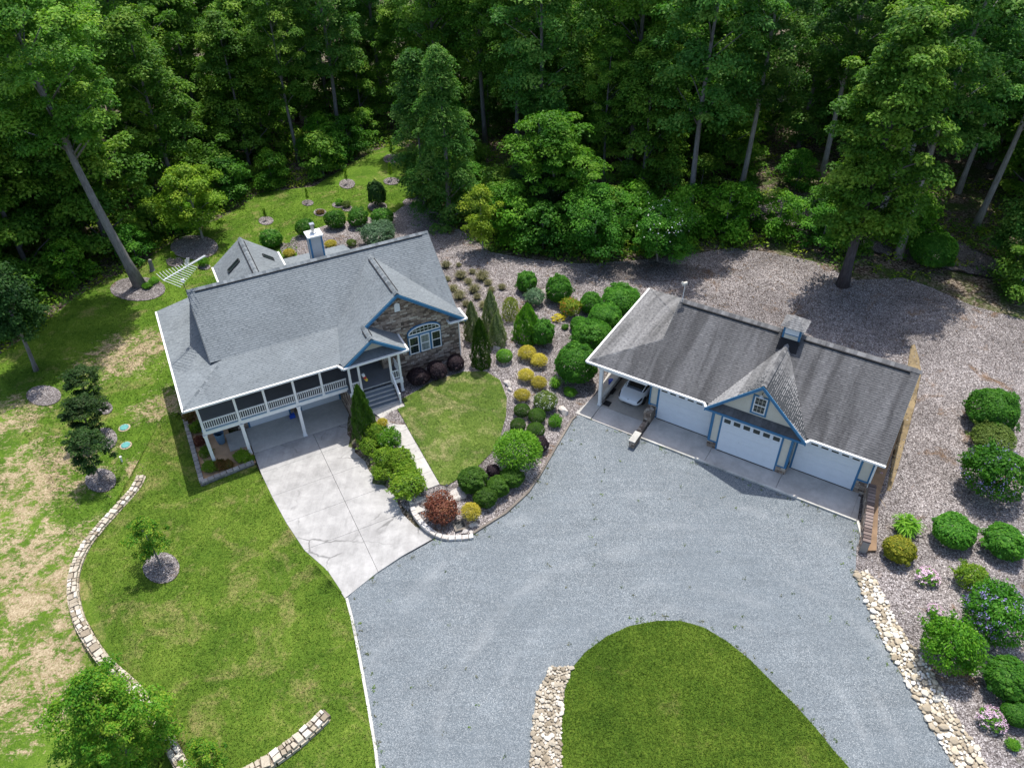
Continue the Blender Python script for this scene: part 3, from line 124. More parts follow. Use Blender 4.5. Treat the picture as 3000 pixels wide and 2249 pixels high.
def tintmat(name,stops,rough=.85,spec=.2,streak=None,grain=40,gv=.25,bumps=.25):
    """pieces coloured one by one through the 'tint' attribute"""
    t=NT(name); col=t.ramp(t.attr('tint'),stops); v=t.pos(obj=True)
    n=t.noise(v,grain,3,.7); col=t.mix(1,col,t.ramp(n,[(.25,1-gv),(.75,1+gv*.6)]),'MULTIPLY')
    if streak:
        sv=t.pos(scale=streak[0],obj=True); s=t.noise(sv,1,4,.6,.6)
        col=t.mix(1,col,t.ramp(s,[(.36,streak[1]),(.62,1.06)]),'MULTIPLY')
    return t.pbr(col,rough,spec,bump=t.bump(n,bumps,.01))
MT={}
def grassmat(name,lo,mid,hi,dry,dryamt,straw=None,sc1=.35,fine=1.0):
    t=NT(name); v=t.pos()
    n1=t.noise(v,sc1,5,.62,.4); n2=t.noise(v,1.5,5,.7,.3); n3=t.noise(v,5.5*fine,5,.78); n4=t.noise(v,15*fine,3,.75)
    f=t.math('ADD',t.math('ADD',t.math('MULTIPLY',n3,.5),t.math('MULTIPLY',n4,.5)),t.math('MULTIPLY',t.math('SUBTRACT',n1,.5),.45))
    col=t.ramp(f,[(.33,tuple(c*.72 for c in lo)),(.43,lo),(.52,mid),(.66,hi)])
    col=t.mix(t.ramp(n2,[(.40,.55),(.62,0)]),col,t.mix(.6,lo,mid))
    dm=t.math('MULTIPLY',t.ramp(t.math('ADD',t.noise(v,.42,6,.7,.6),t.math('MULTIPLY',t.math('SUBTRACT',n2,.5),.3)),[(.56-dryamt,0),(.74-dryamt,.9)]),t.ramp(n3,[(.35,.15),(.6,1)]))
    col=t.mix(dm,col,t.mix(t.ramp(n4,[(.35,0),(.65,1)]),tuple(c*.65 for c in dry),tuple(c*1.35 for c in dry)))
    if straw:
        # bleached straw and bare patches of their own shape
        acc=None
        for x,y,r in straw:
            d=t.n('VectorMath',operation='DISTANCE'); t.l(t.n('NewGeometry').outputs['Position'],d.inputs[0]); d.inputs[1].default_value=(x,y,T(x,y))
            m=t.math('SUBTRACT',1,t.math('DIVIDE',d.outputs['Value'],r*1.25)); acc=m if acc is None else t.math('MAXIMUM',acc,m)
        acc=t.math('MINIMUM',t.math('MAXIMUM',acc,-.25),.6)
        n5=t.noise(v,.55,6,.72,.8); n6=t.noise(t.pos((1,2.2,1),rot=.6),2.0,5,.75,.4); n7=t.noise(v,7,4,.8)
        m=t.math('ADD',t.math('MULTIPLY',acc,.34),t.math('ADD',t.math('MULTIPLY',t.math('SUBTRACT',n5,.5),.9),t.math('ADD',t.math('MULTIPLY',t.math('SUBTRACT',n6,.5),.75),t.math('MULTIPLY',t.math('SUBTRACT',n7,.5),.55))))
        m=t.ramp(m,[(.12,0),(.25,.95)])
        sc_=t.ramp(t.math('ADD',t.math('MULTIPLY',t.noise(v,9,4,.8),.7),t.math('MULTIPLY',n5,.3)),[(.34,(.14,.10,.055)),(.48,(.30,.225,.135)),(.62,(.54,.44,.30))])
        col=t.mix(m,col,sc_)
    h=t.math('ADD',n3,t.math('MULTIPLY',n4,.7))
    return t.pbr(col,.9,.08,bump=t.bump(h,.8,.09))
MT['lawn']=grassmat('lawn_grass',(.050,.105,.011),(.105,.172,.020),(.19,.26,.042),(.28,.235,.10),.06)
MT['island']=grassmat('island_grass',(.040,.085,.009),(.082,.138,.015),(.155,.215,.03),(.23,.20,.075),-.03)
MT['clawn']=grassmat('small_lawn_grass',(.062,.115,.020),(.118,.178,.030),(.20,.26,.062),(.34,.29,.15),.08)
MT['yard']=grassmat('rough_grass',(.045,.102,.010),(.098,.178,.018),(.185,.28,.038),(.29,.24,.105),.03,straw=MISC['straw'])
def gravelmat():
    t=NT('gravel'); v=t.pos()
    c=t.n('SeparateColor'); t.l(t.vor(v,26),c.inputs[0]); c2=t.n('SeparateColor'); t.l(t.vor(v,55),c2.inputs[0])
    a=t.math('ADD',t.math('MULTIPLY',c.outputs[0],.5),t.math('MULTIPLY',c2.outputs[1],.5))
    col=t.ramp(a,[(.1,(.07,.082,.093)),(.45,(.140,.163,.180)),(.72,(.200,.225,.241)),(.95,(.40,.415,.42))])
    # wheel-worn arcs round the lawn island: fines show paler, the shoulders keep darker stone
    d=t.n('VectorMath',operation='DISTANCE'); t.l(t.n('NewGeometry').outputs['Position'],d.inputs[0]); d.inputs[1].default_value=(MISC['isl'][0],MISC['isl'][1],-.1)
    wob=t.math('ADD',d.outputs['Value'],t.math('MULTIPLY',t.noise(v,.16,3),2.2)); acc=None
    for r,wd in ((9.3,.42),(10.9,.45),(13.2,.5),(14.8,.5),(17.6,.6)):
        g=t.math('SUBTRACT',1,t.math('DIVIDE',t.math('ABSOLUTE',t.math('SUBTRACT',wob,r)),wd)); g=t.math('MAXIMUM',g,0); acc=g if acc is None else t.math('MAXIMUM',acc,g)
    worn=t.math('MULTIPLY',acc,t.ramp(t.noise(v,.3,4,.6),[(.45,0),(.66,.26)]))
    col=t.mix(worn,col,(.36,.375,.38))
    st=t.noise(t.pos((.22,2.2,1),rot=1.25),1.2,5,.7,.5); col=t.mix(1,col,t.ramp(st,[(.3,.90),(.7,1.10)]),'MULTIPLY')
    n2=t.noise(v,.35,5,.7); col=t.mix(1,col,t.ramp(n2,[(.3,.88),(.7,1.08)]),'MULTIPLY')
    w1=t.noise(v,1.9,6,.8); col=t.mix(t.ramp(w1,[(.66,0),(.74,.45)]),col,(.22,.195,.125))
    w2=t.noise(v,.8,6,.75,1.0); col=t.mix(t.ramp(w2,[(.68,0),(.73,.5)]),col,(.42,.42,.40))
    col=t.mix(t.ramp(t.noise(v,.12,4,.6,.5),[(.46,0),(.62,.30)]),col,(.125,.15,.17))
    dd=t.vor(v,26,out='Distance')
    return t.pbr(col,.9,.2,bump=t.bump(dd,.45,.025))
MT['gravel']=gravelmat()
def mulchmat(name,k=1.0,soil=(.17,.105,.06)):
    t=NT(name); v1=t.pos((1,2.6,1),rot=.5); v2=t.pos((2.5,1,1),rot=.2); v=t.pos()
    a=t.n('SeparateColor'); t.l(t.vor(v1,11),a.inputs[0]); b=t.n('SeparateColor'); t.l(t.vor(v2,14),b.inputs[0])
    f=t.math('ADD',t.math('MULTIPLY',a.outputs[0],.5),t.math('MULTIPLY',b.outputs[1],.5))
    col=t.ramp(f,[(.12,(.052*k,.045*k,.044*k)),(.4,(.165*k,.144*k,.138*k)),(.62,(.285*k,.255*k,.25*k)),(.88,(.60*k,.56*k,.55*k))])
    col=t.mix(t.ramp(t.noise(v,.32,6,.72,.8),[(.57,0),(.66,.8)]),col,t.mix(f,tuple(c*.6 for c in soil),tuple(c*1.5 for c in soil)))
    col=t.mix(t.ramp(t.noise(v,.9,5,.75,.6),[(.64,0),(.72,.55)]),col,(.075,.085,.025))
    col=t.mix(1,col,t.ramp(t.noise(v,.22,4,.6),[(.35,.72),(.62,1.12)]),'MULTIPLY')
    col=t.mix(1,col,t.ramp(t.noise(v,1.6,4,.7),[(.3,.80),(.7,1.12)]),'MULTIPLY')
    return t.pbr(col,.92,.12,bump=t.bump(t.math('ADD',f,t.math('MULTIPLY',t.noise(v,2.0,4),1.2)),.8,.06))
MT['mulch']=mulchmat('mulch_chips'); MT['mulch2']=mulchmat('mulch_ring',.85)
def floormat():
    t=NT('forest_litter'); v=t.pos()
    n=t.noise(v,.5,5,.7,.4); f=t.n('SeparateColor'); t.l(t.vor(v,7),f.inputs[0])
    lit=t.ramp(f.outputs[0],[(.1,(.04,.03,.022)),(.5,(.11,.082,.06)),(.9,(.24,.20,.16))])
    gr=t.ramp(t.noise(v,9,4,.7),[(.3,(.018,.045,.008)),(.7,(.075,.125,.02))])
    col=t.mix(t.ramp(n,[(.44,0),(.6,.85)]),lit,gr)
    return t.pbr(col,.95,.1,bump=t.bump(f.outputs[0],.6,.05))
MT['floor']=floormat()
def concmat(name,c,dirt=.25,spots=True,cracks=False):
    t=NT(name); v=t.pos(); n=t.noise(v,.7,5,.65,.3); n2=t.noise(v,30,3,.7); n3=t.noise(v,4,4,.7)
    col=t.mix(1,c,t.ramp(n,[(.32,1-dirt),(.62,1.04)]),'MULTIPLY'); col=t.mix(1,col,t.ramp(n2,[(.3,.90),(.7,1.06)]),'MULTIPLY')
    col=t.mix(1,col,t.ramp(n3,[(.3,.90),(.7,1.05)]),'MULTIPLY')
    if spots: col=t.mix(t.ramp(t.noise(v,1.1,4,.7,.2),[(.63,0),(.76,.45)]),col,tuple(x*.42 for x in c))
    if cracks:
        e=t.vor(t.mix(.35,v,t.n('TexNoise').outputs['Color']),.30,'DISTANCE_TO_EDGE','Distance'); m=t.math('MULTIPLY',t.ramp(e,[(.004,1),(.011,0)]),t.ramp(t.noise(v,.25,2),[(.47,0),(.55,.7)]))
        col=t.mix(m,col,tuple(x*.3 for x in c))
        sv=t.noise(t.pos((2.2,.14,1),rot=-HYAW),1.0,4,.65,.3); col=t.mix(1,col,t.ramp(sv,[(.36,.90),(.58,1.02)]),'MULTIPLY')
    return t.pbr(col,.85,.22,bump=t.bump(n2,.15,.01))
MT['conc']=concmat('driveway_concrete',(.40,.393,.383),.26,True,True); MT['conc2']=concmat('apron_concrete',(.50,.47,.435),.22); MT['walk']=concmat('walkway_concrete',(.47,.455,.425),.2)
MT['slabshade']=concmat('porch_slab_concrete',(.50,.48,.44),.15)
MT['curb']=concmat('curb_concrete',(.58,.565,.52),.4); MT['psoil']=concmat('planter_soil',(.50,.33,.20),.25); MT['soil']=concmat('red_soil',(.26,.175,.11),.4)
MT['edge']=concmat('edging_stone',(.20,.175,.15),.35,False)
MT['white']=paint('white_paint',(.80,.80,.79),.45,.06); MT['blue']=paint('blue_trim_paint',(.045,.175,.33),.45,.12); MT['cream']=paint('cream_siding_paint',(.62,.585,.50),.6,.06)
MT['door']=paint('garage_door_paint',(.70,.735,.78),.5,.04); MT['deckfl']=paint('grey_deck_paint',(.155,.165,.185),.55,.12,2); MT['tread']=paint('stair_nosing_paint',(.42,.43,.42),.6,.15); MT['riser']=paint('stair_board_paint',(.17,.195,.225),.55,.1)
MT['fasc']=paint('blue_grey_fascia_paint',(.27,.37,.47),.5,.08)
MT['dark']=paint('dark_void_paint',(.012,.012,.014),.8,.2); MT['black']=paint('black_rubber',(.02,.02,.022),.6,.25); MT['alu']=paint('aluminium_tube',(.62,.64,.65),.45,.1); MT['drip']=paint('grey_drip_edge',(.12,.135,.145),.6,.1); MT['metal']=paint('galvanised_metal',(.55,.56,.57),.35,.15,5,.5,.9); MT['dmetal']=paint('dark_mast_metal',(.08,.085,.09),.45,.2,5,.5,.6)
MT['teal']=paint('teal_lid_plastic',(.10,.33,.31),.6,.2); MT['barrel']=paint('blue_grey_barrel_plastic',(.13,.22,.31),.45,.15); MT['cobalt']=paint('cobalt_blue_plastic',(.02,.08,.45),.35,.1)
MT['tanwood']=paint('bleached_wood',(.45,.36,.26),.8,.3); MT['redflag']=paint('red_cloth',(.5,.05,.05),.8,.1); MT['yelflag']=paint('yellow_cloth',(.75,.55,.08),.8,.1)
MT['sidegrey']=paint('grey_chimney_siding_paint',(.42,.43,.44),.6,.08); MT['under']=paint('roof_underside',(.30,.30,.29),.8,.1); MT['pink']=paint('pink_petal',(.62,.16,.36),.7,.2,20)
def glassmat(name,c,rough=.06):
    t=NT(name); v=t.pos(obj=True); n=t.noise(v,1.2,2); col=t.mix(1,c,t.ramp(n,[(.3,.7),(.7,1.3)]),'MULTIPLY'); return t.pbr(col,rough,.6)
MT['glass']=glassmat('window_glass',(.018,.03,.03)); MT['curtain']=glassmat('curtained_glass',(.30,.34,.33),.15); MT['carglass']=glassmat('car_glass',(.008,.011,.014),.04)
def carpaint():
    t=NT('white_car_paint'); return t.pbr((.72,.735,.76),.28,.5,Coat_Weight=.6,Coat_Roughness=.05)
MT['car']=carpaint(); MT['lampglass']=glassmat('headlight_glass',(.02,.022,.03),.05)
MT['shingle']=tintmat('blue_grey_shingles',[(0,(.12,.135,.145)),(.3,(.150,.170,.183)),(.55,(.195,.218,.232)),(1,(.30,.325,.34))],.9,.2,((.4,.4,.4),.90),60)
MT['gshingle']=tintmat('weathered_grey_shingles',[(0,(.085,.085,.089)),(.3,(.108,.108,.112)),(.55,(.140,.140,.144)),(1,(.31,.308,.306))],.9,.2,((1.3,.11,.11),.55),60)
MT['deckroof']=paint('roof_deck_felt',(.05,.055,.06),.9,.2)
MT['stone']=tintmat('veneer_stone',[(0,(.11,.085,.07)),(.25,(.22,.165,.13)),(.5,(.30,.235,.185)),(.75,(.38,.30,.24)),(1,(.54,.47,.39))],.9,.2,None,26,.3,.5)
MT['mortar']=concmat('mortar',(.19,.155,.125),.2,False)
MT['wallstone']=tintmat('pale_wall_stone',[(0,(.26,.215,.155)),(.4,(.41,.36,.28)),(.7,(.50,.45,.37)),(1,(.62,.58,.51))],.9,.2,None,12,.25,.6)
MT['cobble']=tintmat('river_stone',[(0,(.30,.25,.18)),(.3,(.50,.43,.32)),(.65,(.60,.56,.48)),(1,(.74,.72,.68))],.8,.25,None,12,.22,.5)
MT['block']=tintmat('grey_wall_block',[(0,(.15,.145,.14)),(.5,(.24,.23,.22)),(1,(.34,.33,.31))],.9,.15,None,22,.3,.6)
MT['brick']=tintmat('wall_cap_brick',[(0,(.10,.075,.068)),(.5,(.17,.13,.115)),(1,(.25,.20,.18))],.9,.15,None,30,.25,.4)
MT['rock']=tintmat('garden_rock',[(0,(.34,.30,.26)),(.5,(.50,.46,.42)),(1,(.62,.60,.58))],.9,.2,None,6,.4,.7)
def barkmat(name,a,b):
    t=NT(name); v=t.pos((4,4,.7),obj=True); n=t.noise(v,2.5,5,.7,.4); n2=t.noise(t.pos(obj=True),.8,3)
    col=t.mix(1,t.ramp(n,[(.3,a),(.7,b)]),t.ramp(n2,[(.3,.8),(.7,1.15)]),'MULTIPLY'); return t.pbr(col,.95,.1,bump=t.bump(n,.6,.05))
MT['bark']=barkmat('grey_bark',(.12,.112,.112),(.28,.265,.265)); MT['barkp']=barkmat('pale_bark',(.20,.19,.175),(.44,.42,.39)); MT['barkd']=barkmat('dark_bark',(.042,.038,.042),(.12,.11,.115))
LV={}
def lv(k,*a,**b): LV[k]=leafmat('leaves_'+k,*a,**b)
lv('forest',(0.044,0.132,0.015),(0.102,0.240,0.023),(0.235,0.375,0.043))
lv('forest2',(0.036,0.122,0.021),(0.080,0.220,0.032),(0.205,0.340,0.062))
lv('lime',(.067,.157,.011),(.146,.263,.018),(.269,.370,.034))
lv('bright',(.034,.140,.009),(.095,.269,.016),(.202,.392,.034))
lv('hedge',(.020,.101,.009),(.054,.190,.015),(.123,.302,.028))
lv('dark',(.011,.040,.010),(.025,.073,.016),(.056,.129,.027))
lv('box',(.025,.074,.008),(.052,.129,.012),(.095,.185,.022))
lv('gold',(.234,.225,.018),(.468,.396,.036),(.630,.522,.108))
lv('goldgreen',(.090,.146,.013),(.246,.280,.022),(.515,.448,.045))
lv('burg',(.016,.011,.015),(.036,.024,.031),(.12,.085,.095))
lv('maple',(.078,.028,.020),(.168,.056,.038),(.269,.123,.067))
lv('blue',(.056,.112,.062),(.101,.185,.101),(.190,.302,.168))
lv('varieg',(.081,.149,.046),(.230,.310,.115),(.529,.552,.310))
lv('limecone',(.101,.179,.013),(.291,.370,.034),(.582,.616,.123))
lv('yellow',(.425,.357,.017),(.595,.493,.025),(.680,.595,.068))
lv('redb',(.067,.078,.016),(.146,.112,.027),(.336,.123,.045))
lv('olive',(.056,.101,.020),(.106,.168,.031),(.179,.235,.050))
lv('fount',(.095,.11,.04),(.165,.17,.075),(.26,.235,.13))
lv('ygreen',(.10,.18,.012),(.21,.31,.02),(.36,.43,.05))
lv('crape',(.018,.052,.013),(.038,.087,.020),(.084,.123,.036))
lv('f_purple',(.14,.12,.27),(.22,.19,.40),(.36,.32,.56),trans=.1)
lv('f_white',(.62,.62,.56),(.75,.75,.70),(.82,.82,.80),trans=.1)
lv('f_pink',(.46,.27,.42),(.64,.44,.58),(.78,.62,.72),trans=.1)
lv('f_red',(.40,.03,.02),(.55,.10,.03),(.65,.35,.04),trans=.1)
# ---------------------------------------------------------------- mesh helpers
class MB:
    def __init__(s): s.v=[]; s.f=[]; s.m=[]; s.t=[]
    def add(s,vs,fs,mi=0,tint=.5):
        o=len(s.v); s.v+= [tuple(p) for p in vs]; s.f+=[tuple(i+o for i in f) for f in fs]; s.m+=[mi]*len(fs); s.t+=[tint]*len(fs)
    def box(s,a,b,mi=0,tint=.5):
        (x0,y0,z0),(x1,y1,z1)=a,b
        s.add([(x0,y0,z0),(x1,y0,z0),(x1,y1,z0),(x0,y1,z0),(x0,y0,z1),(x1,y0,z1),(x1,y1,z1),(x0,y1,z1)],[(3,2,1,0),(4,5,6,7),(0,1,5,4),(1,2,6,5),(2,3,7,6),(3,0,4,7)],mi,tint)
    def prism(s,poly,vec,mi=0,tint=.5):
        n=len(poly); q=[tuple(np.add(p,vec)) for p in poly]
        s.add(list(poly)+q,[tuple(range(n))[::-1],tuple(range(n,2*n))]+[(i,(i+1)%n,n+(i+1)%n,n+i) for i in range(n)],mi,tint)
    def bar(s,p,q,w,h=None,mi=0,up=(0,0,1),tint=.5):
        h=h or w; p=Vector(p); q=Vector(q); d=(q-p).normalized(); u=Vector(up)
        if abs(d.dot(u))>.98: u=Vector((0,1,0)) if abs(d.y)<.9 else Vector((1,0,0))
        a=d.cross(u).normalized()*w/2; b=a.cross(d).normalized()*h/2
        P=[p-a-b,p+a-b,p+a+b,p-a+b,q-a-b,q+a-b,q+a+b,q-a+b]
        s.add(P,[(3,2,1,0),(4,5,6,7),(0,1,5,4),(1,2,6,5),(2,3,7,6),(3,0,4,7)],mi,tint)
    def tube(s,pts,rads,n=8,mi=0,cap=True,tint=.5):
        pts=[Vector(p) for p in pts]; rings=[]
        ref=Vector((1,0,0)); V=[]
        for i,p in enumerate(pts):
            d=(pts[min(i+1,len(pts)-1)]-pts[max(i-1,0)]).normalized()
            a=d.cross(ref)
            if a.length<.1: a=d.cross(Vector((0,1,0)))
            a.normalize(); b=d.cross(a)
            for k in range(n):
                t=2*math.pi*k/n; V.append(p+(a*math.cos(t)+b*math.sin(t))*rads[i])
        F=[(i*n+k,i*n+(k+1)%n,(i+1)*n+(k+1)%n,(i+1)*n+k) for i in range(len(pts)-1) for k in range(n)]
        if cap: F+=[tuple(range(n))[::-1],tuple(range((len(pts)-1)*n,len(pts)*n))]
        s.add(V,F,mi,tint)
    def mesh(s,name,mats,smooth=False):
        me=bpy.data.meshes.new(name); me.from_pydata([tuple(p) for p in s.v],[],s.f)
        for m in mats: me.materials.append(m)
        if len(mats)>1: me.polygons.foreach_set('material_index',s.m)
        at=me.attributes.new('tint','FLOAT','FACE'); at.data.foreach_set('value',s.t)
        if smooth: me.polygons.foreach_set('use_smooth',[True]*len(me.polygons))
        me.update(); return me
    def obj(s,name,mats,parent=None,smooth=False,**k):
        if not isinstance(mats,(list,tuple)): mats=[mats]
        return link(name,s.mesh(name,mats,smooth),parent,**k)
def link(name,data,parent=None,loc=(0,0,0),rot=0,**k):
    o=bpy.data.objects.new(name,data); COL.objects.link(o); o.location=loc; o.rotation_euler=(0,0,rot)
    if parent is not None: o.parent=parent
    for a,b in k.items(): o[a]=b
    return o
def thing(name,label,category,loc=(0,0,0),rot=0,**k): return link(name,None,None,loc,rot,label=label,category=category,**k)
def fix_normals(o):
    bm=bmesh.new(); bm.from_mesh(o.data); bmesh.ops.recalc_face_normals(bm,faces=bm.faces); bm.to_mesh(o.data); bm.free()
def bevel(o,wd=.02,seg=2):
    m=o.modifiers.new('bevel','BEVEL'); m.width=wd; m.segments=seg; m.limit_method='ANGLE'; return o
def clip(poly,conv):
    """Sutherland-Hodgman: 2d poly against a convex ccw polygon"""
    out=poly
    for i in range(len(conv)):
        (ax,ay),(bx,by)=conv[i],conv[(i+1)%len(conv)]; inp=out; out=[]
        if not inp: return []
        def sd(p): return (bx-ax)*(p[1]-ay)-(by-ay)*(p[0]-ax)
        for j in range(len(inp)):
            p,q=inp[j-1],inp[j]; sp,sq=sd(p),sd(q)
            if sq>=0:
                if sp<0: t=sp/(sp-sq); out.append((p[0]+t*(q[0]-p[0]),p[1]+t*(q[1]-p[1])))
                out.append(q)
            elif sp>=0: t=sp/(sp-sq); out.append((p[0]+t*(q[0]-p[0]),p[1]+t*(q[1]-p[1])))
    return out
def area2(p): return .5*sum(p[i-1][0]*p[i][1]-p[i][0]*p[i-1][1] for i in range(len(p)))
class Plane:
    """a planar convex polygon with an along axis (first edge) and an up-slope axis"""
    def __init__(s,pts):
        s.p=[Vector(q) for q in pts]; s.o=s.p[0]; s.x=(s.p[1]-s.p[0]).normalized()
        n=Vector((0,0,0))
        for i in range(len(s.p)): n+= (s.p[i-1]-s.o).cross(s.p[i]-s.o)
        s.n=n.normalized(); s.y=s.n.cross(s.x).normalized()
        s.q=[((q-s.o).dot(s.x),(q-s.o).dot(s.y)) for q in s.p]
        if area2(s.q)<0: s.q=s.q[::-1]
    def P(s,a,b,h=0): return s.o+s.x*a+s.y*b+s.n*h
def courses(pl,ch,wmin,wmax,rng,gap=0.0,jit=0.0,hv=0):
    """list of (2d polygon, tint) covering plane pl in rows"""
    xs=[q[0] for q in pl.q]; ys=[q[1] for q in pl.q]; y=min(ys); out=[]
    while y<max(ys):
        hgt=ch*(1+rng.uniform(-hv,hv)); x=min(xs)-rng.uniform(0,wmax)
        while x<max(xs):
            wd=rng.uniform(wmin,wmax); g=gap/2
            j=lambda: rng.uniform(-jit,jit)
            c=clip([(x+g+j(),y+g+j()),(x+wd-g+j(),y+g+j()),(x+wd-g+j(),y+hgt-g+j()),(x+g+j(),y+hgt-g+j())],pl.q)
            if len(c)>2 and area2(c)>.15*wd*hgt*.3: out.append((c,rng.random()))
            x+=wd
        y+=hgt
    return out
def emit(parent,name,pieces,mat,nmax,stuffname=None,cam_local=None):
    """pieces: list of (verts, faces, tint, centre). The nmax nearest the camera become children, the rest one stuff part."""
    pieces=sorted(pieces,key=lambda p:(Vector(p[3])-cam_local).length if cam_local is not None else 0)
    for v,f,t,c in pieces[:nmax]:
        m=MB(); m.add(v,f,0,t); m.obj(name,mat,parent)
    if len(pieces)>nmax:
        m=MB()
        for v,f,t,c in pieces[nmax:]: m.add(v,f,0,t)
        m.obj(stuffname or name,mat,parent,kind='stuff')
def shingle_pieces(pl,rng,ch=.15,w0=.22,w1=.42,tb=0):
    xs=[q[0] for q in pl.q]; ys=[q[1] for q in pl.q]; y=min(ys); out=[]
    while y<max(ys):
        x=min(xs)-rng.uniform(0,.6); tab=True
        while x<max(xs):
            tab=(not tab) if rng.random()<.8 else True
            wd=rng.choice((.14,.2,.28,.4))*rng.uniform(.8,1.2) if tab else rng.uniform(.07,.2); t=(.52+rng.gauss(0,.035)) if tab else (.40+rng.gauss(0,.06)); k=rng.uniform(.014,.02) if tab else rng.uniform(.006,.009)  # narrow pieces get a darker tint: shadow gaps between tabs, put into colour
            c=clip([(x,y),(x+wd,y),(x+wd,y+ch),(x,y+ch)],pl.q); x+=wd
            if len(c)<3 or area2(c)<.0008: continue
            y0=min(q[1] for q in c); n=len(c)
            top=[pl.P(a,b,.006+k*(1-min(1,(b-y0)/ch))) for a,b in c]; bot=[pl.P(a,b,.0) for a,b in c]
            V=top+bot; F=[tuple(range(n))]+[(i,n+i,n+(i+1)%n,(i+1)%n) for i in range(n)]
            out.append((V,F,min(1,max(0,t+tb)),sum(top,Vector())/n))
        y+=ch
    return out
def stone_pieces(pl,rng,ch=.15,w0=.16,w1=.42,thick=(.015,.05)):
    out=[]
    for c,t in courses(pl,ch,w0,w1,rng,.014,.012,.25):
        n=len(c); k=rng.uniform(*thick); cx=sum(q[0] for q in c)/n; cy_=sum(q[1] for q in c)/n
        top=[pl.P(cx+(a-cx)*.93,cy_+(b-cy_)*.93,k*rng.uniform(.8,1.2)) for a,b in c]; bot=[pl.P(a,b,-.005) for a,b in c]
        F=[tuple(range(n))]+[(i,n+i,n+(i+1)%n,(i+1)%n) for i in range(n)]
        out.append((top+bot,F,t,sum(top,Vector())/n))
    return out
def local_cam(o_loc,yaw):
    d=Vector((-o_loc[0],-o_loc[1],CAM_H-o_loc[2])); return Matrix.Rotation(-yaw,3,'Z')@d
# ---------------------------------------------------------------- the ground and its sheets
def drape(name,poly,dz,mat,cell=1.0,zf=None,parent=None,**k):
    bm=bmesh.new(); vs=[bm.verts.new((x,y,0)) for x,y in poly]; f=bm.faces.new(vs); bmesh.ops.triangulate(bm,faces=[f],ngon_method='EAR_CLIP')
    for ax in (0,1):
        lo=min(p[ax] for p in poly); hi=max(p[ax] for p in poly); c=math.ceil(lo/cell)*cell
        while c<hi:
            co=[0,0,0]; co[ax]=c; no=[0,0,0]; no[ax]=1
            bmesh.ops.bisect_plane(bm,geom=bm.verts[:]+bm.edges[:]+bm.faces[:],dist=1e-4,plane_co=co,plane_no=no); c+=cell
    bmesh.ops.dissolve_limit(bm,angle_limit=.001,verts=bm.verts[:],edges=[e for e in bm.edges if not e.is_boundary and all(abs(v.co.x/cell-round(v.co.x/cell))>1e-3 and abs(v.co.y/cell-round(v.co.y/cell))>1e-3 for v in e.verts)]) if False else None
    xy=np.array([v.co[:2] for v in bm.verts]); z=TV(xy[:,0],xy[:,1]) if zf is None else np.array([zf(a,b) for a,b in xy])
    for v,h in zip(bm.verts,z): v.co.z=h+dz
    bmesh.ops.recalc_face_normals(bm,faces=bm.faces)
    if sum(f.normal.z for f in bm.faces)<0: bmesh.ops.reverse_faces(bm,faces=bm.faces)
    me=bpy.data.meshes.new(name); bm.to_mesh(me); bm.free(); me.materials.append(mat)
    me.polygons.foreach_set('use_smooth',[True]*len(me.polygons))
    return link(name,me,parent,**k)
def ground():
    def grid(x0,x1,y0,y1,c,near=None):
        nx=int((x1-x0)/c)+1; ny=int((y1-y0)/c)+1
        X,Y=np.meshgrid(np.linspace(x0,x1,nx),np.linspace(y0,y1,ny)); return X,Y
    X,Y=grid(-120,120,-20,220,2.0); Z=TV(X.ravel(),Y.ravel())-.3
    ny,nx=X.shape; V=np.c_[X.ravel(),Y.ravel(),Z]
    # skirt far outwards so that the sheet reaches the horizon
    F=[(j*nx+i,j*nx+i+1,(j+1)*nx+i+1,(j+1)*nx+i) for j in range(ny-1) for i in range(nx-1)]
    V=V.tolist(); ring=[j for j in range(nx)]+[j*nx+nx-1 for j in range(1,ny)]+[(ny-1)*nx+i for i in range(nx-2,-1,-1)]+[j*nx for j in range(ny-2,0,-1)]
    o=len(V)
    for r in ring:
        x,y,z=V[r]; V.append((x*8,100+(y-100)*8,z*1.5-2))
    n=len(ring); F+=[(ring[i],ring[(i+1)%n],o+(i+1)%n,o+i) for i in range(n)]
    me=bpy.data.meshes.new('ground'); me.from_pydata(V,[],F); me.materials.append(MT['floor']); me.polygons.foreach_set('use_smooth',[True]*len(F)); me.update()
    return link('ground',me,kind='structure',label='leaf litter and mossy soil of the woods floor')
ground()
S=dict(kind='structure')
drape('forest_floor',[(-62,20),(-62,125),(62,125),(62,20)],-.12,MT['floor'],2.0,label='brown leaf litter under the trees',**S)
drape('back_lawn',POLY['yard'],.0,MT['yard'],label='rough grass with bleached straw patches left of and behind the house',**S)
drape('front_lawn',POLY['front_lawn'],.02,MT['lawn'],label='mown lawn between curved stone wall and driveway',**S)
drape('mulch_bed',POLY['mulch'],.0,MT['mulch'],.5,label='grey wood chip mulch round the garage and through the garden',**S)
drape('small_lawn',POLY['center_lawn'],.06,MT['clawn'],.5,label='small shield shaped lawn beside the walkway',**S)
drape('gravel_court',POLY['gravel'],.015,MT['gravel'],label='blue grey gravel court in front of the garage',**S)
drape('island_lawn',POLY['island'],.05,MT['island'],label='dark green lawn island rounded by gravel',**S)
MT['litter']=mulchmat('shaded_brown_litter',.6,(.13,.075,.04)); MT['wash']=concmat('washed_soil',(.27,.205,.115),.5)
drape('washed_soil',POLY['wash'],.02,MT['wash'],.5,label='washed tan soil streak in the mulch right of the garage',**S)
drape('shaded_litter',POLY['litter2'],.02,MT['litter'],.5,label='litter under the crape myrtles, darkened with their shade',**S)  # litter sheet coloured dark to paint in the shade of the crape myrtles
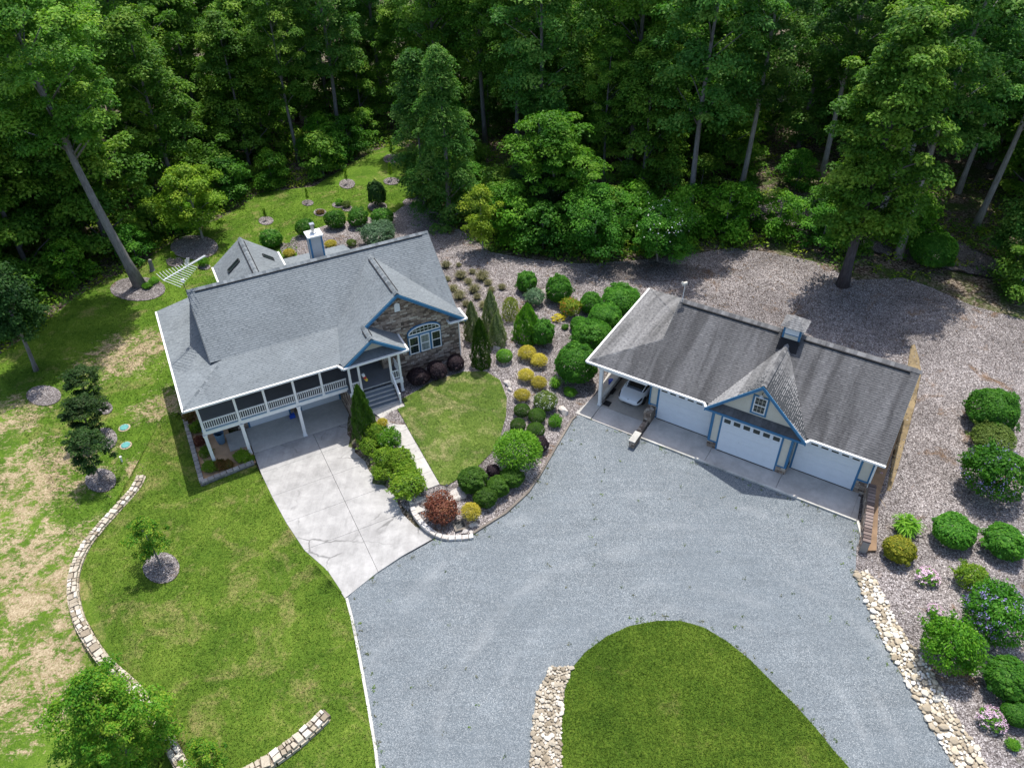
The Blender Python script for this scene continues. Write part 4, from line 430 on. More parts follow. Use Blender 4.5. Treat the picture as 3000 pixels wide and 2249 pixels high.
for k in POLY:
    if k.startswith('disc'): drape('mulch_ring',POLY[k],.06 if k!='disc_d' else .075,MT['mulch2'],.7,**S)
# lighter worn track through the woods
tr_=MISC['woodpath']; tp=[]
for (x,y) in tr_: tp.append((x,y-1.6))
for (x,y) in tr_[::-1]: tp.append((x,y+1.8))
drape('dirt_track',tp,.0,mulchmat('dirt_track_grit',.75,(.11,.12,.035)),label='grey dirt track at the edge of the woods',**S)
# driveway slabs (house frame)
def dz(y): return -1.25+1.13*min(max((.3-y)/14.2,0),1.0)
def slab(parent,name,poly,zf,th,mat,frame,inset=.014):
    c=np.mean(poly,axis=0); P=[(p[0]+(c[0]-p[0])*inset/max(.1,np.hypot(*(c-p))),p[1]+(c[1]-p[1])*inset/max(.1,np.hypot(*(c-p)))) for p in np.array(poly)]
    m=MB(); m.prism([frame(x,y)+(zf(x,y)-th,) for x,y in P],(0,0,th),0); o=m.obj(name,mat,parent); fix_normals(o); return o
drv=thing('driveway','pale concrete driveway sloping down to the basement doors','driveway',kind='structure')
def dleft(y): return float(np.interp(y,[-14.8,-12.1,-10.3,-6.7,-2.6,.3],[2.76,2.35,1.67,1.12,.82,.8]))
def gl(x): return float(np.interp(x,[2.76,3.3,4.5,6.4,9.0],[-14.8,-14.3,-14.0,-13.5,-13.1]))
ys=[.3,-2.0,-4.6,-7.4,-10.2]; 
for i in range(4):
    y1,y0=ys[i],ys[i+1]; xm=5.0
    xr=8.25
    slab(drv,'slab',[(dleft(y0),y0),(xm,y0),(xm,y1),(dleft(y1),y1)],lambda x,y:dz(y),.15,MT['conc'],hw)
    slab(drv,'slab',[(xm,y0),(xr,y0),(xr,y1),(xm,y1)],lambda x,y:dz(y),.15,MT['conc'],hw)
y=-10.2; xm=5.0
slab(drv,'slab',[(dleft(y),y),(dleft(-12.2),-12.2),(dleft(-14.8),-14.8),(xm,-13.95),(xm,y)],lambda x,y:dz(y),.15,MT['conc'],hw)
slab(drv,'slab',[(xm,-10.2),(xm,-13.95),(6.6,-13.5),(8.9,-13.1),(8.6,-12.5),(8.2,-11.3),(8.2,-10.2)],lambda x,y:dz(y),.15,MT['conc'],hw)
ps=thing('porch_slab','concrete floor under the porch in front of the basement garage','concrete floor',kind='structure')
slab(ps,'slab',[(.82,.3),(4.45,.3),(4.45,3.1),(.82,3.1)],lambda x,y:-1.24,.14,MT['slabshade'],hw)
slab(ps,'slab',[(4.45,.3),(7.9,.3),(7.9,3.1),(4.45,3.1)],lambda x,y:-1.24,.14,MT['slabshade'],hw)
slab(ps,'slab',[(-.6,1.2),(.82,1.2),(.82,3.1),(-.6,3.1)],lambda x,y:-1.2,.1,MT['slabshade'],hw)
m=MB(); m.prism([hw(x,y)+(-1.5,) for x,y in [(-2.75,-.85),(.75,-.6),(.8,3.1),(-.3,3.1),(-.3,12.3),(-2.75,12.3)]],(0,0,.24)); o=m.obj('planter_soil',MT['psoil'],kind='structure'); fix_normals(o)
# walkway
wk=thing('walkway','pale concrete walkway of square slabs from the steps','walkway',kind='structure')
def wz(x,y): return float(np.interp(y,[-10.0,-1.2],[.38,.63]))
wy=[-1.25,-2.75,-4.2,-5.65,-7.1,-8.45,-9.75]
for i in range(6):
    y1,y0=wy[i],wy[i+1]; q=[(9.4,y0),(10.62,y0),(10.62,y1),(9.4,y1)]
    if i==0: q=[(9.4,y0),(10.62,y0),(10.68,-2.05),(11.25,-2.0),(11.2,y1),(8.9,y1),(9.2,-2.0)]
    slab(wk,'slab',q,wz,.14,MT['walk'],hw)
for i,(ya,yb,z) in enumerate([(-9.75,-10.35,.2),(-10.35,-11.0,.02)]): slab(wk,'step',[(8.35-.1*i,yb),(10.6-1.4*i,yb),(10.6-1.2*i,ya),(8.45,ya)],lambda x,y:z,.16,MT['walk'],hw)
# garage apron
ap=thing('garage_apron','shaded concrete apron along the garage doors','apron',kind='structure')
def az(x,y): return float(np.interp(y,[-1.5,-.2],[-.07,0]))
for x0,x1 in ((4.95,9.45),(9.45,14.15),(14.15,18.75)): slab(ap,'slab',[(x0,-1.35),(x1,-1.35),(x1,.9),(x0,.9)],az,.16,MT['conc2'],gw)
slab(ap,'slab',[(18.75,-1.35),(19.15,-1.35),(18.9,.6),(18.75,.6)],az,.16,MT['conc2'],gw)
slab(ap,'slab',[(1.22,-1.5),(4.62,-1.5),(4.62,.05),(1.22,.05)],lambda x,y:float(np.interp(y,[-1.5,.05],[-.1,.0])),.16,MT['conc2'],gw)
slab(ap,'slab',[(1.22,.05),(4.62,.05),(4.4,10.2),(1.22,10.2)],lambda x,y:0.0,.16,concmat('carport_floor_concrete',(.40,.36,.31),.2),gw)
slab(ap,'slab',[(.0,-1.55),(1.2,-1.55),(1.2,1.0),(.35,1.0)],lambda x,y:-.03,.16,MT['walk'],gw)
slab(ap,'slab',[(.35,1.0),(1.0,1.0),(1.0,4.4),(-.05,4.4)],lambda x,y:-.03,.16,MT['walk'],gw)
slab(ap,'slab',[(-.05,4.4),(1.0,4.4),(1.0,10.2),(-.05,10.2)],lambda x,y:-.03,.16,MT['walk'],gw)
m=MB(); m.prism([gw(x,y)+(-.25,) for x,y in [(4.9,.86),(18.9,.86),(18.9,10.0),(4.3,10.0)]],(0,0,.27)); o=m.obj('garage_floor',MT['conc2'],kind='structure'); fix_normals(o)
m=MB(); m.prism([gw(x,y)+(-.3,) for x,y in [(19.2,.75),(19.95,-3.7),(20.6,-3.3),(19.85,1),(19.75,9.6),(18.97,9.6),(18.97,.9)]],(0,0,.42)); o=m.obj('bare_soil',MT['soil'],kind='structure',label='bare red soil strip along the garage side'); fix_normals(o)
def sweep(pts,w,h,zoff,mb=None,zf=None,mi=0):
    mb=mb or MB(); n=len(pts)
    P=[Vector((p[0],p[1],(zf(p[0],p[1]) if zf else T(p[0],p[1])))) for p in pts]; V=[]
    for i in range(n):
        d=(P[min(i+1,n-1)]-P[max(i-1,0)]); d.z=0; d.normalize(); s=Vector((-d.y,d.x,0))*w/2
        for a,z in ((1,zoff-h),(-1,zoff-h),(-1,zoff),(1,zoff)): V.append(P[i]+s*a+Vector((0,0,z)))
    F=[(4*i+k,4*i+(k+1)%4,4*i+4+(k+1)%4,4*i+4+k) for i in range(n-1) for k in range(4)]+[(3,2,1,0),tuple(range(4*n-4,4*n))]
    mb.add(V,F,mi); return mb
def dense(pts,step=.8):
    out=[tuple(pts[0][:2])]
    for a,b in zip(pts,pts[1:]):
        L=math.hypot(b[0]-a[0],b[1]-a[1]); k=max(1,int(L/step))
        out+=[(a[0]+(b[0]-a[0])*i/k,a[1]+(b[1]-a[1])*i/k) for i in range(1,k+1)]
    return out
def smooth(pts,step=.3):
    """Catmull-Rom through the points"""
    P=[np.array(p[:2],float) for p in pts]; P=[2*P[0]-P[1]]+P+[2*P[-1]-P[-2]]; out=[]
    for i in range(1,len(P)-2):
        k=max(2,int(np.linalg.norm(P[i+1]-P[i])/step))
        for j in range(k):
            t=j/k; a,b,c,d=P[i-1:i+3]
            out.append(tuple(.5*((2*b)+(c-a)*t+(2*a-5*b+4*c-d)*t*t+(3*b-a-3*c+d)*t**3)))
    out.append(tuple(P[-2])); return out
o=sweep(dense(CURB),.14,.3,.05).obj('curb',MT['curb'],kind='structure',label='narrow pale concrete curb between front lawn and gravel'); fix_normals(o)
o=sweep(dense(EDGE),.14,.4,.12).obj('garden_edging',MT['edge'],kind='structure',label='low edging between garden bed and gravel'); fix_normals(o)
mb=MB()
for a,b in (((4.98,-1.43),(9.05,-1.43)),((9.05,-1.43),(14.95,-1.43)),((14.95,-1.43),(19.15,-1.43)),((19.15,-1.4),(19.7,-2.6))):
    pa,pb=gw(*a),gw(*b); mb.bar((pa[0],pa[1],-.1),(pb[0],pb[1],-.1),.15,.16)
o=mb.obj('apron_curb',MT['curb'],kind='structure',label='white concrete lip along the front of the garage apron')
# ---------------------------------------------------------------- HOUSE
def build_house():
    rng=random.Random(5)
    H=thing('house','stone and siding house with blue grey shingle roofs, white porch and blue trim','house',(HX,HY,0),HYAW)
    lc=local_cam((HX,HY,0),HYAW)
    p1=(8.2-4.94)/(7.371-3.251); Zr=8.2; L=17.371; sg=.735
    planes=[
     [(.84,3.251,4.94),(8.68,3.251,4.94),(12.573,6.87,7.80),(12.573,7.371,Zr),(0,7.371,Zr),(0,3.251,4.94)],
     ]
    A=[(0,3.251,4.94),(8.68,3.251,4.94),(12.573,6.87,7.80),(12.573,7.371,Zr),(0,7.371,Zr)]
    B=[(12.573,6.87,7.80),(17.371,2.42,4.28),(L,7.371,Zr),(12.573,7.371,Zr)]
    Cp=[(-2.406,0,4.272),(7.77,0,4.272),(8.68,3.251,4.94),(.84,3.251,4.94)]
    D=[(-2.406,12.373,4.272),(-2.406,0,4.272),(.84,3.251,4.94),(.84,12.373,4.94)]
    # big front gable: left slope in two convex pieces, right slope
    def zl(x): return 7.797-sg*(12.573-x)
    E1=[(8.68,3.251,zl(8.68)),(7.77,0,zl(7.77)),(7.836,-.52,zl(7.836)),(9.974,-.52,zl(9.974)),(9.974,1.02,zl(9.974)),(9.974,4.45,zl(9.974))]
    E2=[(9.974,4.45,zl(9.974)),(9.974,1.02,zl(9.974)),(12.573,1.02,7.797),(12.573,6.87,7.80)]
    Fp=[(12.573,1.02,7.797),(17.441,1.02,4.228),(17.441,2.4,4.228),(12.573,6.87,7.797)]
    zr=lambda x: 5.893-(5.893-4.277)/(12.318-9.974)*(x-9.974)
    Gp=[(12.318,-.52,4.277),(12.318,1.44,4.277),(9.974,1.44,5.893),(9.974,-.52,5.893)]
    # rear
    Bk=[(L,7.371,Zr),(L,13.0,Zr-p1*5.63),(6.9,13.0,Zr-p1*5.63),(6.9,9.4,6.6),(4.95,7.371+.001,Zr),]
    Bk1=[(L,7.371,Zr),(L,11.5,4.94),(4.95,11.5,4.94),(4.95,7.371,Zr)]
    Bk2=[(4.95,7.371,Zr),(4.95,11.5,4.94),(0,11.5,4.94),(0,7.371,Zr)]
    Rp=[(13.2,11.5,4.98),(12.7,15.0,4.5),(7.4,15.0,4.5),(7.4,11.5,4.98)]
    Wl=[(2.45,16.1,4.68),(2.45,11.6,4.68),(4.95,9.4,6.62),(4.95,16.1,6.62)]
    Wr=[(7.5,11.6,4.68),(7.5,16.1,4.68),(4.95,16.1,6.62),(4.95,9.4,6.62)]
    ALL=dict(A=A,B=B,C=Cp,D=D,E1=E1,E2=E2,F=Fp,G=Gp,K1=Bk1,K2=Bk2,R=Rp,Wl=Wl,Wr=Wr)
    first_edge={'A':0,'B':1,'C':0,'D':0,'E1':None,'E2':None,'F':1,'G':0,'K1':1,'K2':1,'R':1,'Wl':0,'Wr':0}
    deck=MB(); pieces=[]
    for k,poly in ALL.items():
        q=[Vector(v) for v in poly]; n=Vector((0,0,0))
        for i in range(len(q)): n+=(q[i-1]-q[0]).cross(q[i]-q[0])
        n.normalize()
        if n.z<0: q=q[::-1]; n=-n
        deck.prism([v-n*.14 for v in q],n*.138,0)
        # plane with its along axis level
        xa=Vector((n.y,-n.x,0)).normalized()   # level direction
        pl=Plane.__new__(Plane); pl.n=n; pl.x=-xa; pl.y=n.cross(pl.x).normalized()
        if pl.y.z<0: pl.x=-pl.x; pl.y=-pl.y
        pl.o=min(q,key=lambda v:v.z); pl.q=[((v-pl.o).dot(pl.x),(v-pl.o).dot(pl.y)) for v in q]
        if area2(pl.q)<0: pl.q=pl.q[::-1]
        pieces+=shingle_pieces(pl,rng,.155,.22,.42)
    roof=deck.obj('roof',[MT['deckroof']],H); fix_normals(roof)
    emit(roof,'shingle',pieces,MT['shingle'],290,'shingle_field',lc)
    # pent skirts under the gables
    pts=[(8.3,-.52,4.24),(12.25,-.52,4.24),(11.75,.1,4.62),(8.75,.1,4.62)]
    for q in (pts,[(16.25,1.0,4.2),(17.4,1.0,4.2),(17.2,1.44,4.5),(16.3,1.44,4.5)]):
        n=(Vector(q[1])-Vector(q[0])).cross(Vector(q[3])-Vector(q[0])).normalized()
        m=MB(); m.prism([Vector(v)-n*.06 for v in q],n*.055); sk=m.obj('pent_roof',MT['deckroof'],H)
        emit(sk,'shingle',shingle_pieces(Plane(q),rng,.15,.25,.42,-.2),MT['shingle'],0,'shingle_field',lc)
    def ridge(pts,name='ridge_cap',w=.17,vent=False):
        m=MB(); a,b=Vector(pts[0]),Vector(pts[1]); L_=(b-a).length; k=int(L_/.24); d=(b-a)/k; rg=random.Random(3)
        u=Vector((0,0,1)); s=d.normalized().cross(u).normalized()
        for i in range(k):
            p0=a+d*i; p1_=a+d*(i+1)*1.0+d*.12; t=rg.random()*.7+.15
            for sd in (-1,1):
                o_=s*sd
                V=[p0+u*.065,p1_+u*.05,p1_+o_*w-u*(w*.62-.02),p0+o_*w-u*(w*.62-.035)]
                m.add(V,[(0,1,2,3)],0,t)
        m.obj(name,MT['shingle'],H)
        if vent:
            m=MB()
            for sd in (-1,1): m.bar(a+s*sd*(w+.04)+u*(-.10)+d*2,b+s*sd*(w+.04)+u*(-.10)-d*2,.06,.05)
            m.obj('ridge_vent',MT['dark'],H)
    ridge([(0,7.371,8.22),(L,7.371,8.22)],vent=True); ridge([(12.573,1.0,7.82),(12.573,6.8,7.82)],vent=True); ridge([(9.974,-.55,5.92),(9.974,1.2,5.92)],vent=True); ridge([(4.95,16.1,6.64),(4.95,9.5,6.64)],vent=True)
    ridge([(-2.38,.03,4.30),(.84,3.25,4.97)],w=.13)
    # gutters and fascias
    m=MB()
    for a,b in (((-2.47,-.07),(7.55,-.07)),((-2.47,-.12),(-2.47,12.4)),((7.55,-.07),(7.80,-.62)),((7.75,-.60),(12.42,-.60)),((12.40,-.64),(12.40,1.42)),((17.52,.95),(17.52,2.45)),((16.2,.98),(17.56,.94)),((7.46,15.08),(12.75,15.08)),((16.17,1.0),(16.17,1.44))):
        m=MB(); m.bar((a[0],a[1],4.20),(b[0],b[1],4.20),.13,.13); m.obj('gutter',MT['white'],H)
    for a,b in (((2.37,16.1),(2.37,11.6)),((7.58,16.1),(7.58,13.3))): m=MB(); m.bar((a[0],a[1],4.62),(b[0],b[1],4.62),.13,.12); m.obj('gutter',MT['white'],H)
    m=MB()
    for a,b,y in (((12.573,7.73),(9.974,5.82),.98),((12.573,7.73),(17.44,4.16),.98),((9.974,5.83),(7.84,4.22),-.56),((9.974,5.83),(12.32,4.22),-.56)):
        m.bar((a[0],y,a[1]-.06),(b[0],y,b[1]-.06),.05,.25,up=(0,1,0)) if False else m.prism([(a[0],y-.03,a[1]+.04),(b[0],y-.03,b[1]+.04),(b[0],y-.03,b[1]-.2),(a[0],y-.03,a[1]-.2)],(0,.06,0))
    o=m.obj('rake_board',MT['blue'],H); fix_normals(o); m=MB()
    for x in (-.02,L+.02):
        m.prism([(x-.03,7.371,8.18),(x-.03,3.25,4.9),(x-.03,3.25,4.7),(x-.03,7.371,7.98)],(.06,0,0)); m.prism([(x-.03,7.371,8.18),(x-.03,11.5,4.9),(x-.03,11.5,4.7),(x-.03,7.371,7.98)],(.06,0,0))
    o=m.obj('drip_edge',MT['drip'],H); fix_normals(o)
    # walls
    m=MB()
    m.box((.36,3.12,-1.3),(17.0,11.4,4.4)); m.box((11.0,1.47,-.3),(17.0,3.2,4.4)); m.box((2.7,11.3,-1.3),(7.25,15.6,4.6))
    m.prism([(.38,7.371,7.95),(.38,3.2,4.75),(.38,3.2,4.4),(.38,11.5,4.4),(.38,11.5,4.75)],(.2,0,0)); m.prism([(16.9,7.371,7.95),(16.9,3.2,4.6),(16.9,11.5,4.6)],(.1,0,0))
    m.prism([(12.573,1.47,7.6),(8.2,1.47,4.35),(16.95,1.47,4.35)],(0,1.5,0)); m.prism([(4.95,15.4,6.5),(2.6,15.4,4.6),(7.3,15.4,4.6)],(0,.2,0))
    wl=m.obj('wall',MT['mortar'],H); fix_normals(wl)
    st=[]
    gable=[(8.0,1.44,4.3),(17.02,1.44,4.3),(12.573,1.44,7.6)]
    st+=stone_pieces(Plane(gable),rng,.15,.18,.5); st+=stone_pieces(Plane([(11.0,1.44,.3),(17.02,1.44,.3),(17.02,1.44,4.3),(11.0,1.44,4.3)]),rng,.15,.18,.5)
    # clear the window and vent from the stone
    st=[s for s in st if not (13.0<s[3].x<15.68 and 2.1<s[3].z<4.2) and not (12.34<s[3].x<12.82 and 6.05<s[3].z<6.85) and not (((s[3].x-14.33)/1.3)**2+((s[3].z-3.97)/.62)**2<1 and s[3].z>3.9)]
    st+=stone_pieces(Plane([(.4,3.1,1.9),(8.0,3.1,1.9),(8.0,3.1,4.2),(.4,3.1,4.2)]),rng,.2,.3,.6)
    st+=stone_pieces(Plane([(.35,3.08,-1.25),(1.2,3.08,-1.25),(1.2,3.08,1.5),(.35,3.08,1.5)]),rng,.17,.2,.5); st+=stone_pieces(Plane([(4.05,3.08,-1.25),(4.95,3.08,-1.25),(4.95,3.08,1.5),(4.05,3.08,1.5)]),rng,.17,.2,.5)
    st+=stone_pieces(Plane([(7.93,3.1,-1.25),(7.93,-.02,-1.25),(7.93,-.02,1.4),(7.93,3.1,1.4)]),rng,.17,.2,.5)
    st+=stone_pieces(Plane([(17.03,1.44,.4),(17.03,7,.4),(17.03,7,4.2),(17.03,1.44,4.2)]),rng,.2,.3,.6)
    emit(wl,'stone',st,MT['stone'],290,'stone_field',lc)
    m=MB(); m.box((7.95,-.05,-1.3),(8.35,3.1,1.42)); m.box((8.35,-.05,-1.3),(8.8,.3,1.3)); m.obj('foundation',MT['mortar'],H)
    m=MB(); m.box((17.0,1.38,.5),(17.07,1.44,4.2)); m.obj('downspout',MT['white'],H)
    # gable face of the entry and its soffit
    m=MB(); m.prism([(8.75,.12,4.6),(11.75,.12,4.6),(9.974,.12,5.75)],(0,.06,0)); f=m.obj('gable_panel',MT['cream'],H); fix_normals(f)
    m=MB()
    for i in range(22):
        x=8.85+i*.13; zt=5.68-abs(x-9.974)*.68
        if zt>4.66: m.box((x,.105,4.6),(x+.03,.121,zt))
    m.obj('batten',MT['cream'],f,kind='stuff')
    m=MB(); m.box((-2.3,.0,4.06),(7.6,3.1,4.10)); m.box((7.65,-.5,4.06),(12.3,1.44,4.10)); m.box((7.8,1.44,4.06),(11,3.1,4.1)); m.box((-2.3,3.1,4.06),(.36,12.3,4.1)); m.box((16.95,1.05,4.08),(17.45,11,4.12)); m.obj('soffit',MT['white'],H)
    # louvred vent in the big gable
    m=MB(); ar=[(12.38,1.40,6.12),(12.78,1.40,6.12),(12.78,1.40,6.68),(12.72,1.40,6.76),(12.58,1.40,6.82),(12.44,1.40,6.76),(12.38,1.40,6.68)]
    m.prism(ar,(0,.06,0)); v=m.obj('gable_vent',MT['white'],H); fix_normals(v); m=MB()
    for i in range(6): m.box((12.41,1.385,6.17+i*.085),(12.75,1.399,6.22+i*.085))
    m.obj('louvre',MT['white'],v)
    # window group in the gable wall
    w=link('window',None,H,label='arched window over three sash windows in blue surround')
    m=MB(); arc=[(14.33+1.28*math.cos(t),1.36,3.97+.58*math.sin(t)) for t in np.linspace(0,math.pi,17)]
    m.prism([(13.05,1.36,2.15),(15.61,1.36,2.15)]+arc,(0,.12,0)); s_=m.obj('surround',MT['blue'],w); fix_normals(s_)
    def sash(x0,x1,z0,z1,gm):
        m=MB()
        for a,b in (((x0,z0),(x1,z0+.07)),((x0,z1-.07),(x1,z1)),((x0,z0+.07),(x0+.06,z1-.07)),((x1-.06,z0+.07),(x1,z1-.07)),((x0+.06,(z0+z1)/2-.025),(x1-.06,(z0+z1)/2+.025))): m.box((a[0],1.30,a[1]),(b[0],1.359,b[1]))
        m.obj('sash',MT['white'],w); m=MB(); m.box((x0+.05,1.33,z0+.05),(x1-.05,1.357,z1-.05)); m.obj('pane',gm,w)
        m=MB()
        for k in (1,2): x=x0+(x1-x0)*k/3; m.box((x-.008,1.322,z0+.06),(x+.008,1.329,z1-.06))
        for k in range(1,6): z=z0+(z1-z0)*k/6; m.box((x0+.06,1.3225,z-.008),(x1-.06,1.3295,z+.008))
        m.obj('muntin',MT['dmetal'],w)
    sash(13.12,13.84,2.2,3.68,MT['glass']); sash(13.98,14.68,2.2,3.68,MT['curtain']); sash(14.84,15.55,2.2,3.68,MT['glass'])
    m=MB(); a1=[(14.33+1.2*math.cos(t),1.33,3.9+.55*math.sin(t)) for t in np.linspace(0,math.pi,17)]; m.prism(a1,(0,.028,0)); g_=m.obj('pane',MT['glass'],w); fix_normals(g_)
    m=MB()
    for p_,q_ in zip(a1,a1[1:]): m.bar((p_[0],1.33,p_[2]),(q_[0],1.33,q_[2]),.06,.07)
    m.bar((13.12,1.33,3.9),(15.54,1.33,3.9),.06,.08); m.obj('arch_frame',MT['white'],w); m=MB()
    for k in range(1,8):
        x=13.13+k*.3; hz=.55*math.sqrt(max(0,1-((x-14.33)/1.2)**2)); m.box((x-.012,1.315,3.93),(x+.012,1.329,3.9+hz))
    m.box((13.45,1.3155,4.14),(15.2,1.3295,4.165)); m.obj('muntin',MT['white'],w)
    # deck
    m=MB(); m.box((-1.72,.5,1.62),(7.9,3.08,1.86)); m.box((-1.72,3.08,1.62),(.34,12.2,1.86)); m.obj('deck_floor',MT['deckfl'],H)
    m=MB(); m.box((-1.82,.38,1.50),(8.05,.49,1.80)); m.box((-1.82,.49,1.50),(-1.73,12.2,1.80)); m.obj('deck_beam',MT['white'],H)
    m=MB(); m.box((-1.84,.355,1.80),(8.06,.50,1.875)); m.obj('deck_edge',MT['fasc'],H)
    def post(x,y,z0,z1,wd=.15):
        m=MB(); m.box((x-wd/2,y-wd/2,z0),(x+wd/2,y+wd/2,z1)); m.box((x-wd*.66,y-wd*.66,z0),(x+wd*.66,y+wd*.66,z0+.12)); m.box((x-wd*.66,y-wd*.66,z1-.12),(x+wd*.66,y+wd*.66,z1)); m.obj('post',MT['white'],H)
    PX=[-1.70,.60,2.50,4.47,6.33]
    for x in PX: post(x,.43,1.78,4.08)
    for y in (4.2,8.2,12.1): post(-1.75,y,1.78,4.08)
    for x in (-1.74,.62,4.47): post(x,.44,-1.25,1.52,.21)
    post(-1.75,6.2,-1.3,1.52,.21); post(-1.75,12.1,-1.4,1.52,.21)
    for x in (8.2,8.87,11.12,11.78): post(x,-.08,1.5,4.08)
    post(11.78,-.08,.45,1.34,.19)
    def rail(a,b,z,gap=.135):
        r=link('railing',None,H); m=MB(); A_,B_=Vector((a[0],a[1],z)),Vector((b[0],b[1],z)); m.bar(A_+Vector((0,0,.72)),B_+Vector((0,0,.72)),.09,.06); m.bar(A_+Vector((0,0,.10)),B_+Vector((0,0,.10)),.06,.06); m.obj('rail',MT['white'],r)
        n=int((B_-A_).length/gap); bm=MB(); bm.box((-.02,-.02,.13),(.02,.02,.69)); me=bm.mesh('baluster',[MT['white']])
        for i in range(n):
            p=A_+(B_-A_)*((i+.5)/n); link('baluster',me,r,loc=p)
    xs=PX+[8.12]
    for i in range(5): rail((xs[i]+.09,.43),(xs[i+1]-.09,.43),1.86)
    rail((-1.75,.55),(-1.75,4.1),1.86); rail((-1.75,4.3),(-1.75,8.1),1.86)
    rail((8.29,-.08),(8.78,-.08),1.64); rail((11.21,-.08),(11.69,-.08),1.64); rail((11.82,0),(11.82,1.35),1.64)
    m=MB(); m.box((7.95,-.1,1.5),(11.85,3.08,1.62)); m.obj('entry_floor',MT['deckfl'],H)
    m=MB(); m.box((8.0,-.17,1.30),(8.88,-.105,1.6)); m.box((11.1,-.17,1.30),(11.9,-.105,1.6)); m.box((11.86,-.105,1.30),(11.92,1.4,1.6)); m.obj('entry_beam',MT['white'],H)
    # front door behind the entry porch
    m=MB(); m.box((9.4,3.05,1.64),(10.5,3.10,3.8)); dd=m.obj('front_door',MT['blue'],H); m=MB(); m.box((9.6,3.03,2.5),(10.3,3.049,3.6)); m.obj('pane',MT['glass'],dd)
    stp=link('steps',None,H)
    for i in range(5):
        z=1.62-.195*(i+1)+.0; y0=-.12-.25*i
        m=MB(); m.box((8.93,y0-.25,.45),(11.05,y0,z)); m.obj('riser',MT['riser'],stp)
        m=MB(); m.box((8.91,y0-.28,z+.004),(11.07,y0-.19,z+.035)); m.obj('nosing',MT['tread'],stp)
    m=MB(); m.box((8.91,-.2,1.622),(11.07,-.1,1.65)); m.obj('nosing',MT['tread'],stp)
    m=MB()
    m.bar((11.14,-.1,2.36),(11.14,-1.42,1.36),.09,.07); m.bar((11.14,-.15,1.75),(11.14,-1.4,.8),.07,.09)
    m.box((11.08,-1.5,.55),(11.2,-1.38,1.45))
    for i in range(7): y_=-.25-.16*i; m.box((11.12,y_-.02,1.68+(y_+.15)*.76),(11.16,y_+.02,2.3+(y_+.1)*.76))
    m.obj('stair_railing',MT['white'],H)
    # basement garage doors
    for x0,x1 in ((1.22,4.03),(4.97,7.78)):
        g=link('garage_door',None,H); 
        for k in range(4):
            m=MB(); m.box((x0,3.06,-1.22+k*.56),(x1,3.10,-1.22+k*.56+.545)); m.obj('door_panel',MT['door'],g)
        m=MB(); m.box((x0-.12,3.03,-1.24),(x0-.005,3.11,1.2)); m.box((x1+.005,3.03,-1.24),(x1+.12,3.11,1.2)); m.box((x0-.12,3.03,1.02),(x1+.12,3.055,1.2)); m.obj('door_trim',MT['blue'],g)
    # chimney
    ch=link('chimney',None,H); x0,x1,y0,y1=8.9,9.85,8.72,9.6
    m=MB(); m.box((x0+.01,y0+.01,6.0),(x1-.01,y1-.01,9.2)); m.obj('chase',MT['sidegrey'],ch)
    bm=MB(); 
    for k in range(15):
        z=6.4+k*.185
        for q in ([(x0+.1,y0,z),(x1-.1,y0,z),(x1-.1,y0+.012,z+.185),(x0+.1,y0+.012,z+.185)],[(x0,y1-.1,z),(x0,y0+.1,z),(x0+.012,y0+.1,z+.185),(x0+.012,y1-.1,z+.185)],[(x1,y0+.1,z),(x1,y1-.1,z),(x1-.012,y1-.1,z+.185),(x1-.012,y0+.1,z+.185)]):
            m=MB(); n=(Vector(q[1])-Vector(q[0])).cross(Vector(q[3])-Vector(q[0])).normalized(); m.prism([Vector(v)-n*.02 for v in q],n*.02); m.obj('siding_board',MT['sidegrey'],ch)
    m=MB()
    for x,y in ((x0,y0),(x1-.1,y0),(x0,y1-.1),(x1-.1,y1-.1)): m.box((x-.012,y-.012,6.2),(x+.112,y+.112,9.16))
    m.obj('corner_board',MT['blue'],ch)
    m=MB(); m.box((x0-.1,y0-.1,9.16),(x1+.1,y1+.1,9.26)); m.obj('chimney_cap',MT['white'],ch)
    m=MB(); cx,cy_=(x0+x1)/2,(y0+y1)/2
    m.tube([(cx,cy_,9.26),(cx,cy_,9.34),(cx,cy_,9.36),(cx,cy_,9.85)],[.24,.2,.13,.12],12); m.box((cx-.16,cy_-.16,9.9),(cx+.16,cy_+.16,10.02)); m.box((cx-.02,cy_-.02,9.85),(cx+.02,cy_+.02,9.9)); m.obj('flue',MT['metal'],ch)
    # skylights on the rear wing
    for xs_,sgn in (((3.35,4.3),1),((6.1,6.8),-1)):
        zf=lambda x: 6.62-(6.62-4.68)/2.5*abs(x-4.95)+.0
        xa,xb=xs_; ya,yb_=13.3,13.75
        if sgn<0: ya,yb_=13.85,14.3
        q=[(xa,ya,zf(xa)),(xb,ya,zf(xb)),(xb,yb_,zf(xb)),(xa,yb_,zf(xa))]; n=(Vector(q[1])-Vector(q[0])).cross(Vector(q[3])-Vector(q[0])).normalized()
        if n.z<0: n=-n
        s=link('skylight',None,H); m=MB()
        for i in range(4): m.bar(Vector(q[i])+n*.05,Vector(q[(i+1)%4])+n*.05,.07,.14,up=n)
        m.obj('frame',MT['dmetal'],s); m=MB(); m.prism([Vector(v)+n*.02 for v in q],n*.05); o=m.obj('pane',MT['glass'],s); fix_normals(o)
    return H
build_house()
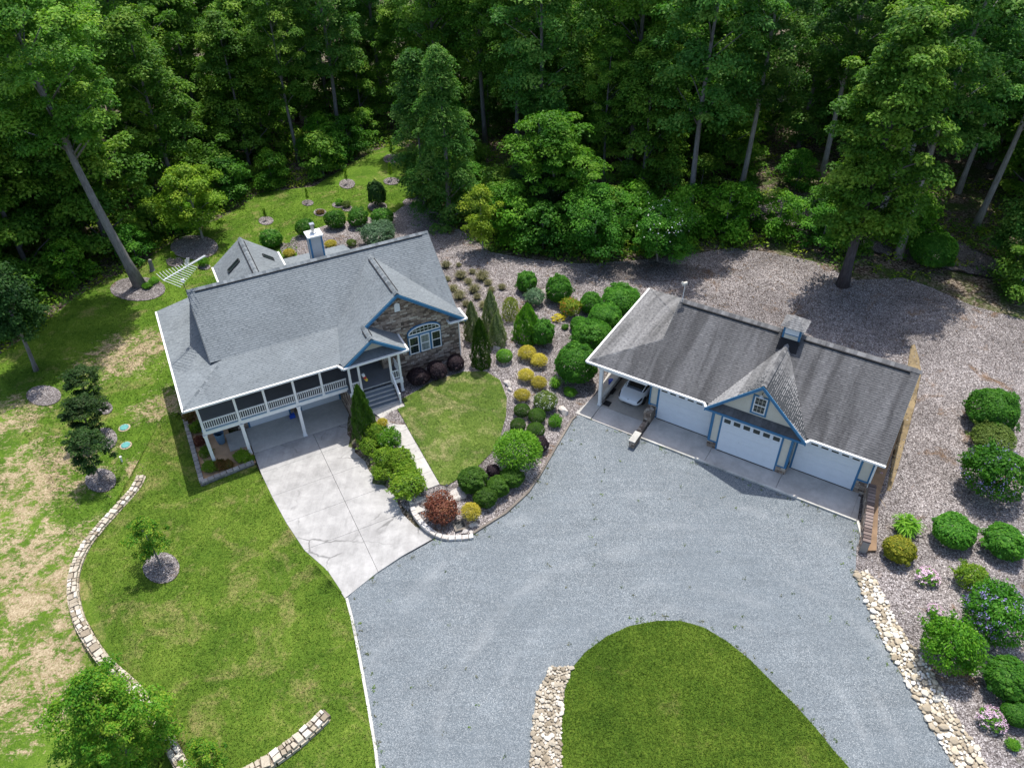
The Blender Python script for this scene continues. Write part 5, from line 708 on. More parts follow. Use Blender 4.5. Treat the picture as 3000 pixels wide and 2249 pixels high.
# ---------------------------------------------------------------- GARAGE
def level_plane(poly):
    q=[Vector(v) for v in poly]; n=Vector((0,0,0))
    for i in range(len(q)): n+=(q[i-1]-q[0]).cross(q[i]-q[0])
    n.normalize()
    if n.z<0: q=q[::-1]; n=-n
    pl=Plane.__new__(Plane); pl.n=n; pl.x=Vector((-n.y,n.x,0)).normalized(); pl.y=n.cross(pl.x).normalized()
    if pl.y.z<0: pl.x=-pl.x; pl.y=-pl.y
    pl.o=min(q,key=lambda v:v.z); pl.q=[((v-pl.o).dot(pl.x),(v-pl.o).dot(pl.y)) for v in q]
    if area2(pl.q)<0: pl.q=pl.q[::-1]
    return pl,q,n
def build_garage():
    rng=random.Random(9); G_=thing('garage','detached garage with three white doors, carport bay and weathered grey roof','garage',(GX,GY,0),GYAW)
    lc=local_cam((GX,GY,0),GYAW)
    W,D,He,Hr,Yb=19.455,5.24,3.584,7.021,10.48; pg=(Hr-He)/D
    zf=lambda y: He+pg*y
    dx,dw,do,Hd=11.779,3.194,.391,6.588; sd=(Hd-3.5)/dw; yb=(Hd-He)/pg
    # main front slope either side of the dormer gable
    xl,xr=dx-dw*(Hd-He)/(Hd-3.5),dx+dw*(Hd-He)/(Hd-3.5)
    M1=[(4.2,0,He),(xl,0,He),(dx,yb,Hd),(dx,D,Hr),(4.2,D,Hr)]; M2=[(xr,0,He),(W,0,He),(W,D,Hr),(dx,D,Hr),(dx,yb,Hd)]
    C1=[(0,0,He),(4.2,0,He),(4.2,2.6,zf(2.6)),(4.15,2.6,zf(2.6))]
    q=.40; C2=[(0,0,He),(4.2,2.63,He+q*4.2),(4.2,5.5,He+q*4.2),(0,Yb,He)]
    C3=[(0,Yb,He),(4.2,5.5,He+q*4.2),(4.2,Yb,He)]
    B1=[(4.2,D,Hr),(W,D,Hr),(W,Yb,He),(4.2,Yb,He)]
    D1=[(xl-.05,-do,3.5),(dx,-do,Hd),(dx,yb,Hd),(xl,0,He)]; D2=[(dx,-do,Hd),(xr+.05,-do,3.5),(xr,0,He),(dx,yb,Hd)]
    deck=MB(); pieces=[]
    for poly in (M1,M2,C1,C2,C3,B1,D1,D2):
        pl,qq,n=level_plane(poly); deck.prism([v-n*.12 for v in qq],n*.118); pieces+=shingle_pieces(pl,rng,.145,.22,.42,.36 if poly in (D1,D2) else (.2 if poly in (C2,C3) else 0))  # dormer slopes tinted lighter, their sunnier facing painted into the shingles
    roof=deck.obj('roof',[MT['deckroof']],G_); fix_normals(roof); emit(roof,'shingle',pieces,MT['gshingle'],290,'shingle_field',lc)
    def cap(a,b,w=.15,name='ridge_cap'):
        m=MB(); a,b=Vector(a),Vector(b); k=max(2,int((b-a).length/.24)); d=(b-a)/k; u=Vector((0,0,1)); s=d.normalized().cross(u).normalized(); rg=random.Random(2)
        for i in range(k):
            for sg in (-1,1):
                p0,p1=a+d*i,a+d*(i+1.45); o=s*sg; m.add([p0+u*.05,p1+u*.035,p1+o*w-u*(w*.6-.01),p0+o*w-u*(w*.6-.02)],[(0,1,2,3)],0,.5+.4*rg.random())
        m.obj(name,MT['gshingle'],G_)
    cap((4.2,D,Hr+.03),(W,D,Hr+.03),.2); cap((dx,-do,Hd+.03),(dx,yb-.1,Hd+.03),.16); cap((0.05,.03,He+.03),(4.2,2.63,He+q*4.2+.03),.09); cap((.05,Yb-.05,He+.03),(4.2,5.5,He+q*4.2+.03),.09)
    m=MB()
    for a,b in ((4.45,11.0),(12.6,18.95)): m.bar((a,D-.27,Hr-.1),(b,D-.27,Hr-.1),.1,.07)
    m.obj('ridge_vent',MT['dark'],G_)
    m=MB()
    for a,b in (((-.06,-.07),(xl-.25,-.07)),((xl-.25,-.07),(xl-.04,-.42)),((xr+.25,-.07),(W+.05,-.07)),((xr+.25,-.07),(xr+.06,-.42)),((-.07,-.1),(-.07,Yb+.05))): m=MB(); m.bar((a[0],a[1],He-.05),(b[0],b[1],He-.05),.14,.13); m.obj('gutter',MT['white'],G_)
    m=MB(); m.tube([(19.3,.25,3.4),(19.05,.74,3.1),(19.05,.76,.75),(19.2,.6,.5),(19.45,.35,.42)],[.055]*5,8); m.tube([(.75,-.02,3.45),(.95,.05,3.2),(1.0,.06,.1)],[.05]*3,8); m.obj('downspout',MT['white'],G_)
    m=MB()
    for sx in (-1,1):
        x1=dx+sx*(dw+.03); m.prism([(dx,-do-.06,Hd+.02),(x1,-do-.06,3.5),(x1,-do-.06,3.26),(dx,-do-.06,Hd-.24)],(0,.06,0))
    m.prism([(dx-dw,-do-.05,3.49),(dx+dw,-do-.05,3.49),(dx+dw,-do-.05,3.34),(dx-dw,-do-.05,3.34)],(0,.05,0))
    o=m.obj('rake_board',MT['blue'],G_); fix_normals(o); m=MB()
    m.prism([(W-.03,0,He-.02),(W-.03,D,Hr-.02),(W-.03,Yb,He-.02),(W-.03,Yb,He-.22),(W-.03,D,Hr-.24),(W-.03,0,He-.22)],(.06,0,0)); m.prism([(4.17,.2,He),(4.17,D,Hr-.02),(4.17,Yb,He),(4.17,Yb,He-.2),(4.17,D,Hr-.24),(4.17,.2,He-.2)],(.05,0,0))
    o=m.obj('drip_edge',MT['drip'],G_); fix_normals(o)
    # pent roof over the middle door
    pq=[(dx-dw+.18,-do+.0,3.5),(dx+dw-.18,-do,3.5),(dx+dw-.72,.06,3.86),(dx-dw+.72,.06,3.86)]; n=(Vector(pq[1])-Vector(pq[0])).cross(Vector(pq[3])-Vector(pq[0])).normalized()
    m=MB(); m.prism([Vector(v)-n*.06 for v in pq],n*.055); sk=m.obj('pent_roof',MT['deckroof'],G_); emit(sk,'shingle',shingle_pieces(Plane(pq),rng,.14,.22,.42),MT['gshingle'],0,'shingle_field',lc)
    # walls
    m=MB(); m.box((4.42,.88,0),(18.95,10.1,3.5)); m.box((9.05,.05,0),(14.24,.9,3.5)); m.prism([(4.4,.5,3.4),(4.4,9.9,3.4),(4.4,D,Hr-.3)],(.15,0,0)); m.prism([(18.8,.4,3.4),(18.8,10,3.4),(18.8,D,Hr-.3)],(.15,0,0))
    m.prism([(dx-2.6,.07,3.6),(dx+2.6,.07,3.6),(dx,.07,6.3)],(0,.4,0)); wl=m.obj('wall',MT['cream'],G_); fix_normals(wl)
    m=MB()
    for i in range(34):
        x=dx-2.3+i*.14; zt=6.05-abs(x-dx)*.98
        if zt>3.9 and not (11.2<x<12.3): m.box((x,.058,3.8),(x+.025,.0695,zt))
        elif 11.2<=x<=12.3: m.box((x,.058,5.5),(x+.025,.0695,zt))
    m.obj('batten',MT['cream'],wl,kind='stuff')
    st=[]
    for x0,x1,y,z in ((4.45,5.02,.865,1.05),(9.04,9.66,.035,.52),(13.64,14.25,.035,.52),(18.35,19.0,.865,1.0)): st+=stone_pieces(Plane([(x0,y,0),(x1,y,0),(x1,y,z),(x0,y,z)]),rng,.15,.18,.42)
    st+=stone_pieces(Plane([(14.255,.035,0),(14.255,.88,0),(14.255,.88,.52),(14.255,.035,.52)]),rng,.15,.18,.4)
    emit(wl,'stone',st,MT['stone'],200,None,lc)
    # blue corner and door trims
    m=MB()
    def tr(x0,x1,y,z0,z1): q_=MB(); q_.box((x0,y-.03,z0),(x1,y,z1)); q_.obj('trim',MT['blue'],G_)
    for x0,x1 in ((4.39,4.5),(4.96,5.10),(8.82,8.93),(14.36,14.47),(18.2,18.33),(18.9,19.02)): tr(x0,x1,.87,.0 if x0 in (4.96,8.82,14.36,18.2) else 1.0,3.4)
    tr(4.5,4.96,.87,1.0,1.12); tr(18.33,18.9,.87,.98,1.1)
    for x0,x1,z0 in ((9.04,9.2,.5),(9.63,9.75,0),(13.55,13.67,0),(14.12,14.25,.45)): tr(x0,x1,.045,z0,3.4)
    tr(9.2,9.63,.045,.5,.62); tr(13.67,14.12,.045,.47,.58); tr(9.75,13.55,.045,2.92,3.06); m.box((14.245,.045,.5),(14.28,.15,3.4)); m.box((14.245,.15,.5),(14.27,.86,.62)); m.box((9.02,.045,.5),(9.045,.15,3.4)); m.box((9.02,.75,0),(9.045,.86,3.4)); m.box((14.245,.75,0),(14.275,.86,3.4))
    m.obj('corner_trim',MT['blue'],G_)
    # doors
    for x0,x1,y in ((5.10,8.82,.84),(9.75,13.55,.02),(14.47,18.2,.84)):
        g=link('garage_door',None,G_); hh=2.94/5
        for k in range(5):
            pm=MB(); nb=4; pm.box((x0,y,.05+k*hh),(x1,y+.05,.05+(k+1)*hh-.008))
            for j in range(2): pm.box((x0+.02,y-.008,.05+k*hh+.05+j*.27),(x1-.02,y-.0005,.05+k*hh+.25+j*.27))
            pn=pm.obj('door_panel',MT['door'],g)
            if k==4:
                nw=6
                for i in range(nw):
                    cx=x0+(x1-x0)*(i+.5)/nw; wm=MB(); wm.box((cx-.21,y-.014,.05+k*hh+.10),(cx+.21,y-.0085,.05+k*hh+.42)); wm.obj('pane',MT['glass'],pn)
        m=MB(); m.box((x0,y-.02,.0),(x1,y+.05,.046)); m.obj('door_seal',MT['black'],g)
    # gable window
    w=link('window',None,G_); m=MB(); x0,x1,z0,z1=11.25,12.27,3.99,5.48
    for a,b in (((x0,z0),(x1,z0+.11)),((x0,z1-.11),(x1,z1)),((x0,z0+.11),(x0+.11,z1-.11)),((x1-.11,z0+.11),(x1,z1-.11))): m.box((a[0],.02,a[1]),(b[0],.069,b[1]))
    m.obj('surround',MT['blue'],w); x0+=.12; x1-=.12; z0+=.12; z1-=.12; m=MB()
    for a,b in (((x0,z0),(x1,z0+.06)),((x0,z1-.06),(x1,z1)),((x0,z0+.06),(x0+.06,z1-.06)),((x1-.06,z0+.06),(x1,z1-.06)),((x0+.06,(z0+z1)/2-.03),(x1-.06,(z0+z1)/2+.03))): m.box((a[0],.025,a[1]),(b[0],.0685,b[1]))
    m.obj('sash',MT['white'],w); 
    for i in range(3):
        for j in range(4):
            pw=(x1-x0-.12)/3; ph=(z1-z0-.18)/4; a=x0+.06+i*pw; b=z0+.06+j*ph+(.06 if j>1 else 0); m=MB(); m.box((a+.012,.052,b+.012),(a+pw-.012,.06,b+ph-.012)); m.obj('pane',MT['glass'],w)
    m=MB(); m.box((x0+.06,.056,z0+.06),(x1-.06,.0675,z1-.06)); m.obj('muntin',MT['cream'],w)
    l=link('gable_lamp',None,G_); m=MB(); m.tube([(11.77,.07,5.75),(11.77,-.1,5.82),(11.77,-.16,5.74)],[.02]*3,6); m.obj('lamp_arm',MT['dmetal'],l); m=MB(); m.tube([(11.77,-.16,5.74),(11.77,-.17,5.66),(11.77,-.18,5.58)],[.03,.1,.17],12); m.obj('lamp_shade',MT['white'],l)
    # cupola
    cu=link('cupola',None,G_); x0,x1,y0,y1=11.28,12.38,4.72,5.78; m=MB(); m.box((x0-.1,y0-.1,6.2),(x1+.1,y1+.1,6.75)); m.obj('base',MT['deckroof'],cu)
    qd=[(x0-.1,y0-.62,6.3),(x1+.1,y0-.62,6.3),(x1+.02,y0-.02,6.86),(x0-.02,y0-.02,6.86)]; n=(Vector(qd[1])-Vector(qd[0])).cross(Vector(qd[3])-Vector(qd[0])).normalized(); m=MB(); m.prism(qd,-n*.1); m.obj('flashing',MT['dark'],cu)
    m=MB(); m.box((x0,y0,6.75),(x1,y1,7.75)); m.obj('body',MT['cream'],cu); m=MB()
    for x,y in ((x0,y0),(x1-.1,y0),(x0,y1-.1),(x1-.1,y1-.1)): m.box((x-.012,y-.012,6.8),(x+.112,y+.112,7.74))
    for z in (6.78,7.15,7.66): m.box((x0+.112,y0-.012,z),(x1-.112,y0-.001,z+.07)); m.box((x1+.001,y0+.112,z),(x1+.012,y1-.112,z+.07)); m.box((x0-.012,y0+.112,z),(x0-.001,y1-.112,z+.07))
    m.obj('cupola_trim',MT['blue'],cu)
    for k in range(6):
        m=MB(); z=7.23+k*.07; m.prism([(x0+.12,y0-.002,z+.06),(x1-.12,y0-.002,z+.06),(x1-.12,y0-.045,z+.01),(x0+.12,y0-.045,z+.01)],(0,.0,.012)); m.obj('louvre',MT['white'],cu)
    m=MB(); o_=.22; ap=((x0+x1)/2,(y0+y1)/2,8.3); c=[(x0-o_,y0-o_,7.76),(x1+o_,y0-o_,7.76),(x1+o_,y1+o_,7.76),(x0-o_,y1+o_,7.76)]
    m.add(c+[ap],[(3,2,1,0),(0,1,4),(1,2,4),(2,3,4),(3,0,4)]); cr=m.obj('cupola_roof',[MT['deckroof']],cu)
    pc=[]
    for i in range(4): pc+=shingle_pieces(Plane([Vector(c[i])+Vector((0,0,.004)),Vector(c[(i+1)%4])+Vector((0,0,.004)),Vector(ap)+Vector((0,0,.004))]),rng,.14,.2,.35,.35)
    m=MB()
    for v,f,t,_ in pc: m.add(v,f,0,t)
    m.obj('shingle_field',MT['gshingle'],cu,kind='stuff')
    # carport posts, beam and dado wall
    for x,y in ((1.07,.1),(1.07,5.1),(1.07,10.0)):
        m=MB(); m.box((x-.1,y-.1,0),(x+.1,y+.1,3.4)); m.box((x-.13,y-.13,0),(x+.13,y+.13,.12)); m.obj('post',MT['white'],G_)
    m=MB(); m.box((.97,.02,3.2),(1.17,10.1,3.48)); m.box((1.17,.02,3.2),(4.42,.2,3.48)); m.obj('carport_beam',MT['white'],G_)
    m=MB(); m.box((.1,.1,3.42),(4.4,10.3,3.46)); m.box((4.4,-.02,3.42),(8.5,.86,3.46)); m.box((15,-.02,3.42),(19.3,.86,3.46)); m.obj('soffit',MT['cream'],G_)
    return G_
build_garage()
# mast with a small white sensor at the garage ridge end, garage weather post
def mast(name,label,base,top,frame_z,cat):
    t=thing(name,label,cat,base); m=MB(); h=top; m.tube([(0,0,0),(.02,0,h)],[.025,.022],6); m.obj('pole',MT['white'],t); m=MB(); m.tube([(-.18,0,h-.05),(.16,0,h+.05)],[.10,.12],10); m.tube([(-.22,0,h+.04),(-.12,0,h+.12)],[.05,.05],8); m.obj('sensor_head',MT['cream'],t); return t
bx,by=gw(4.32,5.2); mast('weather_sensor','white sensor on a thin pole at the garage ridge end',(bx,by,7.0),1.35,0,'sensor')
def dado():
    rng=random.Random(4); t=thing('carport_wall','low stone faced wall along the left side of the carport','wall',gw(0,0)+(0,),GYAW)
    m=MB(); m.box((1.02,.28,-.1),(1.14,10.2,.52)); m.obj('wall_core',MT['mortar'],t); m=MB(); m.box((.98,.26,.52),(1.2,10.2,.58)); m.obj('coping',MT['curb'],t)
    pl=Plane([(1.145,.3,.12),(1.145,10,.12),(1.145,10,.5),(1.145,.3,.5)])
    if pl.n.x<0: pl=Plane([(1.145,10,.12),(1.145,.3,.12),(1.145,.3,.5),(1.145,10,.5)])
    lc=local_cam((GX,GY,0),GYAW); emit(t,'stone',stone_pieces(pl,rng,.19,.25,.5,(.01,.03)),MT['rock'],200,None,lc)
dado()
# stone walls, blocks and rocks -------------------------------------------------------------
def jbox(mb,c,sx,sy,sz,rot,rng,tint,j=.12,tilt=0):
    V=[]
    for z in (-1,1):
        for x,y in ((-1,-1),(1,-1),(1,1),(-1,1)):
            k=.5*(1-(.18 if z>0 else 0)*rng.random()); V.append(Vector((x*sx*k*(1-rng.random()*j*2),y*sy*k*(1-rng.random()*j*2),z*sz*.5*(1+(rng.random()-.5)*j*2))))
    M=Matrix.Rotation(rot,3,'Z')@Matrix.Rotation(tilt,3,'X'); V=[M@v+Vector(c) for v in V]
    mb.add(V,[(3,2,1,0),(4,5,6,7),(0,1,5,4),(1,2,6,5),(2,3,7,6),(3,0,4,7)],0,tint)
def dry_wall(name,label,pts,width,hfun,side,seed):
    rng=random.Random(seed); t=thing(name,label,'stone wall',(0,0,0)); L=smooth(pts,.12); P=[np.array(p) for p in L]
    core=sweep(L,width*.8,.9,-.06,zf=lambda x,y:hfun(x,y)).obj('wall_core',MT['mortar'],t)
    s=0; D=[0]
    for a,b in zip(P,P[1:]): D.append(D[-1]+np.linalg.norm(b-a))
    def at(d): i=min(len(P)-2,max(0,int(np.searchsorted(D,d)-1))); f=(d-D[i])/(D[i+1]-D[i]+1e-9); v=P[i+1]-P[i]; v/=np.linalg.norm(v); return P[i]+(P[i+1]-P[i])*f,v
    def put(d,off,sx,sy,sz,z,tint):
        p,v=at(d); n=np.array((-v[1],v[0])); q=p+n*off; m=MB(); jbox(m,(q[0],q[1],z),sx,sy,sz,math.atan2(v[1],v[0])+rng.uniform(-.22,.22),rng,tint,.15); m.obj('stone',MT['wallstone'],t)
    cnt=0
    d=.1; split=0
    while d<D[-1]-.1 and cnt<280:
        ln=rng.uniform(.20,.52); p,_=at(d+ln/2); z=hfun(p[0],p[1])
        r=rng.random()
        if r<.22: put(d+ln/2,0,ln*1.02,width*1.0,.16,z+.02+rng.uniform(-.02,.03),rng.random()); cnt+=1
        else:
            f=rng.uniform(.38,.62)
            put(d+ln/2,width*(.5-f/2),ln,width*f,.15,z+.02+rng.uniform(-.03,.03),rng.random())
            if rng.random()<.4: put(d+ln*.25,-width*f/2,ln*.5,width*(1-f),.15,z+.01,rng.random()); put(d+ln*.75,-width*f/2,ln*.48,width*(1-f),.15,z+.01,rng.random()); cnt+=1
            else: put(d+ln/2,-width*f/2,ln,width*(1-f),.15,z+.02+rng.uniform(-.03,.03),rng.random())
            cnt+=2
        d+=ln
    m=MB()   # faces below the capstones
    for sgn in (-1,1):
        for k in range(3):
            d=rng.uniform(0,.3)
            while d<D[-1]-.2:
                ln=rng.uniform(.25,.5); p,v=at(d+ln/2); n=np.array((-v[1],v[0])); q=p+n*sgn*width*.43; z=hfun(p[0],p[1])-.16-k*.2
                jbox(m,(q[0],q[1],z),ln*.97,.2,.2,math.atan2(v[1],v[0]),rng,rng.random()*.7,.08); d+=ln
    m.obj('face_stones',MT['wallstone'],t,kind='stuff'); return t
ZA_=np.array([(p[0],p[1],p[2]) for p in WALLA])
def wallz(x,y):
    d=np.hypot(FL[:,0]-x,FL[:,1]-y); i=int(np.argmin(d)); return float(FL[i,2])
LA=smooth(WALLA,.3)
zz=[]
for (x,y) in LA:
    zz.append(max(T(x+dx_,y+dy_) for dx_,dy_ in ((.8,0),(0,.8),(.6,.6),(.6,-.6),(-.1,0)))+.10)
FL=np.c_[np.array(LA),np.convolve(np.pad(zz,3,'edge'),np.ones(7)/7,'valid')]
dry_wall('stone_wall','long curving pale dry stone wall along the left of the front lawn',WALLA,.54,wallz,1,11)
dry_wall('stone_wall','short pale dry stone wall running to the bottom edge of the lawn',WALLB,.62,lambda x,y:T(x,y)+.30,1,12)
def blocks(name,label,pts,courses_,z0,h,ln,th,mat,cap=True,cat='block wall'):
    rng=random.Random(7); t=thing(name,label,cat); L=dense(pts,.05); P=[np.array(p) for p in L]; D=[0]
    for a,b in zip(P,P[1:]): D.append(D[-1]+np.linalg.norm(b-a))
    def at(d): i=min(len(P)-2,max(0,int(np.searchsorted(D,d)-1))); v=P[i+1]-P[i]; v/=np.linalg.norm(v)+1e-9; f=(d-D[i])/(D[i+1]-D[i]+1e-9); return P[i]+(P[i+1]-P[i])*f,v
    for k in range(courses_):
        d=-(ln/2)*(k%2); top=k==courses_-1 and cap
        while d<D[-1]:
            a=max(d,0); b=min(d+ln,D[-1])
            if b-a>.06:
                p,v=at((a+b)/2); z=(z0(p[0],p[1]) if callable(z0) else z0)+h*k; m=MB(); jbox(m,(p[0],p[1],z+h/2),(b-a)*.985,th*(1.25 if top else 1),h*.97,math.atan2(v[1],v[0]),rng,rng.random()*.6+(.4 if top else 0),.012); m.obj('cap_block' if top else 'block',mat,t)
            d+=ln
    return t
blocks('planter_wall','grey block planter wall round the porch corner bushes',[hw(x,y) for x,y in [(-2.85,6.6),(-2.85,-1.0),(.62,-.72)]],3,-1.42,.14,.42,.26,MT['block'])
blocks('curved_block_wall','low curved tan block wall between driveway and burgundy dwarf maple',smooth([p[:2] for p in RWALL],.2),3,lambda x,y:-.34,.16,.4,.26,MT['rock'])
def wing_wall():
    rng=random.Random(21); t=thing('wing_wall','tapering stone wing wall with brick cap at the right end of the garage','wall'); MT['mortarp']=concmat('pale_mortar',(.36,.33,.30),.25,False)
    a,b=np.array(gw(19.25,.75)),np.array(gw(19.95,-3.7)); n=14; v=(b-a)/np.linalg.norm(b-a); nn=np.array((-v[1],v[0])); L=np.linalg.norm(b-a)
    zt=lambda f:1.12-.35*f
    m=MB(); A=[a+nn*.19,b+nn*.19,b-nn*.19,a-nn*.19]; zb=-.2
    m.add([(A[0][0],A[0][1],zb),(A[1][0],A[1][1],zb),(A[2][0],A[2][1],zb),(A[3][0],A[3][1],zb),(A[0][0],A[0][1],zt(0)),(A[1][0],A[1][1],zt(1)),(A[2][0],A[2][1],zt(1)),(A[3][0],A[3][1],zt(0))],[(3,2,1,0),(4,5,6,7),(0,1,5,4),(1,2,6,5),(2,3,7,6),(3,0,4,7)]); o=m.obj('wall_core',MT['mortarp'],t); fix_normals(o)
    for k in range(int(L/.25)):
        f=(k+.5)*.25/L; p=a+(b-a)*f; m=MB(); jbox(m,(p[0],p[1],zt(f)+.05),.225,.47,.12,math.atan2(v[1],v[0]),rng,rng.random(),.02); m.obj('brick',MT['brick'],t)
    for sgn in (1,-1):
        p0,p1=(a-nn*.195,b-nn*.195) if sgn>0 else (b+nn*.195,a+nn*.195); f0,f1=(0,1) if sgn>0 else (1,0)
        pl=Plane([(p0[0],p0[1],-.15),(p1[0],p1[1],-.15),(p1[0],p1[1],zt(f1)),(p0[0],p0[1],zt(f0))])
        mid=Vector(((p0[0]+p1[0])/2,(p0[1]+p1[1])/2,0)); out=mid-Vector(((a[0]+b[0])/2,(a[1]+b[1])/2,0))
        if pl.n.dot(out)<0: pl=Plane([(p1[0],p1[1],-.15),(p0[0],p0[1],-.15),(p0[0],p0[1],zt(f0)),(p1[0],p1[1],zt(f1))])
        emit(t,'stone',stone_pieces(pl,rng,.15,.18,.45,(.01,.04)),MT['stone'],140,None,Vector((0,0,CAM_H)))
wing_wall()
def divider():
    rng=random.Random(31); t=thing('divider_wall','low wall with pale end cap between carport ramp and garage apron','wall',gw(0,0)+(0,),GYAW); lc=local_cam((GX,GY,0),GYAW)
    m=MB(); m.box((4.5,-1.7,-.1),(4.85,.86,.16)); m.box((4.45,.1,-.1),(4.95,.86,.95)); o=m.obj('wall_core',MT['mortar'],t)
    m=MB(); m.box((4.6,-2.6,-.2),(4.98,-1.6,.42)); m.obj('end_pillar',MT['mortar'],t); m=MB(); m.box((4.56,-2.66,.42),(5.02,-1.56,.5)); bevel(m.obj('cap',MT['curb'],t),.02)
    st=[]
    for pl in (Plane([(4.45,.085,.1),(4.95,.085,.1),(4.95,.085,.92),(4.45,.085,.92)]),Plane([(4.43,.85,0),(4.43,.1,0),(4.43,.1,.92),(4.43,.85,.92)]),Plane([(4.45,.1,.96),(4.95,.1,.96),(4.95,.86,.96),(4.45,.86,.96)]),Plane([(4.5,-1.55,.165),(4.85,-1.55,.165),(4.85,.08,.165),(4.5,.08,.165)]),Plane([(4.6,-2.605,-.1),(4.98,-2.605,-.1),(4.98,-2.605,.41),(4.6,-2.605,.41)])): st+=stone_pieces(pl,rng,.16,.18,.36,(.01,.03))
    emit(t,'stone',st,MT['stone'],200,None,lc)
divider()
MT['soilpale']=concmat('pale_grit',(.36,.31,.24),.4,False)
def stone_mesh(rng,flat=.6):
    bm=bmesh.new(); bmesh.ops.create_icosphere(bm,subdivisions=1,radius=1)
    a=Vector((rng.uniform(.75,1.2),rng.uniform(.65,1.05),flat*rng.uniform(.7,1.1)))
    for v in bm.verts: v.co=Vector((v.co.x*a.x,v.co.y*a.y,v.co.z*a.z))*rng.uniform(.82,1.12)
    vs=[tuple(v.co) for v in bm.verts]; fs=[tuple(v.index for v in f.verts) for f in bm.faces]; bm.free(); return vs,fs
def pip(x,y,poly):
    x=np.asarray(x); y=np.asarray(y); r=np.zeros(x.shape,bool); n=len(poly)
    for i in range(n):
        (x1,y1),(x2,y2)=poly[i-1],poly[i]
        if y1==y2: continue
        c=((y1>y)!=(y2>y))&(x<(x2-x1)*(y-y1)/(y2-y1)+x1); r^=c
    return r
def rock_bed(name,label,poly,seed,r0,r1,mat):
    rng=random.Random(seed); t=thing(name,label,'rock border'); xs=[p[0] for p in poly]; ys=[p[1] for p in poly]; pts=[]
    for _ in range(30000):
        x,y=rng.uniform(min(xs),max(xs)),rng.uniform(min(ys),max(ys)); r=r0+(r1-r0)*rng.random()**1.8
        if not pip(np.array([x]),np.array([y]),poly)[0]: continue
        if all((x-a)**2+(y-b)**2>(.62*(r+c))**2 for a,b,c in pts): pts.append((x,y,r))
    pts.sort(key=lambda p:-p[2]); shp=[]
    for k in range(24): shp.append(stone_mesh(rng,.55))
    ms=[]
    for k,(v,f) in enumerate(shp):
        m=MB(); m.add(v,f,0,(k*.37)%1); ms.append(m.mesh('stone',[mat]))
    bulk=MB()
    for i,(x,y,r) in enumerate(pts):
        k=rng.randrange(24); a=rng.uniform(0,6.28); z=T(x,y)+.05+r*.25
        if i<295 : o=link('stone',ms[k],t,(x,y,z),a); o.scale=(r,r,r)
        else:
            M=Matrix.Rotation(a,3,'Z'); bulk.add([tuple((M@Vector(q))*r+Vector((x,y,z))) for q in shp[k][0]],shp[k][1],0,rng.random())
    if bulk.v: bulk.obj('small_stones',mat,t,kind='stuff')
    drape('bedding',[(x,y) for x,y in poly],.022,MT['soilpale'],1.0,parent=t)
rock_bed('rock_border','border of pale river rocks on the left of the lawn island',POLY['rocksA'],3,.09,.24,MT['wallstone'])
rock_bed('rock_border','long border of tan river rocks along the right edge of the gravel',POLY['rocksB'],4,.10,.27,MT['cobble'])
def boulder(x,y,z,r,label,seed,flat=.75,cat='rock',grp=None):
    rng=random.Random(seed); bm=bmesh.new(); bmesh.ops.create_icosphere(bm,subdivisions=3,radius=1); sx,sy=rng.uniform(.9,1.2),rng.uniform(.7,.95)
    cuts=[(Vector((rng.uniform(-1,1),rng.uniform(-1,1),rng.uniform(-.2,1))).normalized(),rng.uniform(.55,.85)) for _ in range(12)]
    for v in bm.verts:
        for n,d in cuts:
            e=v.co.dot(n)-d
            if e>0: v.co-=n*e
        v.co=Vector((v.co.x*sx,v.co.y*sy,v.co.z*flat))*(1+rng.uniform(-.02,.02))
    me=bpy.data.meshes.new('rock'); bm.to_mesh(me); bm.free(); me.materials.append(MT['rock']); at=me.attributes.new('tint','FLOAT','FACE'); at.data.foreach_set('value',[rng.uniform(.2,.8) for _ in me.polygons])
    o=link('rock',me,None,(x,y,z+r*flat*.35),rng.uniform(0,6),label=label,category=cat); o.scale=(r,r,r); return o
for i,((x,y,z,wd),lb) in enumerate(zip(MISC['rocks'],['white boulder between two green bushes at the top of the garden','white and grey rock beside the globe bush','grey rock on the right edge of the small lawn','small rock under the grey rock at the lawn edge','tan rock by the gravel near the carport walk'])): boulder(x,y,z,wd*.55,lb,50+i)
x,y,z=MISC['flatrock']; boulder(x,y,z,.72,'large flat pale rock beside the burgundy dwarf maple',61,.3)
for i,(x,y,z) in enumerate(MISC['stones']): boulder(x,y,z,.24,'pale stone by the drain grate',70+i)
for o in [o for o in COL.objects if o.get('label')=='pale stone by the drain grate']: o['group']='pale stones by the drain grate'
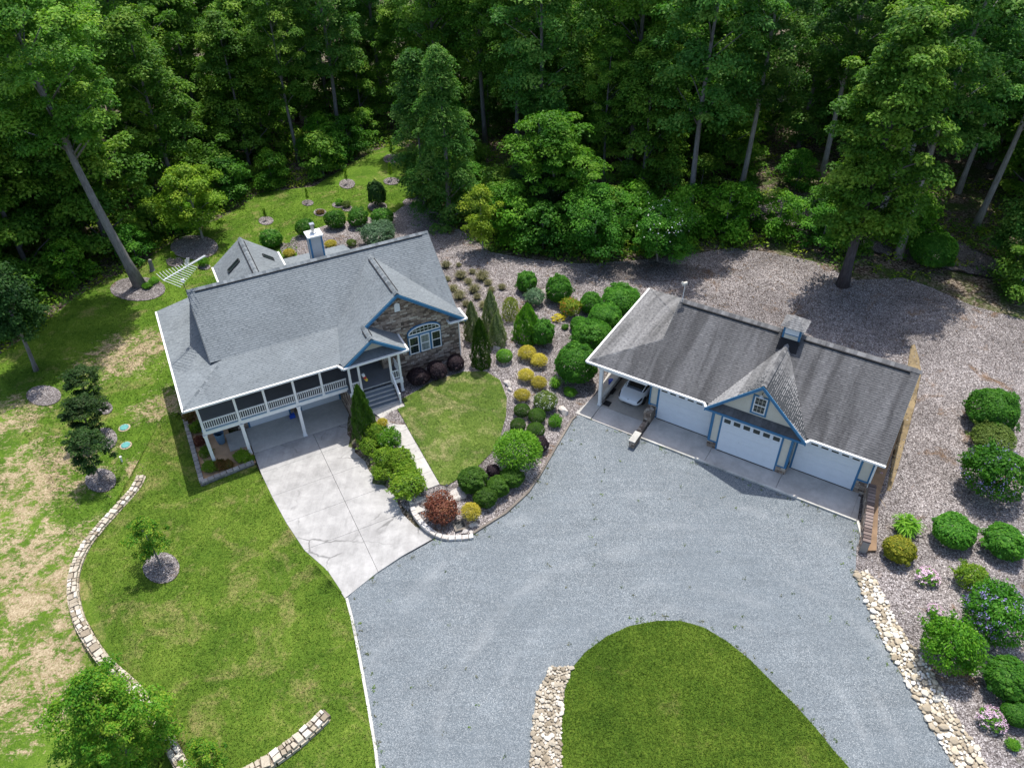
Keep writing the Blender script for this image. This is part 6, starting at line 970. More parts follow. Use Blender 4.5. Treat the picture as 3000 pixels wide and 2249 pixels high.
# ---------------------------------------------------------------- CAR
def build_car():
    x,y=gw(2.9,.88+2.33); C=thing('car','white electric sedan parked nose out in the carport','car',(x,y,.0),GYAW+R_(-1.5))
    st=[ # y, half width, z bottom, z shoulder, z top
     (-2.34,.50,.34,.50,.53),(-2.28,.70,.27,.55,.60),(-2.12,.82,.22,.62,.69),(-1.85,.895,.20,.69,.775),(-1.45,.92,.20,.765,.85),(-1.0,.925,.20,.84,.90),(-.5,.925,.20,.88,.92),(.3,.925,.20,.90,.94),(1.1,.925,.2,.93,.98),(1.7,.91,.22,.95,1.0),(2.1,.86,.26,.95,1.01),(2.3,.78,.34,.88,.95),(2.36,.6,.42,.75,.80)]
    def ring(s):
        y,w,zb,zs,zt=s; h=[(.0,zb),(w*.86,zb),(w*.97,zb+.10),(w,zb+(zs-zb)*.5),(w*.985,zb+(zs-zb)*.8),(w*.93,zs),(w*.80,zs+(zt-zs)*.55),(w*.55,zs+(zt-zs)*.86),(w*.25,zt-.002),(0,zt)]
        return [(a,y,z) for a,z in h]+[(-a,y,z) for a,z in h[-2:0:-1]]
    yy=[s[0] for s in st]; fine=np.concatenate([np.linspace(-2.34,-1.8,7),np.linspace(-1.65,1.7,14),np.linspace(1.85,2.36,5)])
    S_=[tuple(float(np.interp(t,yy,[s[k] for s in st])) for k in range(5)) for t in fine]
    m=MB(); R=[ring(s) for s in S_]; n=len(R[0]); m.v=[p for r in R for p in r]
    m.f=[(i*n+k,(i+1)*n+k,(i+1)*n+(k+1)%n,i*n+(k+1)%n) for i in range(len(R)-1) for k in range(n)]+[tuple(range(n))[::-1],tuple(range((len(R)-1)*n,len(R)*n))]; m.m=[0]*len(m.f); m.t=[.5]*len(m.f)
    b=m.obj('body',MT['car'],C,True); fix_normals(b); ss=b.modifiers.new('sub','SUBSURF'); ss.levels=1; ss.render_levels=1
    # glasshouse
    gs=[(-1.30,.70,.88,.62,.925),(-1.0,.77,.92,.65,1.07),(-.6,.80,.95,.63,1.24),(-.2,.80,.96,.60,1.36),(.25,.80,.97,.585,1.42),(.9,.80,.97,.57,1.42),(1.5,.78,.98,.55,1.27),(2.0,.70,1.0,.5,1.04)]
    m=MB(); R=[]
    for y_,wb,zb,wt,zt in gs: R.append([(-wb,y_,zb),(-wt,y_,zt-.03),(-wt*.6,y_,zt),(0,y_,zt+.012),(wt*.6,y_,zt),(wt,y_,zt-.03),(wb,y_,zb)])
    n=7; m.v=[p for r in R for p in r]; m.f=[(i*n+k,i*n+k+1,(i+1)*n+k+1,(i+1)*n+k) for i in range(len(R)-1) for k in range(n-1)]+[tuple(range(n)),tuple(range((len(R)-1)*n,len(R)*n))]; m.m=[0]*len(m.f); m.t=[.5]*len(m.f)
    g=m.obj('windscreen',MT['carglass'],C,True); fix_normals(g)
    m=MB()
    for s in (-1,1):
        pts=[(s*r[6][0]*1.0 if False else s*gs[i][3]*1.01,gs[i][0],gs[i][4]-.015) for i,r in enumerate(R)]
        m.tube(pts,[.035]*len(pts),6)
    m.obj('roof_pillar',MT['car'],C,True)
    def surf(y_,u):
        s=[float(np.interp(y_,yy,[q[k] for q in st])) for k in range(5)]; h=ring((y_,)+tuple(s[1:]))[:10]; f=u*9; i=min(8,int(f)); a,b_=Vector(h[i]),Vector(h[i+1]); return a.lerp(b_,f-i)
    for s in (-1,1):
        m=MB(); P=[]
        for (ya,u0,u1) in ((-2.24,.50,.60),(-2.12,.49,.63),(-1.98,.50,.64),(-1.84,.52,.63),(-1.70,.545,.60)):
            for u in (u0,(u0+u1)/2,u1):
                p=surf(ya,u); p.x+=.02; p.z+=.014; p.y-=.012; P.append((s*p.x,p.y,p.z))
        F=[(i*3+k,i*3+k+1,i*3+4+k,i*3+3+k) for i in range(4) for k in range(2)]; m.add(P,F); m.obj('headlight',MT['lampglass'],C,True)
        wm=MB(); 
        m=MB(); m.box((s*.90-.0,-.62,.97),(s*1.08,-.48,1.1)) if s>0 else m.box((-1.08,-.62,.97),(-.90,-.48,1.1)); bevel(m.obj('mirror',MT['car'],C),.04,3)
        for y_ in (-1.43,1.45):
            wl=link('wheel',None,C); m=MB(); m.tube([(s*.70,y_,.34),(s*.72,y_,.34),(s*.90,y_,.34),(s*.915,y_,.34)],[.28,.34,.34,.29],24); m.obj('tyre',MT['black'],wl); m=MB(); m.tube([(s*.91,y_,.34),(s*.93,y_,.34)],[.25,.2],18); m.obj('rim',MT['dmetal'],wl)
    m=MB(); P=[]
    for i in range(9):
        xx=-.5+i*.125; yv=-2.335+.10*abs(xx/.5)**2.2
        P+=[(xx,yv-.02,.30),(xx,yv-.02,.36)]
    m.add(P,[(2*i,2*i+2,2*i+3,2*i+1) for i in range(8)]); m.obj('lower_grille',MT['black'],C)
    m=MB(); m.box((-.045,-2.262,.655),(.045,-2.25,.668)); m.box((-.012,-2.272,.62),(.012,-2.258,.656)); m.obj('emblem',MT['dmetal'],C)
    m=MB(); m.box((-.05,-.62,1.165),(.05,-.56,1.2)); m.obj('windscreen_sticker',MT['white'],C)
build_car()
# ---------------------------------------------------------------- small things
def simple(name,label,cat,mb,mat,loc=(0,0,0),rot=0,smooth=False,**k): return mb.obj(name,mat,None,smooth) if False else link(name,mb.mesh(name,mat if isinstance(mat,list) else [mat],smooth),None,loc,rot,label=label,category=cat,**k)
def aerial():
    b=hw(-.03,7.37); t=thing('television_aerial','large silver television aerial on a thin mast at the roof ridge end','aerial',(b[0],b[1],8.1)); 
    m=MB(); m.tube([(0,0,0),(0,0,1.75)],[.022,.02],6); m.tube([(0,0,.1),(.5,.3,-.25)],[.008]*2,4); m.tube([(0,0,.6),(.9,.35,-.1)],[.008]*2,4); m.obj('mast',MT['dmetal'],t)
    m=MB(); m.box((-.08,-.1,.85),(.1,.08,1.02)); m.obj('amplifier_box',MT['white'],t)
    a,e=np.array((-23.17,44.79)),np.array((-21.28,47.84)); o=np.array(b); z=1.72; c=(a+e)/2
    # boom along the measured direction, centred on the mast head
    v=(e-a)/np.linalg.norm(e-a); n=np.array((v[1],-v[0])); A=np.array((-22.35,45.1))-o; 
    off=np.array((.18,.1)); P0=-v*1.55+off; P1=v*1.95+off
    m=MB(); m.bar((P0[0],P0[1],z),(P1[0],P1[1],z+.05),.06,.06); m.obj('boom',MT['alu'],t)
    for i in range(11):
        f=i/10; p=P0+(P1-P0)*f*.62; ln=1.75-1.0*f; m=MB(); m.bar((p[0],p[1],z+.02),(p[0]+n[0]*ln*.95,p[1]+n[1]*ln*.95,z+.02),.025,.025); m.bar((p[0],p[1],z+.02),(p[0]-n[0]*ln*.3,p[1]-n[1]*ln*.3,z+.35*(1-f*.5)),.02,.02); m.obj('element',MT['alu'],t)
    for i in range(12):
        p=P0+(P1-P0)*(.66+.03*i); m=MB(); m.bar(tuple(p-n*.16)+(z+.06,),tuple(p+n*.16)+(z+.06,),.014,.014); m.obj('director',MT['alu'],t)
    q=P0+(P1-P0)*.55
    m=MB(); m.bar((q[0],q[1],z),(q[0]+n[0]*.3,q[1]+n[1]*.3,z+.75),.04,.04); m.bar((0,0,z),(q[0],q[1],z),.03,.03)
    for i in range(6): k=.25+.13*i; r=np.array((q[0]+n[0]*.3*k,q[1]+n[1]*.3*k)); m.bar((r[0]-v[0]*.2,r[1]-v[1]*.2,z+.75*k),(r[0]+v[0]*.2,r[1]+v[1]*.2,z+.75*k),.014,.014)
    m.obj('reflector',MT['alu'],t)
aerial()
x,y=hw(-.95,2.45); bt=thing('barrel','blue grey plastic barrel standing under the porch','barrel',(x,y,-1.25)); m=MB(); m.tube([(0,0,0),(0,0,.03),(0,0,.3),(0,0,.6),(0,0,.86)],[.24,.25,.29,.31,.33],18,cap=False); m.add([(.24*math.cos(k*.5236),.24*math.sin(k*.5236),.02) for k in range(12)],[tuple(range(12))]); m.obj('barrel_body',MT['barrel'],bt,True); m=MB(); m.tube([(0,0,.83),(0,0,.90)],[.345,.345],18,cap=False); m.tube([(0,0,.88),(0,0,.9)],[.345,.31],18,cap=False); m.obj('rim',MT['barrel'],bt); m=MB(); m.tube([(0,0,.5),(0,0,.52)],[.285,.285],18); m.obj('painted_inner_shadow',MT['dark'],bt)  # dark disc paints the shade inside the open barrel
x,y=hw(4.15,2.7); m=MB(); m.box((-.2,-.12,0),(.2,.12,.22)); m.box((-.1,-.1,.22),(.18,.1,.34)); m.tube([(.05,0,.34),(.15,0,.45)],[.05,.03],8); bevel(simple('garden_sprayer','cobalt blue sprayer by the stone pier under the porch','sprayer',m,MT['cobalt'],(x,y,-1.25),HYAW),.04,2)
def matt(name,label,pts,z,mat): 
    m=MB(); m.prism([p+(z,) for p in pts],(0,0,.022)); o=simple(name,label,'mat',m,mat); fix_normals(o); bevel(o,.012); return o
matt('door_mat','dark door mat on the grey entry porch floor',[hw(9.5,2.5),hw(10.4,2.5),hw(10.4,3.0),hw(9.5,3.0)],1.622,MT['black'])
matt('floor_mat','black square mat at the front of the carport floor',[gw(1.24,.22),gw(1.76,.2),gw(1.74,.75),gw(1.25,.75)],.003,MT['black'])
tr_=thing('boot_tray','black boot tray beside the carport wall','tray',gw(1.28,1.88)+(.0,),GYAW); m=MB(); m.box((-.12,-.32,.002),(.12,.32,.03)); m.box((-.12,-.32,.03),(-.10,.32,.07)); m.box((.10,-.32,.03),(.12,.32,.07)); m.box((-.1,-.32,.03),(.1,-.30,.07)); m.box((-.1,.30,.03),(.1,.32,.07)); m.obj('tray',MT['black'],tr_); m=MB(); m.tube([(.0,-.34,.02),(-.05,-.6,.02),(.03,-.8,.02),(-.1,-1.1,.02)],[.02]*4,6); m.obj('cord',MT['black'],tr_)
x,y=gw(.75,2.6); m=MB(); m.tube([(0,0,0),(0,0,.02),(0,0,.38)],[.17,.18,.2],14); simple('bucket','small blue bucket on the walk behind the carport post','bucket',m,MT['cobalt'],(x,y,-.03),smooth=False)
x,y=gw(4.05,2.35); bn=thing('storage_shelf','narrow shelf of odds and ends right of the parked car','shelf',(x,y,0),GYAW); m=MB(); m.box((-.1,-.3,.0),(.25,.9,.05)); m.box((-.1,-.3,.7),(.25,.9,.75)); [m.box((a,b,0),(a+.05,b+.05,1.4)) for a in (-.1,.2) for b in (-.3,.85)]; m.obj('shelf_frame',MT['dmetal'],bn); m=MB(); m.box((-.08,-.25,.76),(.2,.1,1.1)); m.obj('blue_box',MT['cobalt'],bn); m=MB(); m.box((-.08,.2,.76),(.2,.5,1.0)); m.obj('red_box',MT['redflag'],bn)
for (x,y,z),lb in zip(MISC['lids'],['round teal septic lid farther from the stone wall','round teal septic lid nearer the white vent pipe']):
    t=thing('septic_lid',lb,'lid',(x,y,z+.02),group='teal septic lids'); m=MB(); m.tube([(0,0,0),(0,0,.07),(0,0,.09)],[.31,.31,.27],24); m.obj('lid',MT['teal'],t); m=MB(); m.tube([(0,0,.0),(0,0,.025)],[.42,.40],20); m.obj('ring',MT['tanwood'],t)
    for k in range(6): a=k*1.047; m=MB(); m.tube([(.24*math.cos(a),.24*math.sin(a),.08),(.24*math.cos(a),.24*math.sin(a),.105)],[.02,.018],6); m.obj('bolt',MT['dmetal'],t)
x,y,z=MISC['pipe']; t=thing('vent_pipe','short white capped pipe standing in the left lawn','pipe',(x,y,z)); m=MB(); m.tube([(0,0,0),(.02,0,.42)],[.055,.055],12); m.obj('pipe',MT['white'],t); m=MB(); m.tube([(.02,0,.4),(.025,0,.5)],[.085,.08],12); m.obj('cap',MT['white'],t)
x,y,z=MISC['stump']; rng=random.Random(3); m=MB(); m.tube([(0,0,-.1),(0,0,.1),(.03,.02,.5),(.05,0,.95),(.1,.02,1.15)],[.32,.22,.19,.18,.14],10); o=simple('tree_stump','grey upright stump on the lawn by the woods','stump',m,MT['bark'],(x,y,z)); 
x,y,z=MISC['cage']; t=thing('wire_cage','small dark wire cage on the lawn beside a sapling','cage',(x,y,z),.4); m=MB()
for a in (-.35,.35):
    for b in (-.25,.25): m.bar((a,b,0),(a,b,.55),.03)
for zz_ in (.03,.28,.55): [m.bar(p,q,.02) for p,q in (((-.35,-.25,zz_),(.35,-.25,zz_)),((.35,-.25,zz_),(.35,.25,zz_)),((.35,.25,zz_),(-.35,.25,zz_)),((-.35,.25,zz_),(-.35,-.25,zz_)))]
m.obj('frame',MT['dmetal'],t); m=MB(); [m.bar((-.35+k*.07,s*.25,0),(-.35+k*.07,s*.25,.55),.012) for k in range(1,10) for s in (-1,1)]; [m.bar((-.35+k*.07,-.25,.55),(-.35+k*.07,.25,.55),.012) for k in range(1,10)]; m.obj('mesh_wire',MT['dmetal'],t)
x,y,z=MISC['grate']; t=thing('drain_grate','dark drain grate in a tan frame inside the curved block wall','drain',(x,y,z+.03),.35); m=MB()
for a in (((-.4,-.4,0),(.4,-.28,.08)),((-.4,.28,0),(.4,.4,.08)),((-.4,-.28,0),(-.28,.28,.08)),((.28,-.28,0),(.4,.28,.08))): m.box(*a)
m.obj('frame',MT['edge'],t); m=MB(); m.box((-.28,-.28,0),(.28,.28,.02)); m.obj('sump',MT['dark'],t)
for k in range(7): m=MB(); m.box((-.27+k*.08,-.28,.03),(-.23+k*.08,.28,.055)); m.obj('grate_bar',MT['dmetal'],t)
for (x,y,z),lb in zip(MISC['lamp'],['short dark path light on the block wall by the walkway steps','short dark path light at the tip of the small lawn']):
    t=thing('path_light',lb,'path light',(x,y,max(z,T(x,y)))); m=MB(); m.tube([(0,0,0),(0,0,.5)],[.018,.015],6); m.obj('post',MT['dmetal'],t); m=MB(); m.tube([(0,0,.46),(0,0,.54),(0,0,.58)],[.10,.09,.02],10); m.obj('lamp_head',MT['dmetal'],t)
t=thing('handrail','white handrail beside the lower walkway steps','handrail',hw(8.3,-9.4)+(0,),HYAW); m=MB(); m.bar((0,-.05,1.22),(1.2,.06,1.25),.07,.05); m.obj('rail',MT['white'],t)
for k in (0.05,1.1): m=MB(); m.box((k-.03,-.03,-.2),(k+.03,.03,1.2)); m.obj('post',MT['white'],t)
t=thing('windsock','small red and yellow cloth windsock hanging from the entry porch','windsock',hw(9.05,-.35)+(2.4,),HYAW); m=MB(); m.tube([(0,0,1.6),(0,0,.75)],[.006,.006],4); m.obj('cord',MT['dmetal'],t)
for i,mt in enumerate(('white','redflag','yelflag')): m=MB(); m.tube([(.02+.06*i,0,.72-.2*i),(.09+.07*i,0.02,.5-.2*i)],[.11,.09],10); m.obj('streamer',MT[mt],t)
a,b,c_,d=MISC['stick']; t=thing('fallen_branch','thin pale fallen branch on bare soil by the garage wing wall','branch',(a[0],a[1],a[2]+.2)); A=Vector(a); m=MB(); pts=[Vector(q)-A for q in (a,c_,b)]; m.tube(pts,[.03,.025,.015],6); m.tube([Vector(c_)-A,Vector(d)-A],[.02,.01],6); link('branch',m.mesh('branch',[MT['tanwood']]),t)
a,b=MISC['log']; m=MB(); m.tube([(0,0,.15),tuple(Vector(b)-Vector(a)+Vector((0,0,.15)))],[.16,.13],9); simple('fallen_log','short dark log at the woods edge beside the crape myrtle','log',m,MT['bark'],tuple(a))
# ---------------------------------------------------------------- foliage
def leaf_mesh(name,P,N,size,mats,tint,asp=.55,mi=None,seed=0,along=None):
    """P points, N face normals; every leaf a small kite; numpy throughout"""
    rs=np.random.RandomState(seed); n=len(P)
    N=N/np.maximum(1e-6,np.linalg.norm(N,axis=1,keepdims=True))
    r=rs.normal(size=(n,3)) if along is None else along+rs.normal(size=(n,3))*.25
    b=r-N*(r*N).sum(1,keepdims=True); b/=np.maximum(1e-6,np.linalg.norm(b,axis=1,keepdims=True)); t=np.cross(N,b)
    s=np.asarray(size).reshape(-1,1)*np.ones((n,1)); a=np.asarray(asp).reshape(-1,1)*np.ones((n,1))
    fold=N*s*.18
    V=np.empty((n,4,3)); V[:,0]=P-b*s; V[:,1]=P+t*s*a-b*s*.15+fold; V[:,2]=P+b*s; V[:,3]=P-t*s*a-b*s*.15+fold
    me=bpy.data.meshes.new(name); me.vertices.add(4*n); me.vertices.foreach_set('co',V.ravel()); me.loops.add(4*n); me.loops.foreach_set('vertex_index',np.arange(4*n,dtype=np.int32))
    me.polygons.add(n); me.polygons.foreach_set('loop_start',np.arange(0,4*n,4,dtype=np.int32))
    try: me.polygons.foreach_set('loop_total',np.full(n,4,dtype=np.int32))
    except Exception: pass
    for m in mats: me.materials.append(m)
    if mi is not None: me.polygons.foreach_set('material_index',np.asarray(mi,dtype=np.int32))
    at=me.attributes.new('tint','FLOAT','FACE'); at.data.foreach_set('value',np.clip(np.asarray(tint,dtype=np.float32),0,1))
    me.update(calc_edges=True); me.validate(); return me
def rand_dirs(rs,n,up=-1):
    d=rs.normal(size=(n,3)); d/=np.linalg.norm(d,axis=1,keepdims=True)
    if up>-1: d[:,2]=np.where(d[:,2]<up,-d[:,2],d[:,2])
    return d
def lumps(rs,d,k=9,amp=.16):
    c=rand_dirs(rs,k,-.3); f=np.zeros(len(d))
    for q in c: f+=np.exp(-((1-d@q)/.12))*rs.uniform(-.6,1)
    return 1+amp*f
def bush_mesh(style,mat,seed,big=False,fl=None,flmat=None):
    """unit bush: width 1, height 1, base at z=0"""
    rs=np.random.RandomState(seed)
    n={'ball':6000,'shell':6500,'loose':3400,'gold':3200,'cone':9000,'col':5000,'feather':6000,'grass':1300,'fount':1100,'low':1500,'sap':300}[style]
    if big: n=int(n*2.2)
    ls=1/math.sqrt(2.0 if big else 1.0); A=None; asp=.55
    if style in('ball','shell','loose','low'):
        d=rand_dirs(rs,n,-.55); lob=lumps(rs,d,14,{'ball':.03,'shell':.13,'loose':.22,'low':.25}[style]); r=lob*(1-np.abs(rs.normal(0,.06 if style=='ball' else .13,n)))
        P=d*r[:,None]*.5*np.array([1,1,1.0])*.97; P[:,2]=P[:,2]*.92+.45; P[:,2]=np.maximum(P[:,2],.02)
        N=d+rs.normal(size=(n,3))*.55+np.array([0,0,.35]); s=rs.uniform(.018,.03,n)*ls*(1 if style=='ball' else 1.55)
        cl=rand_dirs(rs,40); ci=np.argmax(d@cl.T,1); tint=.5+rs.normal(0,.2,n)+rs.normal(0,.14,40)[ci]
        if style=='loose':
            k=26; tips=rand_dirs(rs,k,-.1)*rs.uniform(.42,.62,(k,1)); tips[:,2]=tips[:,2]*.9+.45
            q=rs.randint(0,k,n//2); f=rs.uniform(.45,1.05,n//2); PP=np.array([0,0,.3])+(tips[q]-np.array([0,0,.3]))*f[:,None]+rs.normal(0,.035,(n//2,3)); P[:n//2]=PP; P[:,2]=np.maximum(P[:,2],.02)
        if style in('shell','low'):
            k=rs.randint(62,80) if style=='shell' else 36; c=rand_dirs(rs,k,-.45); c=c*(lumps(rs,c,10,.20)*rs.uniform(.72,.95,k))[:,None]*.5; q=rs.randint(0,k,n); e=rand_dirs(rs,n,-.5)
            PC=c[q]+e*(rs.uniform(.3,1,n)**.5*rs.uniform(.07,.125,k)[q])[:,None]; PC[:,2]=PC[:,2]*.94+.45; use=rs.uniform(0,1,n)<(.5 if style=='shell' else .85); dome_=d*(lumps(rs,d,16,.15)*(1-np.abs(rs.normal(0,.07,n))))[:,None]*.49; dome_[:,2]=dome_[:,2]*.93+.45
            P=np.where(use[:,None],PC,dome_); o_=P-np.array([0,0,.45]); o_/=np.linalg.norm(o_,axis=1,keepdims=True); P[:,2]=np.maximum(P[:,2],.02); N=np.where(use[:,None],e,o_)*.9+o_*.5+rs.normal(size=(n,3))*.45+np.array([0,0,.45]); tint=.5+rs.normal(0,.15,n)+rs.normal(0,.14,k)[q]
    elif style=='gold':
        d=rand_dirs(rs,n,-.25); k=60; c=rand_dirs(rs,k,-.2); q=np.argmax(d@c.T,1); r=rs.uniform(.62,1.02,n)*(1-.12*(1-np.max(d@c.T,1))*8); P=d*r[:,None]*.5; P[:,2]=P[:,2]*.95+.45; P[:,2]=np.maximum(P[:,2],.02)
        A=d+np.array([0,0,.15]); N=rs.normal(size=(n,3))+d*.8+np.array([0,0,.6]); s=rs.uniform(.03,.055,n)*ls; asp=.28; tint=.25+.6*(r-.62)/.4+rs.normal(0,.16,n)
    elif style in('cone','col','feather'):
        z=rs.uniform(0,1,n)**{'cone':1.15,'col':.95,'feather':1.0}[style]; th=rs.uniform(0,6.283,n)
        prof={'cone':lambda z:np.power(np.maximum(0,1-z**1.7),.72)*.5*(1-.22*np.exp(-z*14)),'col':lambda z:.5*np.sqrt(np.maximum(0,1-z**3.2))*(.75+.25*np.minimum(1,z*5)),'feather':lambda z:.5*np.power(np.maximum(0,1-z**1.8),.75)}[style](z)
        lob=1+.10*np.sin(th*5+z*9)+.07*np.sin(th*9-z*23)+.06*np.sin(z*38+th*3); r=prof*lob*(1-np.abs(rs.normal(0,.10,n)))+.01
        P=np.c_[r*np.cos(th),r*np.sin(th),z*.98+.01]; d=np.c_[np.cos(th),np.sin(th),np.full(n,.4)]
        A=d*.6+np.array([0,0,1.0]); N=d+rs.normal(size=(n,3))*.5; s=rs.uniform(.02,.036,n)*ls*(1.3 if style=='feather' else 1); asp=.36; tint=.5+rs.normal(0,.22,n)+.18*np.sin(th*5+z*9)
    elif style in('grass','fount'):
        th=rs.uniform(0,6.283,n); f=rs.uniform(0,1,n); lean=rs.uniform(.15,1.0,n); d=np.c_[np.cos(th)*lean,np.sin(th)*lean,np.sqrt(np.maximum(.05,1.25-lean**2))]
        L=rs.uniform(.45,.95,n); P=np.c_[np.cos(th)*lean*L*f*.52,np.sin(th)*lean*L*f*.52,L*f*(1.05-.55*lean*f)*.95]; P[:,2]=np.maximum(P[:,2],.02)
        A=d-np.c_[np.zeros(n),np.zeros(n),f*lean*1.3]; N=np.c_[np.cos(th)*.6,np.sin(th)*.6,rs.normal(0,.3,n)]+rs.normal(size=(n,3))*.4+np.array([0,0,1.0]); s=rs.uniform(.10,.16,n); asp=.10 if style=='fount' else .13; tint=.3+.5*f+rs.normal(0,.15,n)
    elif style=='sap':
        z=rs.uniform(.35,1,n); P=np.c_[rs.normal(0,.17,n)*(1.2-z*.7),rs.normal(0,.17,n)*(1.2-z*.7),z]; N=rs.normal(size=(n,3))+np.array([0,0,.8]); s=rs.uniform(.05,.085,n)*.95; tint=.5+rs.normal(0,.25,n)
    mats=[mat,MT['bark']]; mi=np.zeros(n,int)
    if fl:
        k=fl[0]; d=rand_dirs(rs,k,.0); c=d*np.array([.51,.51,.47])*rs.uniform(.9,1.08,(k,1)); c[:,2]+=.46
        per=fl[1]; q=np.repeat(np.arange(k),per); FP=c[q]+rs.normal(0,fl[2],(k*per,3))*np.array([1,1,fl[3]]); FN=d[q]+rs.normal(size=(k*per,3))*.6
        P=np.r_[P,FP]; N=np.r_[N,FN]; s=np.r_[s,np.full(k*per,fl[2]*.7)]; tint=np.r_[tint,rs.uniform(.1,1,k*per)]; mi=np.r_[mi,np.full(k*per,2)]; mats.append(flmat)
        asp=np.r_[np.full(n,asp),np.full(k*per,.8)]
        if A is not None: A=np.r_[A,rs.normal(size=(k*per,3))]
    me=leaf_mesh('foliage',P,N,s,mats,tint,asp,mi,seed,A)
    return me
def stem_mesh(seed,h=.55,k=5,r=.02):
    rng=random.Random(seed); m=MB()
    for i in range(k):
        a=rng.uniform(0,6.28); m.tube([(0,0,-.05),(.06*math.cos(a),.06*math.sin(a),h*.4),(.25*math.cos(a),.25*math.sin(a),h)],[r,r*.8,r*.35],5)
    return m.mesh('stem',[MT['bark']])
STEM=stem_mesh(1); SAPSTEM=(lambda m:(m.tube([(0,0,0),(.02,0,.5),(0,.02,.95)],[.03,.022,.01],6),m.mesh('stem',[MT['bark']]))[1])(MB())
KIND={ # kind: style, leaf material, category, flowers (count, petals, size, stretch), petal material
 'conifer':('cone','varieg','conifer'),'dcone':('cone','box','conifer'),'dcone2':('feather','box','conifer'),'limecone':('col','limecone','conifer'),'thread':('feather','bright','conifer'),
 'round':('shell','hedge','bush'),'round2':('shell','hedge','bush'),'hedge':('shell','hedge','bush'),'globe':('ball','bright','bush'),'box':('ball','box','bush'),'gold':('gold','gold','bush'),
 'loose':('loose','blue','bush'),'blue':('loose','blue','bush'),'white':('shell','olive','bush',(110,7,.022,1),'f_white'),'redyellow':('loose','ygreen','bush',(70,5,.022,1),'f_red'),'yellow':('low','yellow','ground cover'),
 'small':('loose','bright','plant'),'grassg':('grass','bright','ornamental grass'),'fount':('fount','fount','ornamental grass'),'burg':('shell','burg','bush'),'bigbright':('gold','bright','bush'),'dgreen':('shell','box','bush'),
 'maple':('loose','maple','dwarf maple'),'strip':('loose','lime','bush'),'pinkb':('loose','bright','bush',(26,5,.02,1),'f_pink'),'redb':('loose','redb','bush'),'redb2':('loose','maple','bush'),'budded':('shell','hedge','bush',(90,5,.024,1),'varieg'),
 'brown':('loose','olive','bush'),'dround':('shell','dark','bush'),'sapling':('sap','lime','sapling'),'olive':('loose','olive','bush'),'purple':('loose','hedge','bush',(80,9,.018,1.6),'f_purple'),'yg':('shell','goldgreen','bush'),
 'lime':('loose','lime','bush'),'tree_s':('loose','bright','bush'),'pink':('low','bright','hydrangea',(48,26,.045,1),'f_pink')}
CACHE={}
NAMEK={'conifer':'conifer','dcone':'conifer','dcone2':'conifer','limecone':'conifer','thread':'conifer','grassg':'ornamental_grass','fount':'fountain_grass','sapling':'sapling','maple':'dwarf_maple','yellow':'ground_cover_plant','pink':'hydrangea','small':'small_plant'}
def plant_all():
    rng=random.Random(77)
    for (kind,x,y,z,wd,h,label,grp) in PLANTS:
        k=KIND[kind]; big=wd>2.2; v=rng.randrange(3); key=(kind,big,v)
        if key not in CACHE:
            fl=k[3] if len(k)>3 else None
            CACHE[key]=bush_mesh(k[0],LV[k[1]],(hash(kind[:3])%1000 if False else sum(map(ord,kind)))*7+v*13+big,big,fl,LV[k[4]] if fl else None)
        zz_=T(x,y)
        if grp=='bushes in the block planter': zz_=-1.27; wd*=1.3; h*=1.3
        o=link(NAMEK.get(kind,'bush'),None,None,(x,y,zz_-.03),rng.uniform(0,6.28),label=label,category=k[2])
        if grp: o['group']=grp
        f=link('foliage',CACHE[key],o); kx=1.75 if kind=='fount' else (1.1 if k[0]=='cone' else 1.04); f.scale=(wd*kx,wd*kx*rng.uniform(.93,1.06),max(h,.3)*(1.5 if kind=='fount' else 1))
        s=link('stem',SAPSTEM if kind=='sapling' else STEM,o); s.scale=(wd,wd,h)
plant_all()
# ---------------------------------------------------------------- trees
def crown_mesh(seed,profile,ncl,per,clr,leaf,mat,z0,z1,R,droop=0,flat=.6,asp=.55,tipmat=None,fl=None):
    """leaf clusters spread through a crown volume between z0 and z1"""
    rs=np.random.RandomState(seed); t=rs.uniform(0,1,ncl); th=rs.uniform(0,6.283,ncl); ph=rs.uniform(0,6.28,4)
    lob=1+.22*np.sin(th*3+ph[0]+t*5)+.16*np.sin(th*5+ph[1]-t*9)+.12*np.sin(t*17+ph[2]+th)
    rr=R*profile(t)*lob*np.sqrt(rs.uniform(.12,1,ncl)); C=np.c_[rr*np.cos(th),rr*np.sin(th),z0+(z1-z0)*t]
    q=np.repeat(np.arange(ncl),per); n=len(q); cr=clr*rs.uniform(.6,1.35,ncl)
    d=rand_dirs(rs,n,-.35); rad=np.power(rs.uniform(0,1,n),.45)
    out=C/np.maximum(.3,np.linalg.norm(C[:,:2],axis=1,keepdims=True)); out[:,2]=0
    P=C[q]+d*(cr[q]*rad)[:,None]*np.array([1,1,flat])
    # sprays sag towards their tips
    P[:,2]-=np.hypot(P[:,0]-C[q,0],P[:,1]-C[q,1])**2*(.10+droop)/clr
    N=d*.6+np.array([0,0,.9])+rs.normal(size=(n,3))*.5+out[q]*.25
    tint=.5+rs.normal(0,.16,n)+rs.normal(0,.2,ncl)[q]
    s=leaf*rs.uniform(.65,1.3,n); mats=[mat]; mi=np.zeros(n,int)
    if tipmat is not None: mats.append(tipmat); mi=((rad>.75)&(rs.uniform(0,1,n)<.5)).astype(int)
    if fl is not None:
        mats.append(fl); sel=(P[:,2]>z0+(z1-z0)*.45)&(rs.uniform(0,1,n)<.035)&(rad>.6); mi=np.where(sel,len(mats)-1,mi)
    return leaf_mesh('crown',P,N,s,mats,tint,asp,mi,seed),C
